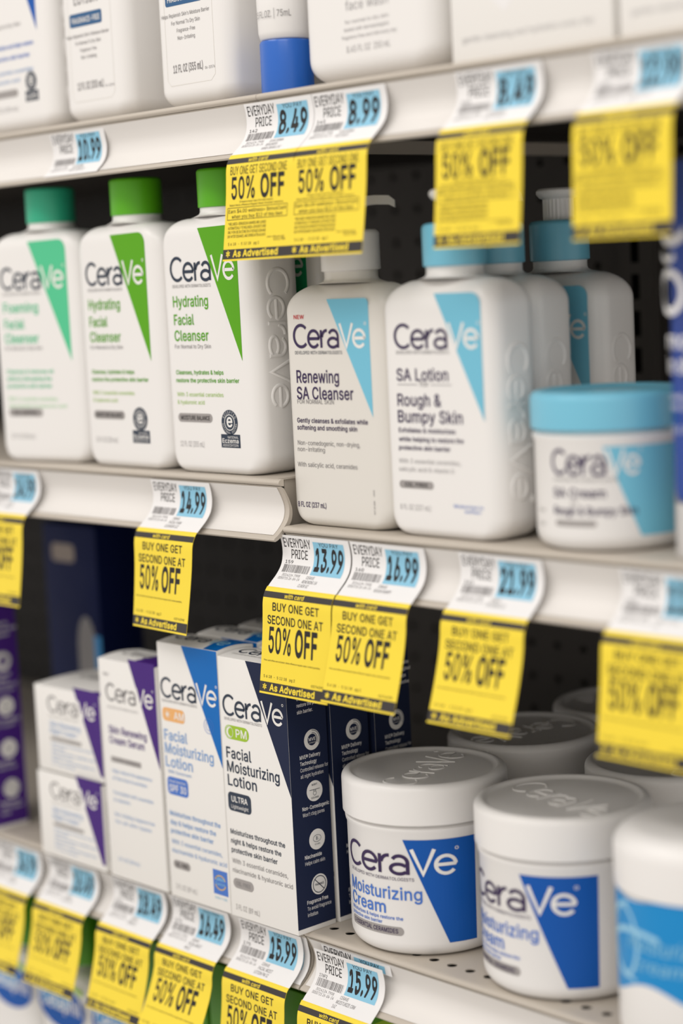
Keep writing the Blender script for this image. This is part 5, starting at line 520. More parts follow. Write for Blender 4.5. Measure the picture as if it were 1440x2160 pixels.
class Art:
    def __init__(s): s.V = []; s.F = []
    def add(s, V, F):
        b = len(s.V); s.V += V; s.F += [tuple(i + b for i in f) for f in F]; return s
    def text(s, t, x, z, cap, width=None, xs=0.74, bold=0.0, shear=0.0, align='L', rot=0.0):
        if not t.strip(): return s
        V, F = glyphs(t, bold); k = cap / CAPH; wd = max(v[0] for v in V) * k
        fx = (width / wd) if width else xs
        tw = wd * fx; ox = {'L': 0, 'C': -tw / 2, 'R': -tw}[align]
        out = []
        for vx, vy in V:
            px, pz = ox + vx * k * fx + shear * vy * k, vy * k
            if rot:
                c_, s_ = math.cos(rot), math.sin(rot); px, pz = px * c_ - pz * s_, px * s_ + pz * c_
            out.append((x + px, z + pz))
        return s.add(out, F)
    def poly(s, P): return s.add(list(P), [tuple(range(len(P)))])
    def rect(s, x0, z0, x1, z1): return s.poly([(x0, z0), (x1, z0), (x1, z1), (x0, z1)])
    def rrect(s, x0, z0, x1, z1, r=None, n=6):
        r = min(r or 1e9, abs(z1 - z0) / 2, abs(x1 - x0) / 2)
        return s.poly(arc(x1 - r, z0 + r, r, r, -90, 0, n) + arc(x1 - r, z1 - r, r, r, 0, 90, n) + arc(x0 + r, z1 - r, r, r, 90, 180, n) + arc(x0 + r, z0 + r, r, r, 180, 270, n))
    def disc(s, x, z, r, rz=None, n=32): return s.poly(arc(x, z, r, rz or r, 0, 360, n)[:-1])
    def line(s, pts, w, closed=False):
        L, R = stroke(pts, w, closed); n = len(pts)
        F = [(i, i + 1, n + i + 1, n + i) for i in range(n - 1)]
        if closed: F.append((n - 1, 0, n, 2 * n - 1))
        return s.add(L + R, F)
    def ring(s, x, z, r, w, n=32): return s.line(arc(x, z, r, r, 0, 360, n)[:-1], w, True)
    def logo(s, part, x0, z0, wid, cap, sw=0.128):
        k = wid / LOGO_W
        for P in {'d': LOGO_DARK, 'l': LOGO_LIGHT}[part]:
            L, R = stroke(P, sw); n = len(P)
            V = [(x0 + a * k, z0 + b * cap) for a, b in L + R]
            s.add(V, [(i, i + 1, n + i + 1, n + i) for i in range(n - 1)])
        if part == 'l':
            V = REG[:-1]; L, R = stroke(V, .025, True); n = len(V)
            s.add([(x0 + a * k, z0 + b * cap) for a, b in L + R], [(i, (i + 1) % n, n + (i + 1) % n, n + i) for i in range(n)])
        return s
    def lay(s, name, m, parent, fn, off, cx=0.0, cz=0.0, label=None):
        "cx, cz: largest face width before the artwork is cut to follow a bend"
        if not s.V: return None
        bm = bmesh.new(); vs = [bm.verts.new((x, z, 0)) for x, z in s.V]
        for f in s.F:
            try: bm.faces.new([vs[i] for i in f])
            except ValueError: pass
        for ax, st in ((0, cx), (1, cz)):
            if not st: continue
            lo = min(v.co[ax] for v in bm.verts); hi = max(v.co[ax] for v in bm.verts)
            k = math.floor(lo / st) + 1
            while k * st < hi:
                co = [0, 0, 0]; no = [0, 0, 0]; co[ax] = k * st; no[ax] = 1
                bmesh.ops.bisect_plane(bm, geom=bm.verts[:] + bm.edges[:] + bm.faces[:], plane_co=co, plane_no=no, dist=1e-7); k += 1
        for v in bm.verts: v.co = Vector(fn(v.co.x, v.co.y, off))
        me = bpy.data.meshes.new(name); bm.to_mesh(me); bm.free(); me.materials.append(m)
        return link(name, me, parent, label)
mm = 0.001
DROP = .0030                      # artwork heights are counted from 3 mm above the base
def flat(D):                       # front plane, artwork in millimetres
    return lambda x, z, o: (x * mm, -D / 2 - o, z * mm + DROP)
def side(W):                       # right-hand side plane: u runs backwards in depth
    return lambda u, z, o: (W / 2 + o, u * mm, z * mm + DROP)
def topface(H):
    return lambda x, y, o: (x * mm, y * mm, H + o)
def wrap(r, th0):                  # round a jar, u measured from angle th0
    return lambda u, z, o: ((r + o) * math.cos(math.radians(th0) + u * mm / r), (r + o) * math.sin(math.radians(th0) + u * mm / r), z * mm + DROP)
def ridge(paths, fn, w, h, name, m, parent, label=None):
    "raised lettering: a low rounded ridge along each stroke"
    V = []; F = []
    for P in paths:
        n = len(P); prof = [(-.5, -0.1), (-.36, .62), (-.12, 1.0), (.12, 1.0), (.36, .62), (.5, -0.1)]
        L, R = stroke(P, 1.0); b = len(V)
        for i in range(n):
            dx, dy = L[i][0] - R[i][0], L[i][1] - R[i][1]
            for (q, hh) in prof: V.append(fn(P[i][0] + dx * q * w, P[i][1] + dy * q * w, h * hh))
        k = len(prof)
        for i in range(n - 1):
            for j in range(k - 1): F.append((b + i * k + j, b + i * k + j + 1, b + (i + 1) * k + j + 1, b + (i + 1) * k + j))
        F.append(tuple(b + j for j in range(k))); F.append(tuple(b + (n - 1) * k + j for j in range(k))[::-1])
    return mesh(name, V, F, m, parent, True, label, 60)
ALL_LOGO = LOGO_DARK + LOGO_LIGHT + [REG]

# ------------------------------------------------------------------ shelves
def catmull(P, n=8):
    out = []
    for i in range(len(P) - 1):
        p0, p1, p2, p3 = P[max(i - 1, 0)], P[i], P[i + 1], P[min(i + 2, len(P) - 1)]
        for k in range(n):
            t = k / n
            out.append(tuple(0.5 * ((2 * p1[j]) + (-p0[j] + p2[j]) * t + (2 * p0[j] - 5 * p1[j] + 4 * p2[j] - p3[j]) * t * t + (-p0[j] + 3 * p1[j] - 3 * p2[j] + p3[j]) * t ** 3) for j in range(2)))
    out.append(tuple(P[-1])); return out
RAIL = catmull([(.0005, 0.0), (.0042, -.0070), (.0062, -.0135), (.0050, -.0200), (.0005, -.0255), (-.0042, -.0292)], 6)
SHELF_Y1 = 0.325
def holed_strip(name, x0, x1, y0, y1, z, pitch, hx0, hy, r, m, parent):
    V = []; F = []; n = 16
    def quad(a, b, c_, d):
        i = len(V); V.extend([a, b, c_, d]); F.append((i, i + 1, i + 2, i + 3))
    k0 = math.ceil((x0 + pitch / 2 - hx0) / pitch); xs = []; k = k0
    while hx0 + k * pitch + pitch / 2 <= x1: xs.append(hx0 + k * pitch); k += 1
    a = xs[0] - pitch / 2; b = xs[-1] + pitch / 2
    if a > x0: quad((x0, y0, z), (a, y0, z), (a, y1, z), (x0, y1, z))
    if b < x1: quad((b, y0, z), (x1, y0, z), (x1, y1, z), (b, y1, z))
    for hx in xs:
        A, B = hx - pitch / 2, hx + pitch / 2
        sq = []
        for q in range(n):
            t = 2 * math.pi * (q + .5) / n; c_, s_ = math.cos(t), math.sin(t)
            sx_ = (B - A) / 2; kx = sx_ / abs(c_) if c_ else 9; ky = ((y1 - hy) if s_ > 0 else (hy - y0)) / abs(s_) if s_ else 9
            kk = min(kx, ky); sq.append((hx + c_ * kk, hy + s_ * kk, z))
        i = len(V); V.extend(sq)
        V.extend([(hx + r * math.cos(2 * math.pi * (q + .5) / n), hy + r * math.sin(2 * math.pi * (q + .5) / n), z) for q in range(n)])
        V.extend([(hx + r * math.cos(2 * math.pi * (q + .5) / n), hy + r * math.sin(2 * math.pi * (q + .5) / n), z - .0007) for q in range(n)])
        for q in range(n):
            q2 = (q + 1) % n
            F.append((i + q, i + q2, i + n + q2, i + n + q)); F.append((i + n + q, i + n + q2, i + 2 * n + q2, i + 2 * n + q))
        for (cx_, cy_, s0, s1) in ((B, y1, 0, 1), (A, y1, 0, 1), (A, y0, 0, 1), (B, y0, 0, 1)):
            # fill the square corners
            near = sorted(range(n), key=lambda q: (sq[q][0] - cx_) ** 2 + (sq[q][1] - cy_) ** 2)[:2]
            j = len(V); V.append((cx_, cy_, z)); F.append((j, i + near[0], i + near[1]))
    return mesh(name, V, F, m, parent, False)
def shelf(x0, x1, z, label, holes=False, xr0=None, xr1=None, dk1=None):
    "z = height of the lower edge of the front lip; deck 7 mm above it"
    t = thing('store_shelf', label, 'shelf', (0, 0, 0)); zd = z + .0042
    d1 = dk1 if dk1 is not None else x1
    if holes:
        box('deck', x0, d1, .030, SHELF_Y1, zd - .0012, zd, STEEL, t)
        holed_strip('deck_front', x0, d1, .0030, .0300, zd, .01434, .1113, .0140, .0031, STEEL, t)
    else:
        box('deck', x0, d1, .0030, SHELF_Y1, zd - .0012, zd, STEEL, t)
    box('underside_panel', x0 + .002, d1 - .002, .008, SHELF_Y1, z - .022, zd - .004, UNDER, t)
    lip = [(.0030, zd), (.0026, zd)] + [(.0022 - .0034 * math.sin(math.radians(a)), zd - .0021 + .0021 * math.cos(math.radians(a))) for a in range(15, 181, 15)] + [(.0030, z)]
    prism_x('front_lip', lip, xr0 or x0, xr1 or x1, STEEL, t)
    outer = [(y, z + q) for y, q in RAIL]
    foot = [(-.0064, z - .0304), (-.0071, z - .0315), (-.0062, z - .0325), (-.0044, z - .0320)]
    inner = [(y + .0024, z + q - .0014) for y, q in RAIL][::-1]
    prism_x('price_rail', outer + foot + inner, xr0 or x0, xr1 or x1, STEEL, t, angle=50)
    st = [(y - .0005, z + q) for y, q in RAIL[1:-1]] + [(y - .0001, z + q) for y, q in RAIL[1:-1]][::-1]
    prism_x('price_strip', st, (xr0 or x0) + .002, (xr1 or x1) - .004, RAILW, t, label='white plastic price strip', angle=50)
    box('end_bracket', d1 - .0035, d1 - .0015, .010, SHELF_Y1, z - .030, zd - .0015, STEEL, t)
    return t
ZT, ZML, ZMR, ZL, ZB = .5042, .2779, .2500, .0005, -.262
LEFT, RIGHT, SEAM = -1.42, .46, 0.0
shelf(LEFT, -.0042, ZT, 'top beige metal shelf carrying the bottle printed 12 FL OZ')
shelf(-.0038, RIGHT, ZT, 'top beige metal shelf carrying the wide face wash bottle')
shelf(LEFT, -.0018, ZML, 'beige metal shelf carrying the white bottles with green and mint caps', dk1=-.008)
shelf(.0000, RIGHT, ZMR, 'beige metal shelf carrying the pale blue and white bottles and jar')
shelf(LEFT, -.0015, ZL, 'lower beige metal shelf carrying the small cartons')
shelf(.0000, RIGHT, ZL, 'lower beige metal shelf with round holes carrying the cream tubs', holes=True)
t = thing('base_shelf', 'bottom beige shelf carrying the green-capped bottles below the cartons', 'shelf')
box('deck', LEFT, RIGHT, -.030, .325, ZB - .02, ZB, STEEL, t, bev=.002)
box('kick_plate', LEFT, RIGHT, -.020, -.016, ZB - .11, ZB - .021, STEEL, t)
# back wall of the gondola
def pegboard(x0, x1, z0, z1, y, m, p=.0254, r=.0032):
    V = []; F = []; n = 8
    nx = int((x1 - x0) / p); nz = int((z1 - z0) / p)
    for i in range(nx):
        for j in range(nz):
            A, B, Cc, Dd = x0 + i * p, x0 + (i + 1) * p, z0 + j * p, z0 + (j + 1) * p
            cx_, cz_ = (A + B) / 2, (Cc + Dd) / 2; b = len(V)
            sq = [(B, cz_), (B, Dd), (cx_, Dd), (A, Dd), (A, cz_), (A, Cc), (cx_, Cc), (B, Cc)]
            V += [(a, y, c_) for a, c_ in sq]
            V += [(cx_ + r * math.cos(math.radians(45 * q)), y, cz_ + r * math.sin(math.radians(45 * q))) for q in range(n)]
            V += [(cx_ + r * math.cos(math.radians(45 * q)), y + .004, cz_ + r * math.sin(math.radians(45 * q))) for q in range(n)]
            for q in range(n):
                q2 = (q + 1) % n
                F.append((b + q, b + q2, b + n + q2, b + n + q)); F.append((b + n + q, b + n + q2, b + 2 * n + q2, b + 2 * n + q))
    o = mesh('wall_back', V, F, m, None, False); o['kind'] = 'structure'; return o
pegboard(-1.4622, -.3192, -.30, .7414, .328, PEGL)  # far stretch of the same board, darkened in colour as shade
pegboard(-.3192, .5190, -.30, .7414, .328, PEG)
o = box('wall_backing', -1.47, .52, .340, .350, -.40, .75, BACKING); o['kind'] = 'structure'
# slotted upright at the seam
t = thing('slotted_upright', 'dark slotted metal upright on the back panel behind the pump bottles', 'shelf upright', (.014, .319, -.29))
V = []; F = []
def q4(a, b, c_, d):
    i = len(V); V.extend([a, b, c_, d]); F.append((i, i + 1, i + 2, i + 3))
hw, sw_, p, sh = .014, .0035, .0254, .0175
for j in range(40):
    z0 = j * p; a, b = z0 + (p - sh) / 2, z0 + (p + sh) / 2
    q4((-hw, 0, z0), (-sw_, 0, z0), (-sw_, 0, z0 + p), (-hw, 0, z0 + p)); q4((sw_, 0, z0), (hw, 0, z0), (hw, 0, z0 + p), (sw_, 0, z0 + p))
    q4((-sw_, 0, z0), (sw_, 0, z0), (sw_, 0, a), (-sw_, 0, a)); q4((-sw_, 0, b), (sw_, 0, b), (sw_, 0, z0 + p), (-sw_, 0, z0 + p))
for s_ in (-hw, hw): q4((s_, 0, 0), (s_, .0085, 0), (s_, .0085, 40 * p), (s_, 0, 40 * p))
mesh('slotted_face', V, F, PEG, t, False)
box('channel', -.010, .010, .004, .0085, 0, 40 * p, BACKING, t)

# ------------------------------------------------------------------ bottles
def ring_rr(a, b, r, z, n=8):
    r = min(r, a, b); P = []
    for cx_, cy_, a0 in ((a - r, -b + r, -90), (a - r, b - r, 0), (-a + r, b - r, 90), (-a + r, -b + r, 180)):
        for k in range(n + 1):
            t_ = math.radians(a0 + 90 * k / n); P.append((cx_ + r * math.cos(t_), cy_ + r * math.sin(t_), z))
    return P
def ring_c(R, z, n=8):
    P = []
    for a0 in (-90, 0, 90, 180):
        for k in range(n + 1):
            t_ = math.radians(a0 + 90 * k / n); P.append((R * math.cos(t_), R * math.sin(t_), z))
    return P
def bottle_body(W, D, H, r, m, parent, nr=.0168, nh=.006, bx=.013, by=.0055, tx=.018, ty=.010, name='body', base_in=0.0):
    a, b = W / 2, D / 2; R = []
    for k in range(0, 10):
        t_ = math.radians(10 * k); z = by * (1 - math.sin(t_))
        R.append(ring_rr(a - bx * (1 - math.cos(math.radians(90 - 10 * k))) if False else a - bx * (1 - math.sin(math.acos(max(-1, min(1, 1 - z / bx)))) ) if z < bx else a, b - by * (1 - math.sin(math.acos(max(-1, min(1, 1 - z / by))))), r, z))
    R = R[::-1]
    zz = by
    while zz < bx: zz += .001; R.append(ring_rr(a - bx * (1 - math.sin(math.acos(max(-1, min(1, 1 - zz / bx))))) if zz < bx else a, b, r, zz))
    R.append(ring_rr(a, b, r, H * .5))
    zs = H - tx
    for k in range(0, 13):
        z = zs + tx * math.sin(math.radians(7.5 * k)) ; u = min(1, (z - zs) / tx)
        ix = tx * (1 - math.sqrt(max(0, 1 - u * u)))
        v = max(0, (z - (H - ty)) / ty); iy = ty * (1 - math.sqrt(max(0, 1 - v * v)))
        R.append(ring_rr(a - ix * .96, b - iy * .96, r, z))
    lx, ly = a - tx * .96, b - ty * .96
    for f_, dz in ((.35, .0004), (.7, .0008)):
        rr = [(x1 * (1 - f_) + x2 * f_, y1 * (1 - f_) + y2 * f_, H + dz) for (x1, y1, _), (x2, y2, _) in zip(ring_rr(lx, ly, r, 0), ring_c(nr + .002, 0))]
        R.append(rr)
    R += [ring_c(nr + .0020, H + .0012), ring_c(nr + .0006, H + .0020), ring_c(nr, H + .0034), ring_c(nr, H + .005 + nh)]
    return loft(name, R, m, parent, angle=50)
def cap_prof(r, h, z, rb=.0022, taper=.0):
    return [(r - .0015, z), (r, z + .0006)] + [(r - taper - rb * (1 - math.cos(math.radians(a))), z + h - rb + rb * math.sin(math.radians(a))) for a in range(0, 91, 15)]
def wedge_pts(xl, zl_, xr, zr_, zt_, r=6.0, xt=None):
    "triangle with a rounded upper right corner"
    xt = xr if xt is None else xt
    return [(xt, zt_), (xr, zr_ - r)] + arc(xr - r, zr_ - r, r, r, 0, 90, 8)[1:] + [(xl, zl_)]
def seal(A_dark, A_light, x, z, r):
    A_dark.disc(x, z, r); A_dark.rect(x - r * 1.15, z - r * 2.0, x + r * 1.2, z - r * .94)
    A_light.ring(x, z, r * .61, r * .06)
    A_light.text('e', x, z - r * .34, r * 1.0, align='C', bold=.025, xs=1.0)
    word = 'ACCEPTED'
    for i, ch in enumerate(word):
        a = math.radians(150 - 120 * i / (len(word) - 1)); A_light.text(ch, x + r * .70 * math.cos(a), z + r * .70 * math.sin(a), r * .22, align='C', rot=a - math.pi / 2)
    for i, ch in enumerate('NATIONAL ECZEMA'):
        a = math.radians(190 + 160 * i / 14); A_light.text(ch, x + r * .90 * math.cos(a), z + r * .90 * math.sin(a), r * .17, align='C', rot=a + math.pi / 2)
    A_light.text('NATIONAL', x + r * .35, z - r * 1.26, r * .18, align='C', width=r * 1.3)
    A_light.text('Eczema', x, z - r * 1.62, r * .34, align='C', width=r * 2.0, bold=.02)
    A_light.text('ASSOCIATION', x, z - r * 1.90, r * .19, align='C', width=r * 1.9)
def cerave_front(t, fn, wedge, wm, logo, ink, lines, extra=None, wname='wedge', cx=0, cz=0, shade=0.00012):
    """wedge: 2-D points; logo: (x, z, width, cap); lines: (text, x, z, cap, width, material, bold)"""
    Art().poly(wedge).lay('color_wedge', wm, t, fn, shade, cx, cz)
    b = Art().logo('d', *logo); b.lay('brand_name', ink, t, fn, shade * 1.8, cx, cz)
    Art().logo('l', *logo).lay('brand_name_end', CARD, t, fn, shade * 1.8, cx, cz, label='white end of the brand name on the wedge')
    by = {}
    for (s_, x, z, cap, wd, m, bold) in lines: by.setdefault(m.name, (m, Art()))[1].text(s_, x, z, cap, wd, bold=bold)
    for m, A in by.values(): A.lay('printed_text', m, t, fn, shade * 1.8, cx, cz)
    if extra:
        for nm, m, A, lv in extra: A.lay(nm, m, t, fn, shade * lv, cx, cz)
def emboss_side(t, W, D, zc, length, cap, m):
    k = length / LOGO_W
    P = [[(-cap / 2 * 1000 + b * cap * 1000, (zc + length / 2) * 1000 - a * k * 1000) for a, b in path] for path in ALL_LOGO]
    ridge(P, side(W), 2.7, .0007, 'embossed_name', m, t)

def hydrating(name_label, x, y, z, wm, capm, ink2, ink3, kind, group=None):
    W, D, H = .091, .040, .1585
    t = thing('cleanser_bottle', name_label, 'bottle', (x, y + D / 2, z), 0, group)
    bottle_body(W, D, H, .0095, WHITE, t, nr=.0160, nh=.0012)
    lathe('cap', cap_prof(.0170, .0240, H + .0056), capm, t)
    tail = {'h': ['Hydrating', 'Facial', 'Cleanser'], 'f': ['Foaming', 'Facial', 'Cleanser']}[kind]
    L = [('DEVELOPED WITH DERMATOLOGISTS', -32, 113.0, 1.9, 38, GREY, 0),
         (tail[0], -32.5, 101.2, 6.6, 35, ink2, .020), (tail[1], -32.5, 90.0, 6.4, 20, ink2, .020), (tail[2], -32.8, 80.0, 6.4, 34, ink2, .020)]
    if kind == 'h':
        L += [('For Normal to Dry Skin', -33, 75.2, 2.5, 36, GREY, 0), ('Cleanses, hydrates & helps', -33.3, 59.0, 2.6, 47, ink2, .020), ('restore the protective skin barrier', -33.6, 54.0, 2.6, 62, ink2, .020),
              ('With 3 essential ceramides', -33.5, 45.2, 2.6, 46, ink3, 0), ('& hyaluronic acid', -33.5, 40.3, 2.6, 27, ink3, 0), ('12 FL OZ (355 mL)', -33, 13.6, 3.4, 24, LGREY, 0)]
    else:
        L += [('For Normal to Oily Skin', -33, 75.2, 2.5, 37, GREY, 0), ('Cleanses & removes oil', -33.3, 59.0, 2.6, 47, ink2, .020), ('without disrupting the', -33.6, 54.0, 2.6, 45, ink2, .020), ('protective skin barrier', -33.6, 49.0, 2.6, 45, ink2, .020),
              ('With 3 essential ceramides,', -33.5, 40.0, 2.6, 50, ink3, 0), ('niacinamide & hyaluronic acid', -33.5, 35.2, 2.6, 58, ink3, 0), ('12 FL OZ (355 mL)', -33, 13.6, 3.4, 24, LGREY, 0)]
    pil = Art().rrect(-33.8, 29.0, .5, 34.6); pt = Art().text('MOISTURE BALANCE' if kind == 'h' else 'OIL CONTROL', -16.5, 30.5, 2.6, 29 if kind == 'h' else 24, bold=.015, align='C')
    ex = [('pill_badge', PILL, pil, 1), ('pill_text', BLACK, pt, 1.9)]
    if kind == 'h':
        sd, sl = Art(), Art(); seal(sd, sl, 17.0, 29.6, 7.8); ex += [('seal', NAVYINK, sd, 1), ('seal_print', CARD, sl, 1.9)]
    cerave_front(t, flat(D), wedge_pts(-4.2, 149.0, 32.6, 149.5, 67.2, 7.0), wm, (-33.4, 116.9, 63, 15.2), NAVYINK, L, ex)
    emboss_side(t, W, D, .080, .085, .018, WHITE)
    return t
zm = ZML + .0042
G1 = None
hydrating('white bottle with a mint wedge and a mint green cap', -.2600, .006, zm, TEAL, TEALCAP, TEAL, PALEMINT, 'f').rotation_euler = (0, 0, math.radians(9))
hydrating('white bottle with leaf green wedge and cap, between the mint one and its twin', -.1615, .006, zm, GREEN, GREENCAP, GREEN, LIME, 'h')
hydrating('white bottle with leaf green wedge partly behind the 8.49 sale flap', -.0690, .005, zm, GREEN, GREENCAP, GREEN, LIME, 'h')
hydrating('white bottle with emerald wedge peeping out behind the front green-wedged one', -.0640, .056, zm, SHADEGREEN, SHADEGREEN, SHADEGREEN, LIME, 'h')

def pump(t, H, m_col, m_head, spout):
    "collar, ribbed stem and flat head with a spout (spout = heading in degrees)"
    z = H + .0062
    lathe('pump_collar', cap_prof(.0174, .0235, z + .0008, .0030), m_col, t)
    pr = []
    zt = z + .0243
    n = 48; V = []; F = []
    for j, zz in enumerate((zt - .001, zt + .0130)):
        for k in range(n):
            rr = .0086 + (.00035 if k % 2 else -.00015); a = 2 * math.pi * k / n; V.append((rr * math.cos(a), rr * math.sin(a), zz))
    for k in range(n): F.append((k, (k + 1) % n, n + (k + 1) % n, n + k))
    F.append(tuple(range(n))[::-1]); F.append(tuple(n + k for k in range(n)))
    mesh('pump_stem', V, F, m_head, t, False)
    zh = zt + .0130
    lathe('pump_head', [(.0086, zh - .001), (.0110, zh), (.0126, zh + .0022), (.0126, zh + .0040), (.0112, zh + .0052), (.006, zh + .0046)], m_head, t)
    a = math.radians(spout); dx, dy = math.cos(a), math.sin(a); V = []; F = []
    st = [(.008, .0062, .0005, .0058), (.016, .0052, .0010, .0062), (.024, .0042, .0006, .0058), (.0275, .0036, -.0012, .0030)]
    for (d, hw_, lo, hi) in st:
        for (s_, q) in ((-1, lo), (1, lo), (.75, hi), (-.75, hi)): V.append((dx * d - dy * hw_ * s_, dy * d + dx * hw_ * s_, zh + q))
    for i in range(3):
        for k in range(4): F.append((i * 4 + k, i * 4 + (k + 1) % 4, (i + 1) * 4 + (k + 1) % 4, (i + 1) * 4 + k))
    F.append((3, 2, 1, 0)); F.append((12, 13, 14, 15))
    mesh('pump_spout', V, F, m_head, t, True)
def sa_bottle(label, x, y, z, kind, spout, W=.088, D=.037, H=.142):
    body = MILKY if kind == 'c' else WHITE
    t = thing('pump_bottle', label, 'bottle', (x, y + D / 2, z))
    bottle_body(W, D, H, .0105, body, t, nr=.0158, nh=.004, tx=.016, ty=.015)
    pump(t, H, WHITE if kind == 'c' else SKYCAP, WHITE, spout)
    if kind == 'c':
        L = [('NEW', -31.5, 119.6, 2.3, 9, RED, .02), ('DEVELOPED WITH DERMATOLOGISTS', -31.8, 98.9, 1.9, 41, NAVYINK, 0),
             ('Renewing', -31.6, 82.2, 7.2, 37, PLUMINK, .020), ('SA Cleanser', -32.0, 72.6, 7.0, 49, PLUMINK, .020), ('FOR NORMAL SKIN', -32.0, 70 - 0.2, 2.5, 32, GREY, 0),
             ('Gently cleanses & exfoliates while', -33, 58.6, 2.7, 61, PLUMINK, .016), ('softening and smoothing skin', -33.2, 54.4, 2.7, 52, PLUMINK, .016),
             ('Non-comedogenic, non-drying,', -33.5, 45.3, 2.7, 54, GREY, 0), ('non-irritating', -33.8, 41.5, 2.7, 24, GREY, 0), ('With salicylic acid, ceramides', -34.5, 32.4, 2.7, 52, GREY, 0),
             ('8 FL OZ (237 mL)', -36, 8.3, 3.0, 25, PLUMINK, .008)]
        sidea = Art().text('R20 38 NMK      1W3C', 31.0, 7, 1.3, rot=math.pi / 2)
        cerave_front(t, flat(D), wedge_pts(-2.2, 130.6, 32.6, 130.6, 62.8, 3.2), SKY, (-32.6, 102.6, 62, 13.9), PLUMINK, L, [('lot_code', GREY, sidea, 1.8)])
    else:
        L = [('DEVELOPED WITH DERMATOLOGISTS', -30.0, 98.9, 1.9, 41, GREY, 0), ('SA Lotion', -30.4, 84.2, 6.6, 40, PLUMINK, .020), ('for', -12.5, 81.0, 3.0, 7, GREY, 0),
             ('Rough &', -30.6, 70.2, 6.6, 34, PLUMINK, .020), ('Bumpy Skin', -30.8, 61.0, 6.6, 50, PLUMINK, .020),
             ('Exfoliates & moisturizes', -30.6, 55.4, 2.5, 44, PLUMINK, .016), ('while helping to restore the', -30.8, 50.4, 2.5, 50, PLUMINK, .016), ('protective skin barrier', -31, 45.6, 2.5, 40, PLUMINK, .016),
             ('With 3 essential ceramides,', -31.6, 38.2, 2.5, 48, LGREY, 0), ('salicylic acid & vitamin D', -31.8, 33.6, 2.5, 43, LGREY, 0), ('8 FL OZ (237 mL)', -32, 12, 3.0, 24, LGREY, 0),
             ('Moisturizes to', 10, 15.0, 1.8, 22, INKBLUE, 0), ('soften', 18, 12.4, 1.8, 12, INKBLUE, 0)]
        ln = Art().rect(-30, 81.8, -14, 82.3).rect(-4, 81.8, 12, 82.3)
        pil = Art().rrect(-32, 24.0, -5, 28.4); pt = Art().text('OIL FREE', -18.5, 25.2, 2.0, 18, bold=.015, align='C')
        cerave_front(t, flat(D), wedge_pts(1.2, 131.6, 35.4, 131.6, 62.6, 6.5), SKY, (-31.0, 101.8, 64.5, 13.8), PLUMINK, L, [('divider_lines', LGREY, ln, 1.8), ('pill_badge', PILL, pil, 1), ('pill_text', BLACK, pt, 1.9)])
    emboss_side(t, W, D, .061, .085, .017, body)
    return t
zr = ZMR + .0042
sa_bottle('milky bottle with pale blue wedge and white pump above the 13.99 tag', .0395, .009, zr, 'c', 40)
sa_bottle('white bottle with pale blue wedge and blue collar, front of its file above 16.99', .1262, .006, zr, 'l', 95)
sa_bottle('white blue-collared bottle second in file, mostly hidden behind the front one', .1150, .050, zr, 'l', 100)
sa_bottle('white blue-collared pump bottle at the back with bare white pump stem showing', .1205, .100, zr, 'l', 70)

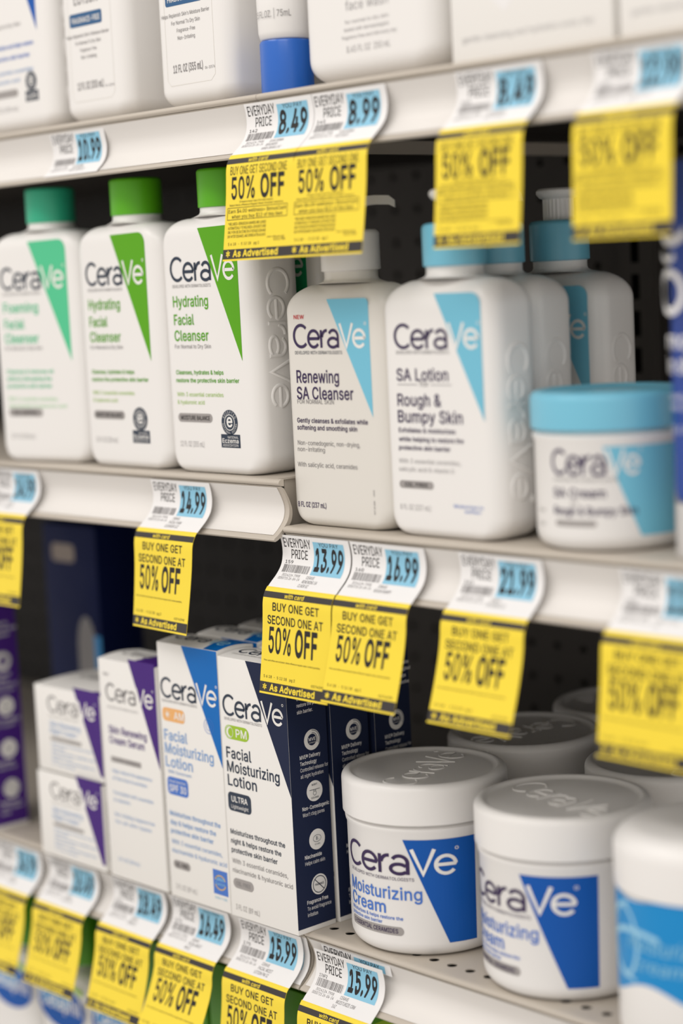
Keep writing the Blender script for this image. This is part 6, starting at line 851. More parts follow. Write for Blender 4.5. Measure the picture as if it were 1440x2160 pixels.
# ------------------------------------------------------------------ jars
def jar(label, x, y, z, r_lid, r_body, z_seam, h, m_lid, th0, kind, lid_rot, group=None):
    z_seam += DROP; h += DROP
    t = thing('cream_jar', label, 'jar', (x, y, z), 0, group)
    R = .009; P = [(r_body - R, 0)] + [(r_body - R + R * math.sin(math.radians(a)), R - R * math.cos(math.radians(a))) for a in range(15, 91, 15)]
    P += [(r_body, z_seam - .006), (r_body + .0008, z_seam - .0045), (r_body + .0010, z_seam - .0025), (r_body - .001, z_seam - .0012), (r_body - .0025, z_seam - .0008), (r_body - .0025, z_seam + .001)]
    lathe('body', P, WHITE, t, n=96)
    q = .0045; L = [(r_lid - .001, z_seam), (r_lid, z_seam + .0007), (r_lid, h - q)]
    L += [(r_lid - q + q * math.cos(math.radians(a)), h - q + q * math.sin(math.radians(a))) for a in range(15, 91, 15)]
    L += [(r_lid - q - .0008, h - .0002), (r_lid - q - .0016, h - .0008), (r_lid - q - .0024, h - .0017), (r_lid - q - .0045, h - .0022), (.001, h - .0022)]
    lathe('lid', L, m_lid, t, n=96)
    if lid_rot is not None:
        k = .080 / LOGO_W; cap = .0225; c_, s_ = math.cos(lid_rot), math.sin(lid_rot)
        def fn(a, b, o): return (a * c_ - b * s_, a * s_ + b * c_, h - .0022 + o)
        ridge([[((a - LOGO_W / 2) * k, (b - .5) * cap) for a, b in pth] for pth in ALL_LOGO], fn, .0013, .0006, 'embossed_name', m_lid, t)
    if kind == 'm':
        fn = wrap(r_body, th0); kk = r_body * 1000 * math.pi / 180
        A = lambda d: (d + 70) * kk
        L = [('DEVELOPED WITH DERMATOLOGISTS', A(-115), 43.4, 1.9, 50, PLUMINK, 0), ('Moisturizing', A(-117), 32.0, 7.2, 56, INKBLUE, .022), ('Cream', A(-117), 23.2, 7.2, 33, INKBLUE, .022),
             ('Moisturizes & helps restore the', A(-117), 19.6, 2.0, 44, INKBLUE, .01), ('protective skin barrier', A(-117), 16.5, 2.0, 30, INKBLUE, .01)]
        pil = Art().rrect(A(-118), 10.2, A(-63.7), 15.4); pt = Art().text('3 ESSENTIAL CERAMIDES', A(-91), 11.6, 2.6, 38, bold=.01, align='C')
        sd, sl = Art(), Art(); seal(sd, sl, A(-137), 36, 7.0)
        sm = Art().text('For normal', A(-145), 16.5, 2, 13).text('to dry skin', A(-145), 13.4, 2, 13)
        w_ = [(A(-31.5), 6.0), (A(-10.5), 6.0), (A(-9.0), 68.0), (A(-62.0), 68.0)]
        cerave_front(t, fn, w_, ROYAL, (A(-117.5), 47.3, 77.8, 15.2), PLUMINK, L, [('pill_badge', PILL, pil, 1), ('pill_text', PLUMINK, pt, 1.9), ('seal', NAVYINK, sd, 1), ('seal_print', CARD, sl, 1.9), ('small_print', GREY, sm, 1.8)], cx=2.5, shade=.00015)
    elif kind == 's':
        fn = wrap(r_body, th0); kk = r_body * 1000 * math.pi / 180
        A = lambda d: (d + 70) * kk
        L = [('DEVELOPED WITH DERMATOLOGISTS', A(-97), 34.0, 1.6, 36, GREY, 0), ('SA Cream', A(-98), 25.6, 4.6, 30, PLUMINK, .01), ('for', A(-82), 22.0, 2.0, 4, GREY, 0), ('Rough & Bumpy Skin', A(-98), 16.6, 4.2, 46, PLUMINK, .01),
             ('NET WT', A(-121), 17, 1.6, 8, GREY, 0), ('12 OZ', A(-121), 10, 1.6, 7, GREY, 0)]
        pil = Art().rrect(A(-97), 10.6, A(-62), 13.8)
        w_ = [(A(-29), 5.5), (A(2), 5.5), (A(4), 51.6), (A(-56), 51.6)]
        cerave_front(t, fn, w_, SKY, (A(-99), 37.2, 49, 13.0), PLUMINK, L, [('pill_badge', PILL, pil, 1)], cx=2.5, shade=.00015)
    return t
zj = ZL + .0042
JG = 'white cream tubs behind the front two'
jar('white tub with royal blue wedge beside the navy carton', .0613, .0473, zj, .0497, .0475, .0763, .1003, WHITE, -70, 'm', math.radians(109))
jar('white tub with royal blue wedge, second tub from the navy carton', .1714, .0463, zj, .0497, .0475, .0763, .1003, WHITE, -88, 'm', math.radians(-13))
jar('plain white tub directly behind the tub next to the navy carton', .0471, .1530, zj, .0497, .0475, .0763, .1003, WHITE, 120, 'm', math.radians(-97))
jar('plain white tub half behind the 11.49 flap and the second wedged tub', .1660, .1480, zj, .0497, .0475, .0763, .1003, WHITE, 120, 'm', math.radians(150))
jar('plain white tub farthest back, in shade against the pegboard', .0480, .2545, zj, .0497, .0475, .0763, .1003, WHITE, 120, 'm', math.radians(190))
jar('squat white jar with pale blue lid and wedge beside the blue tube', .2190, .0400, zr, .0412, .0396, .0592, .0790, SKYCAP, -70, 's', None)

# ------------------------------------------------------------------ cartons
def carton(name, label, x0, x1, y0, y1, z, H, m=CARD, group=None, lean=0.0):
    W, D = x1 - x0, y1 - y0; H += DROP
    t = thing(name, label, 'box', ((x0 + x1) / 2, (y0 + y1) / 2, z), lean, group)
    box('carton_body', -W / 2, W / 2, -D / 2, D / 2, 0, H - .0004, m, t, bev=.0005)
    # tucked top flap, slightly bulged
    V = []; F = []; n = 8
    for i in range(n + 1):
        yy = -D / 2 + .0006 + (D - .0012) * i / n; hh = H - .0004 + .0016 * math.sin(math.pi * i / n)
        V += [(-W / 2 + .0004, yy, hh), (W / 2 - .0004, yy, hh), (-W / 2 + .0004, yy, H - .0012), (W / 2 - .0004, yy, H - .0012)]
    for i in range(n):
        a, b = i * 4, (i + 1) * 4
        F += [(a, a + 1, b + 1, b), (a + 1, a + 3, b + 3, b + 1), (a + 2, a, b, b + 2), (a + 3, a + 2, b + 2, b + 3)]
    F += [(0, 2, 3, 1), (4 * n, 4 * n + 1, 4 * n + 3, 4 * n + 2)]
    mesh('top_flap', V, F, m, t, True)
    return t, W, D, H
def bulge_top(W, D, H):
    return lambda x, y, o: (x * mm, y * mm, H - .0004 + .0016 * math.sin(math.pi * min(1, max(0, (y * mm + D / 2 - .0006) / (D - .0012)))) + o)
def side_icons(t, W, fn, u0, m_txt, groups, heights, r=6.4, first=None, night=True):
    A = Art(); Dk = Art(); T = Art()
    if first:
        for i, s_ in enumerate(first[1]): T.text(s_, u0 - 11, first[0] - 4.15 * i, 2.2, xs=.74, bold=.008)
    for i, (z, lines) in enumerate(zip(heights, groups)):
        if i == 0: A.line(arc(u0, z, r * .78, r * .78, 0, 360, 40)[:-1], r * .44, True); T.text('MVE', u0, z - .6, 2.0, 5.6, align='C', bold=.02); T.text('TECHNOLOGY', u0, z - 2.2, .8, 5.6, align='C'); Dk.line(arc(u0, z, r * .9, r * .9, 90, -30, 14), .35); Dk.line(arc(u0, z, r * .66, r * .66, 90, -30, 14), .35)
        else: A.disc(u0, z, r, n=40)
        if i == 1:
            Dk.rect(u0 - 4.2, z + .7, u0 + 4.2, z + 1.0); Dk.ring(u0, z - 1.4, 1.3, .25); Dk.rect(u0 - .9, z - .5, u0 - .6, z + .7); Dk.rect(u0 + .6, z - .5, u0 + .9, z + .7); Dk.text("WON'T", u0, z + 3.4, 1.1, 4.5, align='C', bold=.02); Dk.text('CLOG PORES', u0, z - 4.6, 1.0, 6.2, align='C', bold=.02)
        if i == 2:
            Dk.line(arc(u0, z + .6, 3.2, 2.1, 0, 360, 30)[:-1], .25, True); Dk.text('B', u0 - .2, z - .3, 2.0, align='C', bold=.03); Dk.text('3', u0 + 1.2, z - .6, .9, align='C'); Dk.text('VITAMIN', u0, z - 3.4, .9, 4.4, align='C')
        if i == 3:
            Dk.ring(u0, z, r * .80, .5, 36); Dk.line([(u0 - 3.6, z + 3.6), (u0 + 3.6, z - 3.6)], .5); Dk.text('FRAGRANCE', u0, z - .5, 1.3, 7.2, align='C', bold=.02)
        for j, (s_, b_) in enumerate(lines): T.text(s_, u0 - 10.6, z - r - 4.2 - 3.9 * j, 2.3, xs=.74 if b_ else .70, bold=.018 if b_ else .004)
    A.lay('icon_discs', CARD, t, fn, .00012); Dk.lay('icon_marks', NAVYINK, t, fn, .00024); T.lay('side_text', m_txt, t, fn, .0002)
PMG = [[('MVE® Delivery', 1), ('Technology', 1), ('Controlled release for', 0), ('all night hydration', 0)], [('Non-Comedogenic', 1), ("Won't clog pores", 0)], [('Niacinamide', 1), ('Helps calm skin', 0)], [('Fragrance Free', 1), ('To avoid fragrance', 0), ('irritation', 0)]]
PMFIRST = (149.5, ['3 essential ceramides', 'moisturizes throughout', 'the night and helps', 'restore the protective', 'skin barrier.'])
def pm_box(label, x0, x1, y0, y1, z):
    t, W, D, H = carton('lotion_carton', label, x0, x1, y0, y1, z, .1635)
    hw = W * 500
    L = [('DEVELOPED WITH DERMATOLOGISTS', -28.0, 123.4, 1.7, 36, GREY, 0), ('Facial', -28, 99.4, 6.8, 24, NAVYINK, .018), ('Moisturizing', -28, 90.6, 6.8, 50, NAVYINK, .018), ('Lotion', -28, 81.8, 6.8, 28, NAVYINK, .018),
         ('Moisturizes throughout the', -28.2, 50.6, 3.1, 52, NAVYINK, .018), ('night & helps restore the', -28.2, 44.6, 3.1, 48, NAVYINK, .018), ('protective skin barrier', -28.2, 38.8, 3.1, 44, NAVYINK, .018),
         ('With 3 essential ceramides,', -28, 31.8, 3.0, 53, GREY, 0), ('niacinamide & hyaluronic acid', -28, 25.8, 3.0, 57, GREY, 0), ('3 FL OZ (89 mL)', -27, 1.8, 3.4, 23, PILL, 0)]
    pm = Art().rrect(-28.4, 111.6, -5.0, 120.4); pmt = Art().text('PM', -17.6, 113.5, 5.0, 10.5, bold=.03)
    pmt.poly(arc(-23.6, 116.0, 3.2, 3.2, 60, 300, 16) + arc(-22.2, 116.0, 2.75, 2.75, 290, 70, 14)); pmr = Art().ring(-24.0, 116, 3.7, .3)
    ul = Art().rrect(-28.8, 65.6, -6.5, 77.6, 3); ult = Art().text('ULTRA', -17.6, 71.6, 3.6, 15.5, align='C', bold=.02).text('Lightweight', -17.6, 67.4, 2.3, 16.5, align='C')
    oil = Art().rrect(-28.2, 15.8, -8.5, 22.2); oilt = Art().text('OIL FREE', -18.4, 17.7, 2.5, 14, align='C', bold=.012)
    cerave_front(t, flat(D), [(hw - .05, 83.0), (hw - .05, 163), (-4.8, 163)], NAVY, (-28.8, 126.4, 57, 13.3), NAVYINK, L,
                 [('evening_badge', OLIVE, pm, 1), ('evening_badge_text', CARD, pmt, 1.9), ('evening_badge_ring', CARD, pmr, 1.9), ('dark_badge', NAVYINK, ul, 1), ('dark_badge_text', CARD, ult, 1.9), ('pill_badge', PILL, oil, 1), ('pill_text', GREY, oilt, 1.9)], shade=.00010)
    dd = D * 500
    Art().rect(-dd + .05, .3, dd - .05, H * 1000 - .6).lay('navy_side', NAVY, t, side(W), .00006)
    side_icons(t, W, side(W), 3.2, PAPER, PMG, (115.4, 83.6, 53.4, 25.2), first=PMFIRST)
    top = bulge_top(W, D, H)
    Art().logo('d', -26, -5.5, 52, 11).lay('top_brand_name', NAVYINK, t, top, .0002, 0, 3); Art().logo('l', -26, -5.5, 52, 11).lay('top_brand_name_end', NAVYINK, t, top, .0002, 0, 3)
    Art().text('DEVELOPED WITH DERMATOLOGISTS', -25.5, -9, 1.6, 34).lay('top_print', GREY, t, top, .0002)
    return t
pm_box('white carton with navy wedge and navy side, front of its file by the tub', -.0588, .0050, -.0100, .0210, zj)
pm_box('white and navy carton second in file, behind the front navy one', -.0585, .0060, .0235, .0545, zj)
pm_box('white and navy carton third in file, deepest of the navy ones', -.0560, .0085, .0580, .0890, zj)
def am_box(label, x0, x1, y0, y1, z, H=.1660):
    t, W, D, H = carton('lotion_carton', label, x0, x1, y0, y1, z, H); hw = W * 500
    L = [('DEVELOPED WITH DERMATOLOGISTS', -28.0, 126.6, 1.7, 36, GREY, 0), ('Facial', -28, 101.6, 6.8, 24, PALEBLUE, .014), ('Moisturizing', -28, 92.8, 6.8, 50, PALEBLUE, .014), ('Lotion', -28, 84.0, 6.8, 28, PALEBLUE, .014), ('With Sunscreen', -26, 79.8, 2.2, 24, PALEBLUE, 0),
         ('Moisturizes throughout the', -27.0, 51.6, 3.1, 52, PALEBLUE, .012), ('day & helps restore the', -27.0, 45.6, 3.1, 47, PALEBLUE, .012), ('protective skin barrier', -27, 39.8, 3.1, 44, PALEBLUE, .012),
         ('With 3 essential ceramides,', -26.8, 32.8, 3.0, 52, PALEBLUE, 0), ('niacinamide & hyaluronic acid', -26.8, 26.8, 3.0, 56, PALEBLUE, 0), ('3 FL OZ (89 mL)', -25, 2.6, 3.4, 22, LGREY, 0)]
    am = Art().rrect(-28.4, 114.2, -5.4, 123.0, 3); amt = Art().text('AM', -16.5, 116.2, 4.8, 10.5, bold=.03).disc(-23.2, 118.6, 1.3)
    for k in range(8):
        a = math.radians(45 * k); amt.line([(-23.2 + 1.8 * math.cos(a), 118.6 + 1.8 * math.sin(a)), (-23.2 + 2.7 * math.cos(a), 118.6 + 2.7 * math.sin(a))], .5)
    sp = Art().rrect(-27.5, 65.6, -6.0, 77.4, 3); spt = Art().text('Broad Spectrum', -16.8, 73.8, 1.7, 17, align='C').text('SPF 30', -16.8, 67.8, 4.4, 17.5, align='C', bold=.02)
    pil = Art().rrect(-26.2, 16.4, -8.6, 22.0); pt = Art().text('OIL-FREE', -17.4, 18.0, 2.3, 13, align='C', bold=.02)
    bd = Art().rect(14.5, 7.5, 29.0, 23.5); bdy = Art().line(arc(21.7, 15.5, 5.4, 4.6, 200, 340, 14), .8).line(arc(21.7, 15.5, 5.4, 4.6, 20, 160, 14), .8)
    bdw = Art().text('Skin', 21.7, 16.6, 2.4, 8.5, align='C', bold=.01).text('Cancer', 21.7, 13.6, 2.0, 10, align='C').text('DAILY USE', 21.7, 4.4, 1.6, 12, align='C'); bdr = Art().ring(19, 116.5, 4.8, .3).ring(19, 116.5, 2.8, .3)
    cerave_front(t, flat(D), [(hw - .05, 91.0), (hw - .05, 165.4), (-5.0, 165.4)], AMBLUE, (-28.6, 129.6, 57, 13.3), NAVYINK, L,
                 [('morning_badge', ORANGE, am, 1), ('morning_badge_text', CARD, amt, 1.9), ('sunscreen_badge', INKBLUE, sp, 1), ('sunscreen_badge_text', CARD, spt, 1.9), ('pill_badge', PILL, pil, 1), ('pill_text', BLACK, pt, 1.9), ('approval_badge', INKBLUE, bd, 1), ('approval_badge_rays', GOLD, bdy, 1.9), ('approval_badge_text', PANEL, bdw, 1.9), ('faint_ring_mark', INKBLUE, bdr, 1.9)], shade=.00010)
    top = bulge_top(W, D, H); d = D * 500 - .3
    Art().poly([(hw - .3, -d), (hw - .3, d), (9, d), (17, -d)]).lay('top_wedge', AMBLUE, t, top, .0001, 0, 3)
    Art().logo('d', -26, -5.5, 52, 11).lay('top_brand_name', NAVYINK, t, top, .0002, 0, 3); Art().logo('l', -26, -5.5, 52, 11).lay('top_brand_name_end', PANEL, t, top, .0002, 0, 3)
    return t
am_box('white carton with bright blue wedge and orange badge beside the navy carton', -.1212, -.0600, -.0095, .0205, zj)
am_box('white carton with bright blue top, right behind the orange-badged one', -.1210, -.0600, .0235, .0535, zj)
am_box('white carton with bright blue top, third in file, partly behind the 13.99 flap', -.1195, -.0585, .0575, .0875, zj)
def purple_box(label, name, x0, x1, y0, y1, z, H, kind, lean=0.0):
    t, W, D, H = carton(name, label, x0, x1, y0, y1, z, H, lean=lean); hw = W * 500; h = H * 1000
    if kind == 'serum':
        L = [('NEW', -26, 136, 2.0, 6, GREY, 0), ('DEVELOPED WITH DERMATOLOGISTS', -23.5, 114.0, 1.6, 34, LGREY, 0), ('Skin Renewing', -23.5, 97.0, 5.0, 42, PURPLE, .008), ('Cream Serum', -23.5, 90.0, 5.0, 39, PURPLE, .008)]
        for i, (s_, wd) in enumerate((('Helps reduce the appearance', 44), ('of fine lines & wrinkles', 38), ('', 1), ('Formulated with ceramides', 44), ('& vitamins', 18), ('', 1), ('Non-irritating, fragrance free', 44), ('for all skin types', 40))):
            L.append((s_, -22.5, 70 - 5.0 * i, 2.3, wd, PALEBLUE, 0))
        L.append(('1 FL OZ (30 mL)', -22, 9, 2.4, 24, PALEBLUE, 0))
        pil = Art().rect(-23.0, 77.2, 10.5, 81.0); pt = Art().text('ANTI-AGING', -6, 77.9, 2.2, 26, align='C')
        wdg = [(hw - .05, 79.0), (hw - .05, h - 1.2), (2.4, h - .8)]; lg = (-24.2, 119.2, 52, 12.0)
    else:
        L = [('DEVELOPED WITH DERMATOLOGISTS', -22.5, 36.2, 1.4, 36, LGREY, 0), ('Skin Renewing', -22, 29.6, 3.6, 36, PALEBLUE, .004), ('Night Cream', -22, 24.6, 3.6, 31, PALEBLUE, .004)]
        for i, (s_, wd) in enumerate((('Helps improve the look of skin', 48), ('overnight', 16), ('With ceramides, peptides and', 50), ('hyaluronic acid', 24), ('Non-comedogenic', 50), ('1.7 OZ (48 g)', 26))):
            L.append((s_, -21.5, 16.4 - 2.9 * i, 1.5, wd, PALEBLUE, 0))
        pil = Art().rect(-22.0, 19.6, 14.5, 22.2); pt = Art().text('ANTI-AGING', -4, 20.1, 1.6, 24, align='C')
        wdg = [(hw - 3.5, 1.5), (hw - .05, 1.5), (hw - .05, h - 1.0), (8.5, h - .6)]; lg = (-23, 39.8, 56, 11.5)
    cerave_front(t, flat(D), wdg, PURPLE, lg, GREY, L, [('pill_badge', PILL, pil, 1), ('pill_text', GREY, pt, 1.9)], shade=.00010)
    top = bulge_top(W, D, H); d = D * 500 - .3
    Art().poly([(hw - .3, -d), (hw - .3, -d + 7), (hw - 13, -d + 7), (hw - 18, -d)] if kind != 'serum' else [(hw - .3, -d), (hw - .3, d), (9, d), (2.4, -d)]).lay('top_wedge', PURPLE, t, top, .0001, 0, 3)
    Art().logo('d', -24, -4.5, 50, 9.5).lay('top_brand_name', GREY, t, top, .0002, 0, 3)
    sd = Art()
    for i in range(7): sd.text('Store at room temperature.', -D * 500 + 4 + 2.6 * i, 4, 1.3, h * .7, rot=math.pi / 2)
    sd.lay('side_text', LGREY, t, side(W), .0001)
    return t
purple_box('tall white carton with purple wedge beside the orange-badged carton', 'serum_carton', -.1890, -.1265, -.0085, .0265, zj, .1475, 'serum')
purple_box('small white carton with purple wedge, bottom of the stack of two', 'cream_carton', -.2725, -.1955, -.0080, .0560, zj, .0575, 'small')
purple_box('small white carton with purple wedge, top of the stack of two', 'cream_carton', -.2705, -.1935, -.0070, .0570, zj + .0618, .0580, 'small', math.radians(.6))
# purple carton seen from its side at the left edge
t, W, D, H = carton('purple_carton', 'purple-sided carton with pale round icons beside the small stacked cartons', -.4060, -.3440, -.0040, .0280, zj, .1640)
Art().rect(-D * 500 + .05, .3, D * 500 - .05, H * 1000 - .6).lay('purple_side', PURPLE, t, side(W), .00006)
side_icons(t, W, side(W), 3.0, PAPER, PMG, (123.0, 89.0, 57.2, 27.0), r=7.0, first=(150, ['Ceramides help', 'restore the skin barrier', 'every single day']))
Art().poly([(W * 500 - .05, 82), (W * 500 - .05, 163), (-3, 163)]).lay('color_wedge', PURPLE, t, flat(D), .0001)
Art().logo('d', -28, 126, 56, 13).lay('brand_name', GREY, t, flat(D), .0002); Art().logo('l', -28, 126, 56, 13).lay('brand_name_end', CARD, t, flat(D), .0002)
# dark blue carton in the shade behind
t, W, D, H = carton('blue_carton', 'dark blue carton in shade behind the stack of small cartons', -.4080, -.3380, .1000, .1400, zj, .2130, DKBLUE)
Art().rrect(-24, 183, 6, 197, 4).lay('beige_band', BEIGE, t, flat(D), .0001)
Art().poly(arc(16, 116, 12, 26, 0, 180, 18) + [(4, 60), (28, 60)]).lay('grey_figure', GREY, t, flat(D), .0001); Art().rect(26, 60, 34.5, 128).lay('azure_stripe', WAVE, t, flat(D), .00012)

# ------------------------------------------------------------------ top shelf goods
zt = ZT + .0042
def top_bottle(label, x0, x1, y, D, H, kind):
    W = x1 - x0
    t = thing('lotion_bottle', label, 'bottle', ((x0 + x1) / 2, y + D / 2, zt))
    bottle_body(W, D, H, .011, WHITE, t, bx=.012, by=.010)
    lathe('cap', cap_prof(.0175, .022, H + .009), CAPBLUE if kind == 'w' else WHITE, t)
    fn = flat(D)
    if kind == 'd':
        base_fn = fn; fn = lambda x, z, o: base_fn(x + 6, z, o)
        px = Art().rrect(-28, 58.4, 7.5, 67.0, 1.6)
        px.lay('blue_badge', mat('badge_blue', (.02, .10, .24), .45), t, fn, .0001); Art().text('FRAGRANCE-FREE', -10.2, 60.8, 3.4, 31, align='C', bold=.02).lay('badge_text', CARD, t, fn, .0002)
        A = Art()
        A.text('LOTION', -9, 72.5, 6.5, 26, align='C', bold=.01)
        for s_, z_, wd in (("Helps Replenish Skin's Moisture Barrier", 51.6, 47), ('For Normal To Dry Skin', 46.9, 28), ('Fragrance-Free', 42.2, 18), ('Non-Irritating', 37.6, 17)): A.text(s_, -9, z_, 2.3, wd, align='C', bold=.006)
        A.text('12 FL OZ (355 mL)', -23.5, 18.2, 4.6, 29, bold=.012); A.text('06-22576', 7.5, 17.6, 1.6, 9.5)
        A.lay('printed_text', GREY, t, fn, .0002)
        Art().line([(-29.5, 78), (-29.5, 14), (-26.5, 10.5), (13, 10.5), (17, 14), (17, 78)], .3).lay('label_edge', MILKY, t, fn, .00008)
    else:
        L = [('Hydrates', -32, 92, 5, 30, INKBLUE, .01), ('For Normal to Dry Skin', -32, 68, 2.4, 44, GREY, 0), ('24-hr hydration and helps restore', -34, 54, 2.6, 60, INKBLUE, .016), ('the protective skin barrier', -34, 46.5, 2.6, 55, INKBLUE, .016),
             ('With essential ceramides', -33, 37, 2.6, 57, PALEBLUE, 0), ('& hyaluronic acid', -33, 31, 2.6, 40, PALEBLUE, 0), ('12 FL OZ (355 mL)', -33, 12, 3.2, 36, LGREY, 0)]
        pil = Art().rrect(-33, 21.5, 4, 26.5); sd, sl = Art(), Art(); seal(sd, sl, 20.5, 30.0, 6.6)
        cerave_front(t, fn, wedge_pts(-4, 142, 31, 142, 62.5), ROYAL, (-34, 112, 64, 15), NAVYINK, L, [('pill_badge', PILL, pil, 1), ('seal', NAVYINK, sd, 1), ('seal_print', CARD, sl, 1.9)])
        emboss_side(t, W, D, .055, .085, .018, WHITE)
    return t
top_bottle('white bottle with royal blue wedge tip and round seal on the top shelf', -.3150, -.2250, .010, .042, .152, 'w')
top_bottle('white bottle with small blurred blue badge, above the 10.99 tag', -.2140, -.1430, .010, .048, .165, 'd')
top_bottle('white bottle printed 12 FL OZ, beside the blue-capped tube', -.1105, -.0395, .009, .048, .165, 'd')
# squeeze tube standing on its blue cap
t = thing('squeeze_tube', 'white squeeze tube standing on a glossy blue cap', 'tube', (-.0070, .0270, zt))
lathe('cap', [(.0150, 0), (.0158, .0008), (.0156, .030), (.0150, .0312), (.012, .0316)], CAPBLUE, t)
R = []
for z_, a, b in ((.0314, .0135, .0135), (.0325, .0150, .0150), (.036, .0160, .0160), (.06, .0172, .0158), (.10, .0200, .0110), (.135, .0225, .0035), (.145, .0228, .0012)):
    R.append([(a * math.cos(2 * math.pi * k / 48), b * math.sin(2 * math.pi * k / 48), z_) for k in range(48)])
loft('tube_body', R, WHITE, t)
Art().text('2.5 FL.OZ. | 75mL', -15, 41.0, 3.8, 27).lay('printed_text', GREY, t, wrap(.0163, -70), .0004, 2)
# face wash bottle
W, D, H = .108, .046, .175
t = thing('wash_bottle', 'wide white face wash bottle with rounded corners beside the blue-capped tube', 'bottle', (.0790, .0090 + D / 2, zt))
bottle_body(W, D, H, .014, WHITE, t, bx=.016, by=.012)
lathe('cap', cap_prof(.02, .024, H + .009), WHITE, t)
A = Art().text('face wash', -14.0, 35.6, 5.2, 34)
for i, (s_, wd, x_) in enumerate((('for normal to dry skin', 35, -15), ('tested with dermatologists', 36, -16), ('fragrance free and mild every day', 44, -18))): A.text(s_, x_, 28.4 - 4.2 * i, 2.0, wd)
A.text('8.45 FL OZ  250 mL', -14.5, 12.6, 3.6, 35); A.lay('printed_text', LGREY, t, flat(D), .0002)
for (x0, x1, lab, seed) in ((.1470, .2560, 'wide white carton with faint print next to the face wash bottle', 1), (.2600, .3700, 'wide white carton above the 12.99 tag on the top shelf', 2)):
    t, W, D, H = carton('soap_carton', lab, x0, x1, .0080, .0680, zt, .110)
    A = Art().text('gentle cleansing and hydration every day', -W * 430, 7.2, 3.2, W * 820).text('moisturizing bar', -W * 430, 60, 8, W * 500)
    A.lay('printed_text', LGREY, t, flat(D), .0001)
    Art().poly([(-W * 380, 40), (-W * 150, 20), (W * 100, 45), (W * 50, 90), (-W * 300, 90)]).lay('pale_motif', PAPER, t, flat(D), .00006)

# ------------------------------------------------------------------ right edge goods
t = thing('squeeze_tube', 'tall blue tube with white lettering beside the pale blue-lidded jar', 'tube', (.2970, .0300, zr))
lathe('cap', [(.0215, 0), (.0225, .001), (.0222, .026), (.0215, .0275), (.018, .028)], mat('pale_grey_cap', (.55, .53, .51), .4), t)
R = []
for z_, a, b in ((.0278, .0190, .0190), (.029, .0215, .0215), (.034, .0225, .0222), (.08, .0240, .0200), (.15, .0262, .0120), (.185, .0272, .0040), (.195, .0275, .0013)):
    R.append([(a * math.cos(2 * math.pi * k / 48), b * math.sin(2 * math.pi * k / 48), z_) for k in range(48)])
loft('tube_body', R, DEEPBLUE, t)
A = Art().ring(-17, 128, 9.5, 3.6)
A.text('moist', -21, 101, 8, 30, bold=.02).text('in shower', -21, 89, 8, 36, bold=.02).text('body lotion', -20, 76, 3, 30).text('with shea butter', -20, 71, 3, 30).text('15.2 FL OZ', -20, 60, 3, 24)
A.poly(arc(-15, 158, 11, 8, 200, 340, 12) + arc(-15, 162, 10, 8, 340, 200, 12)).poly(arc(-18, 148, 8, 6, 200, 320, 12) + arc(-18, 151, 7, 6, 320, 200, 12))
A.lay('printed_text', PAPER, t, lambda u, z, o: wrap(.0232 + .0015 * (z - 40) / 100, -75)(u, z, o + .0006), .0002, 2)
t = thing('cream_jar', 'white jar with an azure swirl label and domed lid', 'jar', (.2890, .0210, zj))
RB = .046
lathe('body', [(RB - .012, 0), (RB - .006, .0015), (RB - .002, .005), (RB, .012), (RB, .080), (RB - .001, .083), (RB - .003, .0845)], WHITE, t, n=96)
lathe('lid', [(RB - .001, .084), (RB + .0008, .0850), (RB + .0008, .104)] + [(RB + .0008 - .013 * (1 - math.cos(math.radians(a))), .104 + .011 * math.sin(math.radians(a))) for a in range(10, 91, 10)] + [(.001, .1155)], WHITE, t, n=96)
fn = wrap(RB, -90)
top_ = [(u, 81 + 1.5 * math.sin(u / 9)) for u in range(-60, 61, 3)]; bot_ = [(u, 33 + 5 * math.sin((u + 20) / 11.0)) for u in range(-60, 61, 3)]
A = Art(); n = len(top_); A.add(top_ + bot_, [(i, i + 1, n + i + 1, n + i) for i in range(n - 1)]); A.lay('azure_label', WAVE, t, fn, .00012, 3)
A = Art().line(arc(-22, 57, 12, 18, 0, 360, 40)[:-1], 2.2, True).line(arc(-10, 50, 28, 14, 60, 200, 24), 3).line(arc(-6, 58, 34, 20, 110, 260, 24), 2); A.lay('label_swirls', WAVEL, t, fn, .0002, 3)
Art().text('moisturizing', -17, 55, 8, 50, shear=.2).text('cream', -12, 45, 7, 30, shear=.2).lay('printed_text', PANEL, t, fn, .0003, 3)

# ------------------------------------------------------------------ green-capped bottles on the base shelf
for i, x in enumerate((-.4255, -.3578, -.2900, -.2222)):
    lab = ['first', 'second', 'third', 'fourth', 'fifth', 'sixth'][i]
    t = thing('wash_bottle', f'green-capped white bottle on the bottom shelf, {lab} in its row from the left', 'bottle', (x, .030, ZB), 0, 'green-capped bottles on the base shelf')
    W, D, H = .064, .040, .1715
    bottle_body(W, D, H, .012, WHITE, t, nr=.018, nh=.003)
    R = [ring_rr(.0285, .0175, .012, H + .006), ring_rr(.0290, .0180, .012, H + .008), ring_rr(.0270, .0165, .012, H + .046), ring_rr(.0255, .0150, .012, H + .050), ring_rr(.0225, .0120, .012, H + .0515)]
    loft('cap', R, DARKGREEN, t)
    fn = flat(D)
    Art().poly(arc(0, 140, 29, 17, 0, 360, 40)[:-1]).lay('blue_oval', INKBLUE if False else ROYAL, t, fn, .00012); Art().poly(arc(-7, 146, 20, 9, 0, 360, 40)[:-1]).lay('pale_oval', WAVE, t, fn, .0002)
    Art().line([(x_, 159 + 5 * math.sin((x_ + 30) / 14)) for x_ in range(-29, 30, 3)], 5).lay('lime_swoosh', LIME, t, fn, .00015)
    Art().text('Cetaphil', -25, 137, 11, 50, bold=.02).lay('printed_text', PAPER, t, fn, .0003)

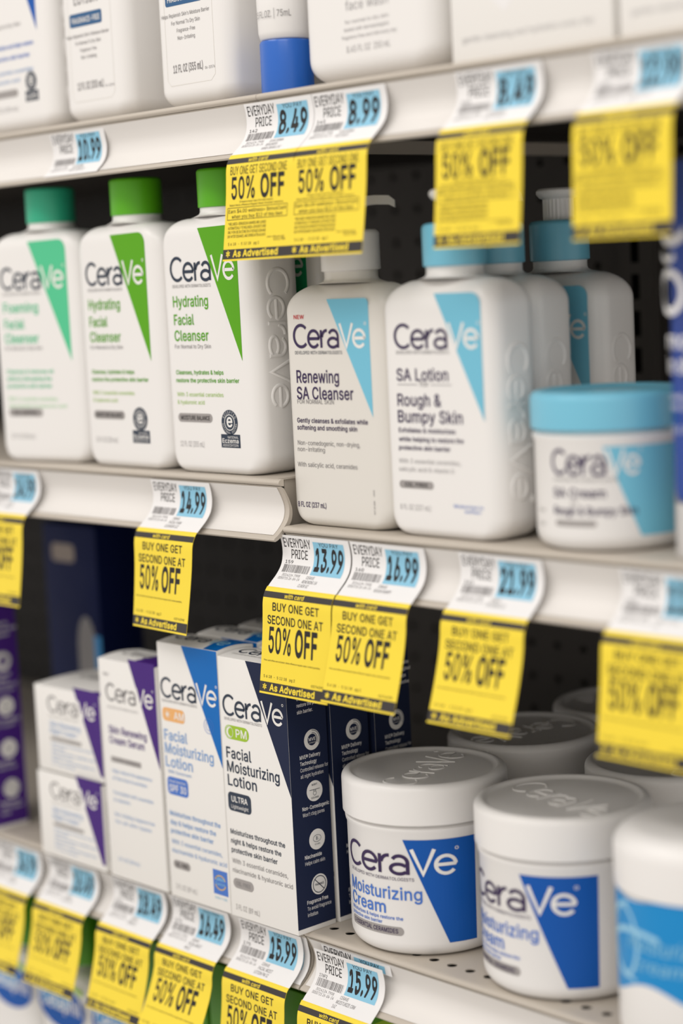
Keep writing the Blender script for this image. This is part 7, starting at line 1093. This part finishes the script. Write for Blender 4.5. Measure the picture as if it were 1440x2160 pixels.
for x, lab in ((-.1530, 'green carton on the bottom shelf beside the green-capped bottles'), (-.0820, 'green carton on the bottom shelf, middle of three green ones'), (-.0110, 'green carton on the bottom shelf, farthest from the green-capped bottles')):
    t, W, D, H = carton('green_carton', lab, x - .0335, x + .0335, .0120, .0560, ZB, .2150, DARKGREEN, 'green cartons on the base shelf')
    Art().rect(-30, 90, 30, 150).rect(-30, 60, 30, 84).lay('lime_shading', OLIVE, t, flat(D), .0001)  # lighter lime areas paint shading onto the plain green front
    Art().rect(-18, 4, 18, 200).lay('side_shading', OLIVE, t, side(W), .0001)  # same painted lightening on the carton side

# ------------------------------------------------------------------ price tags
def tag_profile(tilt, curl, L):
    if L < .031: P = [(-.0007, -.0010), (.0008, .0010), (.0022, .0070), (.0032, .0135), (.0020, .0200), (-.0012, .0248), (-.0042, .0275), (-.0064, .0300)]
    else: P = [(-.0010, -.0010), (-.0006, .0010), (.0008, .0070), (.0010, .0130), (-.0006, .0190), (-.0044, .0240), (-.0092, .0282), (-.0124, .0312), (-.0146, .0346), (-.0160, .0390), (-.0165, .0450)]
    if L < .031: C_ = catmull(P, 8)
    z = .0450; y = -.0165
    for k in range(1, 7) if L > .031 else ():
        f_ = k / 6; P.append((y - (tilt) * f_ ** 1.3 + curl * math.sin(f_ * math.pi) , z + (L - z) * f_))
    C_ = catmull(P, 8)
    def f(v):
        if v <= C_[0][1]: return C_[0][0]
        lo, hi = 0, len(C_) - 1
        while hi - lo > 1:
            m_ = (lo + hi) // 2
            if C_[m_][1] <= v: lo = m_
            else: hi = m_
        a, b = C_[lo], C_[hi]; return a[0] + (b[0] - a[0]) * (v - a[1]) / max(1e-9, b[1] - a[1])
    return f
def sheet(name, u0, u1, v0, v1, fn, m, parent, nu=4, nv=30, th=.25, label=None):
    V = []; F = []
    for o in (0.0, -th * mm):
        for j in range(nv + 1):
            for i in range(nu + 1): V.append(fn(u0 + (u1 - u0) * i / nu, v0 + (v1 - v0) * j / nv, o))
    n = nu + 1; b = n * (nv + 1)
    for j in range(nv):
        for i in range(nu):
            a = j * n + i; F.append((a, a + 1, a + n + 1, a + n)); F.append((b + a, b + a + n, b + a + n + 1, b + a + 1))
    ed = [i for i in range(n)] + [j * n + nu for j in range(1, nv + 1)] + [nv * n + i for i in range(nu - 1, -1, -1)] + [j * n for j in range(nv - 1, 0, -1)]
    for k in range(len(ed)): F.append((ed[k], b + ed[k], b + ed[(k + 1) % len(ed)], ed[(k + 1) % len(ed)]))
    return mesh(name, V, F, m, parent, True, label, 60)
def barcode(A, u, v, w_, h, rnd):
    x = u
    while x < u + w_:
        bw = rnd.choice((.3, .3, .55, .8)); A.rect(x, v, min(x + bw, u + w_), v + h); x += bw + rnd.choice((.3, .45, .7))
def price_tag(x, z, price, label, lines, code='', flap=None, tilt=.006, curl=0.0, twist=0.0, w=60.0, hang=1.0, back=0.0, up=0.0, group='shelf price tags', half=False):
    L = .0305 if not flap else (.0968 if flap == 'b' else .0918)
    f = tag_profile(tilt, curl, L if not flap else .0305 + (L - .0305) * hang); rnd = random.Random(price + label)
    t = thing('shelf_tag', label, 'price tag', (x, 0, z + up), 0, group)
    def fn(u, v, o):      # v is measured downwards, in millimetres
        v = v if v > -30.5 else -30.5 + (v + 30.5) * hang
        vv = -v * mm
        tw = twist * (u / w - .5) * max(0, (vv - .034) / .06)
        return (u * mm - .10 * tilt * max(0, (vv - .045) / .05), f(vv) - o + back + tw, v * mm)
    white_end = -30.5 if flap else (-9.0 if half else -29.5)
    sheet('paper', 0, w, -.9, white_end, fn, PAPER, t, 2, 26, label='white paper face of the tag')
    Art().rect(28.4, -8.5 if half else -22.8, 55.0, -3.6).lay('price_panel', PANEL, t, fn, .00010, 0, 1.6, label='pale blue price panel')
    A = Art(); A.text('YOU PAY', 41.8, -6.3, 2.5, 17, align='C')
    if not half: A.text(price, 41.8, -20.2, 12.4, 24, align='C', bold=.040)
    A.text('EVERYDAY', 2.2, -8.2, 5.6, 24.0, bold=.004); (None if half else A.text('PRICE', 8.4, -14.8, 5.4, 14.5, bold=.004))
    if code: A.text(code, 3.4, -17.8, 1.8, 7)
    B = Art()
    if half: A.lay('price_print', BLACK, t, fn, .00018, 0, 1.6); return t
    barcode(B, 3.0, -22.6, 23.0, 4.2, rnd)
    B.text('3014124 7908', 5, -24.6, 1.3, 16).text('0050715 26-04-14', 3.4, -26.3, 1.3, 19)
    for i, s_ in enumerate(lines): B.text(s_, 27 - 1.2 * i, -25.0 - 2.1 * i, 1.5, xs=.9)
    A.lay('price_print', BLACK, t, fn, .00018, 0, 1.6); B.lay('barcode_print', GREY, t, fn, .00018, 0, 1.6)
    if flap:
        v0 = -30.5; H_ = L * 1000 - 30.5
        fl = sheet('sale_flap', -.6, w - .4, v0, -L * 1000, fn, YEL, t, 4, 34, label='yellow sale flap')
        k = Art(); k2 = Art(); y_ = Art(); bk = Art()
        if flap == 'b':
            k.rect(-.6, v0 - 6.2, w - .4, v0 - 2.6); y_.text('with card', 26.5, v0 - 5.5, 2.4, 17, bold=.02, shear=.15, align='C')
            bk.text('BUY ONE GET', 29.0, v0 - 14.0, 5.0, 41, bold=.022, align='C').text('SECOND ONE AT', 28.5, v0 - 22.4, 5.2, 49, bold=.022, align='C')
            bk.text('50%', 5.5, v0 - 40.2, 15.6, 20, bold=.026).text('OFF', 29.0, v0 - 40.2, 15.6, 19.5, bold=.042)
            bk.text('Prior card offers are excluded. Items offered at regular retail. Limited quantities.', 2, v0 - 45.8, 1.0, 50)
            bk.text('5/6/18  -  5/12/18   pg 2', 2.5, v0 - 56.2, 1.7, 28).text('0374398', 45, v0 - 57.4, 1.5, 11)
            k2.rect(-.6, v0 - 65.0, w - .4, v0 - 58.8); y_.text('As Advertised', 8.5, v0 - 63.8, 4.0, 40, bold=.036); ast = (4.0, v0 - 61.8)
        else:
            k.rect(-.6, v0 - 5.4, w - .4, v0 - 2.4); y_.text('with card', 27.0, v0 - 4.9, 2.2, 17, bold=.02, shear=.15, align='C')
            bk.text('BUY ONE GET SECOND ONE', 28.5, v0 - 11.8, 4.8, 50, align='C').text('50%', 4.5, v0 - 25.6, 12.3, 21, bold=.024).text('OFF', 30.5, v0 - 25.6, 12.3, 21, bold=.042)
            bk.text('Of equal or lesser value. Prior retail required.', 12, v0 - 28.0, 1.1, 30).text('Select items offered at Regular Retail. Excludes clearance.', 3, v0 - 29.8, 1.1, 48)
            for a, b in (((1.5, v0 - 30.8), (54.5, v0 - 30.8)), ((54.5, v0 - 30.8), (54.5, v0 - 37.6)), ((54.5, v0 - 37.6), (1.5, v0 - 37.6)), ((1.5, v0 - 37.6), (1.5, v0 - 30.8))): bk.line([a, b], .3)
            bk.text('Earn $4.00 wellness+ BonusCash', 28, v0 - 33.8, 2.1, 51, align='C').text('when you buy $12 of this item', 28, v0 - 36.9, 2.1, 45, align='C')
            for i, s_ in enumerate(('*WELLNESS+ BONUSCASH AWARDS ARE LOADED', 'AUTOMATICALLY TO WELLNESS+ OR PLENTI CARD', 'ONLY FOR USE IN STORE OR AT RITEAID.COM AND', 'DAY AFTER ISSUANCE, AND EXPIRE AFTER 60 DAYS')): bk.text(s_, 2.6, v0 - 40.8 - 2.4 * i, 1.6, 34)
            bk.text('Limit 4 offers per card', 38, v0 - 49.2, 1.0, 15).text('0311786', 44, v0 - 51.0, 1.5, 10).text('5/6/18  -  5/12/18   pg 1', 3.4, v0 - 52.4, 1.6, 28)
            k2.rect(-.6, v0 - 60.2, w - .4, v0 - 54.6); y_.text('As Advertised', 8.5, v0 - 59.0, 3.7, 40, bold=.036); ast = (4.0, v0 - 57.2)
        for q in range(6):
            a = math.radians(30 + 60 * q); y_.line([ast, (ast[0] + 1.9 * math.cos(a), ast[1] + 1.9 * math.sin(a))], .75)
        k.lay('header_band', BAND, fl, fn, .00010, 8, 2.0); k2.lay('footer_band', BAND, fl, fn, .00010, 8, 2.0); y_.lay('band_lettering', YEL, fl, fn, .0002, 8, 2.0); bk.lay('offer_lettering', BLACK, fl, fn, .00012, 8, 2.0)
    return t
price_tag(-.2190, ZT, '10.99', 'white shelf tag priced 10.99 without any yellow flap', ['DOVE DERMA', 'BODY LOTION 12Z'])
price_tag(-.0160, ZT, '8.49', 'white tag priced 8.49 below the blue-capped tube, flap touching the 8.99 flap', ['DOVE DERMA', 'REPLENISH', 'HAND CREAM 2.5Z'], '142', 'a', .0055)
price_tag(.0432, ZT, '8.99', 'white tag priced 8.99 with yellow flap below the face wash bottle', ['DOVE DERMA', 'FACE WASH'], '143', 'a', .0060)
price_tag(.1560, ZT, '8.49', 'white tag priced 8.49 whose yellow flap hangs alone before the blue-collared bottles', ['DOVE DERMA', 'BEAUTY BAR 2Z'], '144', 'a', .0040)
price_tag(.2490, ZT, '12.99', 'white tag priced 12.99 with yellow flap on the top rail', ['DOVE DERMA', 'BAR 6Z'], '145', 'a', .0020)
price_tag(-.3180, ZML, '14.99', 'white tag priced 14.99 with yellow flap under the mint-wedged bottle', ['CERAVE', 'FOAM 12Z'], '157', 'b', .006, hang=0.95)
price_tag(-.1290, ZML, '14.99', 'white tag priced 14.99 with yellow flap hanging alone below green-wedged bottles', ['CERAVE', 'FACIAL FOAM', 'CLEANSER 12Z'], '', 'b', .006, 0, -.004, hang=0.95)
price_tag(-.0040, ZMR, '13.99', 'white tag priced 13.99 with yellow flap at the shelf seam', ['CERAVE', 'RENEWING SA', 'CLNSR 8Z'], '159', 'b', .0055, hang=0.95)
price_tag(.0573, ZMR, '16.99', 'white tag priced 16.99 with yellow flap beside the 13.99 flap', ['CERAVE', 'ROUGH BUMPY'], '160', 'b', .0110, hang=0.90)
price_tag(.1440, ZMR, '21.99', 'white tag priced 21.99 with yellow flap under the pump bottles', ['CERAVE', 'SA CREAM 12Z'], '161', 'b', .0120, hang=0.90)
price_tag(.2560, ZMR, '11.49', 'white tag priced 11.49 with yellow flap under the pale blue-lidded jar', ['BODY LOTION', '15Z'], '162', 'b', .0050, hang=0.95)
price_tag(-.3490, ZL, '34.99', 'white tag priced 34.99 with yellow flap below the purple-sided carton', ['CERAVE', 'EYE CREAM'], '171', 'b', .0110, hang=0.85)
price_tag(-.2785, ZL, '16.49', 'white tag priced 16.49 with yellow flap below the stack of small cartons', ['CERAVE', 'NIGHT CRM'], '172', 'b', .0110, hang=0.85)
price_tag(-.2015, ZL, '18.49', 'white tag priced 18.49 with yellow flap below the tall purple-wedged carton', ['CERAVE', 'SERUM 1Z'], '173', 'b', .0110, hang=0.85)
price_tag(-.1350, ZL, '16.49', 'white tag priced 16.49 with yellow flap below the orange-badged carton', ['CERAVE', 'FACIAL MOIST', 'AM 3Z'], '174', 'b', .0190, hang=0.86)
price_tag(-.0645, ZL, '15.99', 'white tag priced 15.99 with yellow flap below the front navy carton', ['CERAVE', 'FACIAL MOIST', 'LOTION PM 3Z'], '175', 'b', .0060, hang=0.91)
price_tag(.0090, ZL - .0035, '15.99', 'white tag priced 15.99 with yellow flap below the tub nearest the cartons', ['CERAVE', 'MOISTURIZE CRM', '16Z'], '176F2', 'b', .0060, hang=0.91, back=-.0014)
price_tag(-.0615, ZL, '15.99', 'white older tag peeping out behind the 15.99 tag under the navy carton', ['CERAVE'], '', None, back=.0004)
price_tag(.0125, ZL, '15.99', 'white older tag peeping above the 15.99 tag under the cream tub', ['CERAVE'], '', None, half=True)
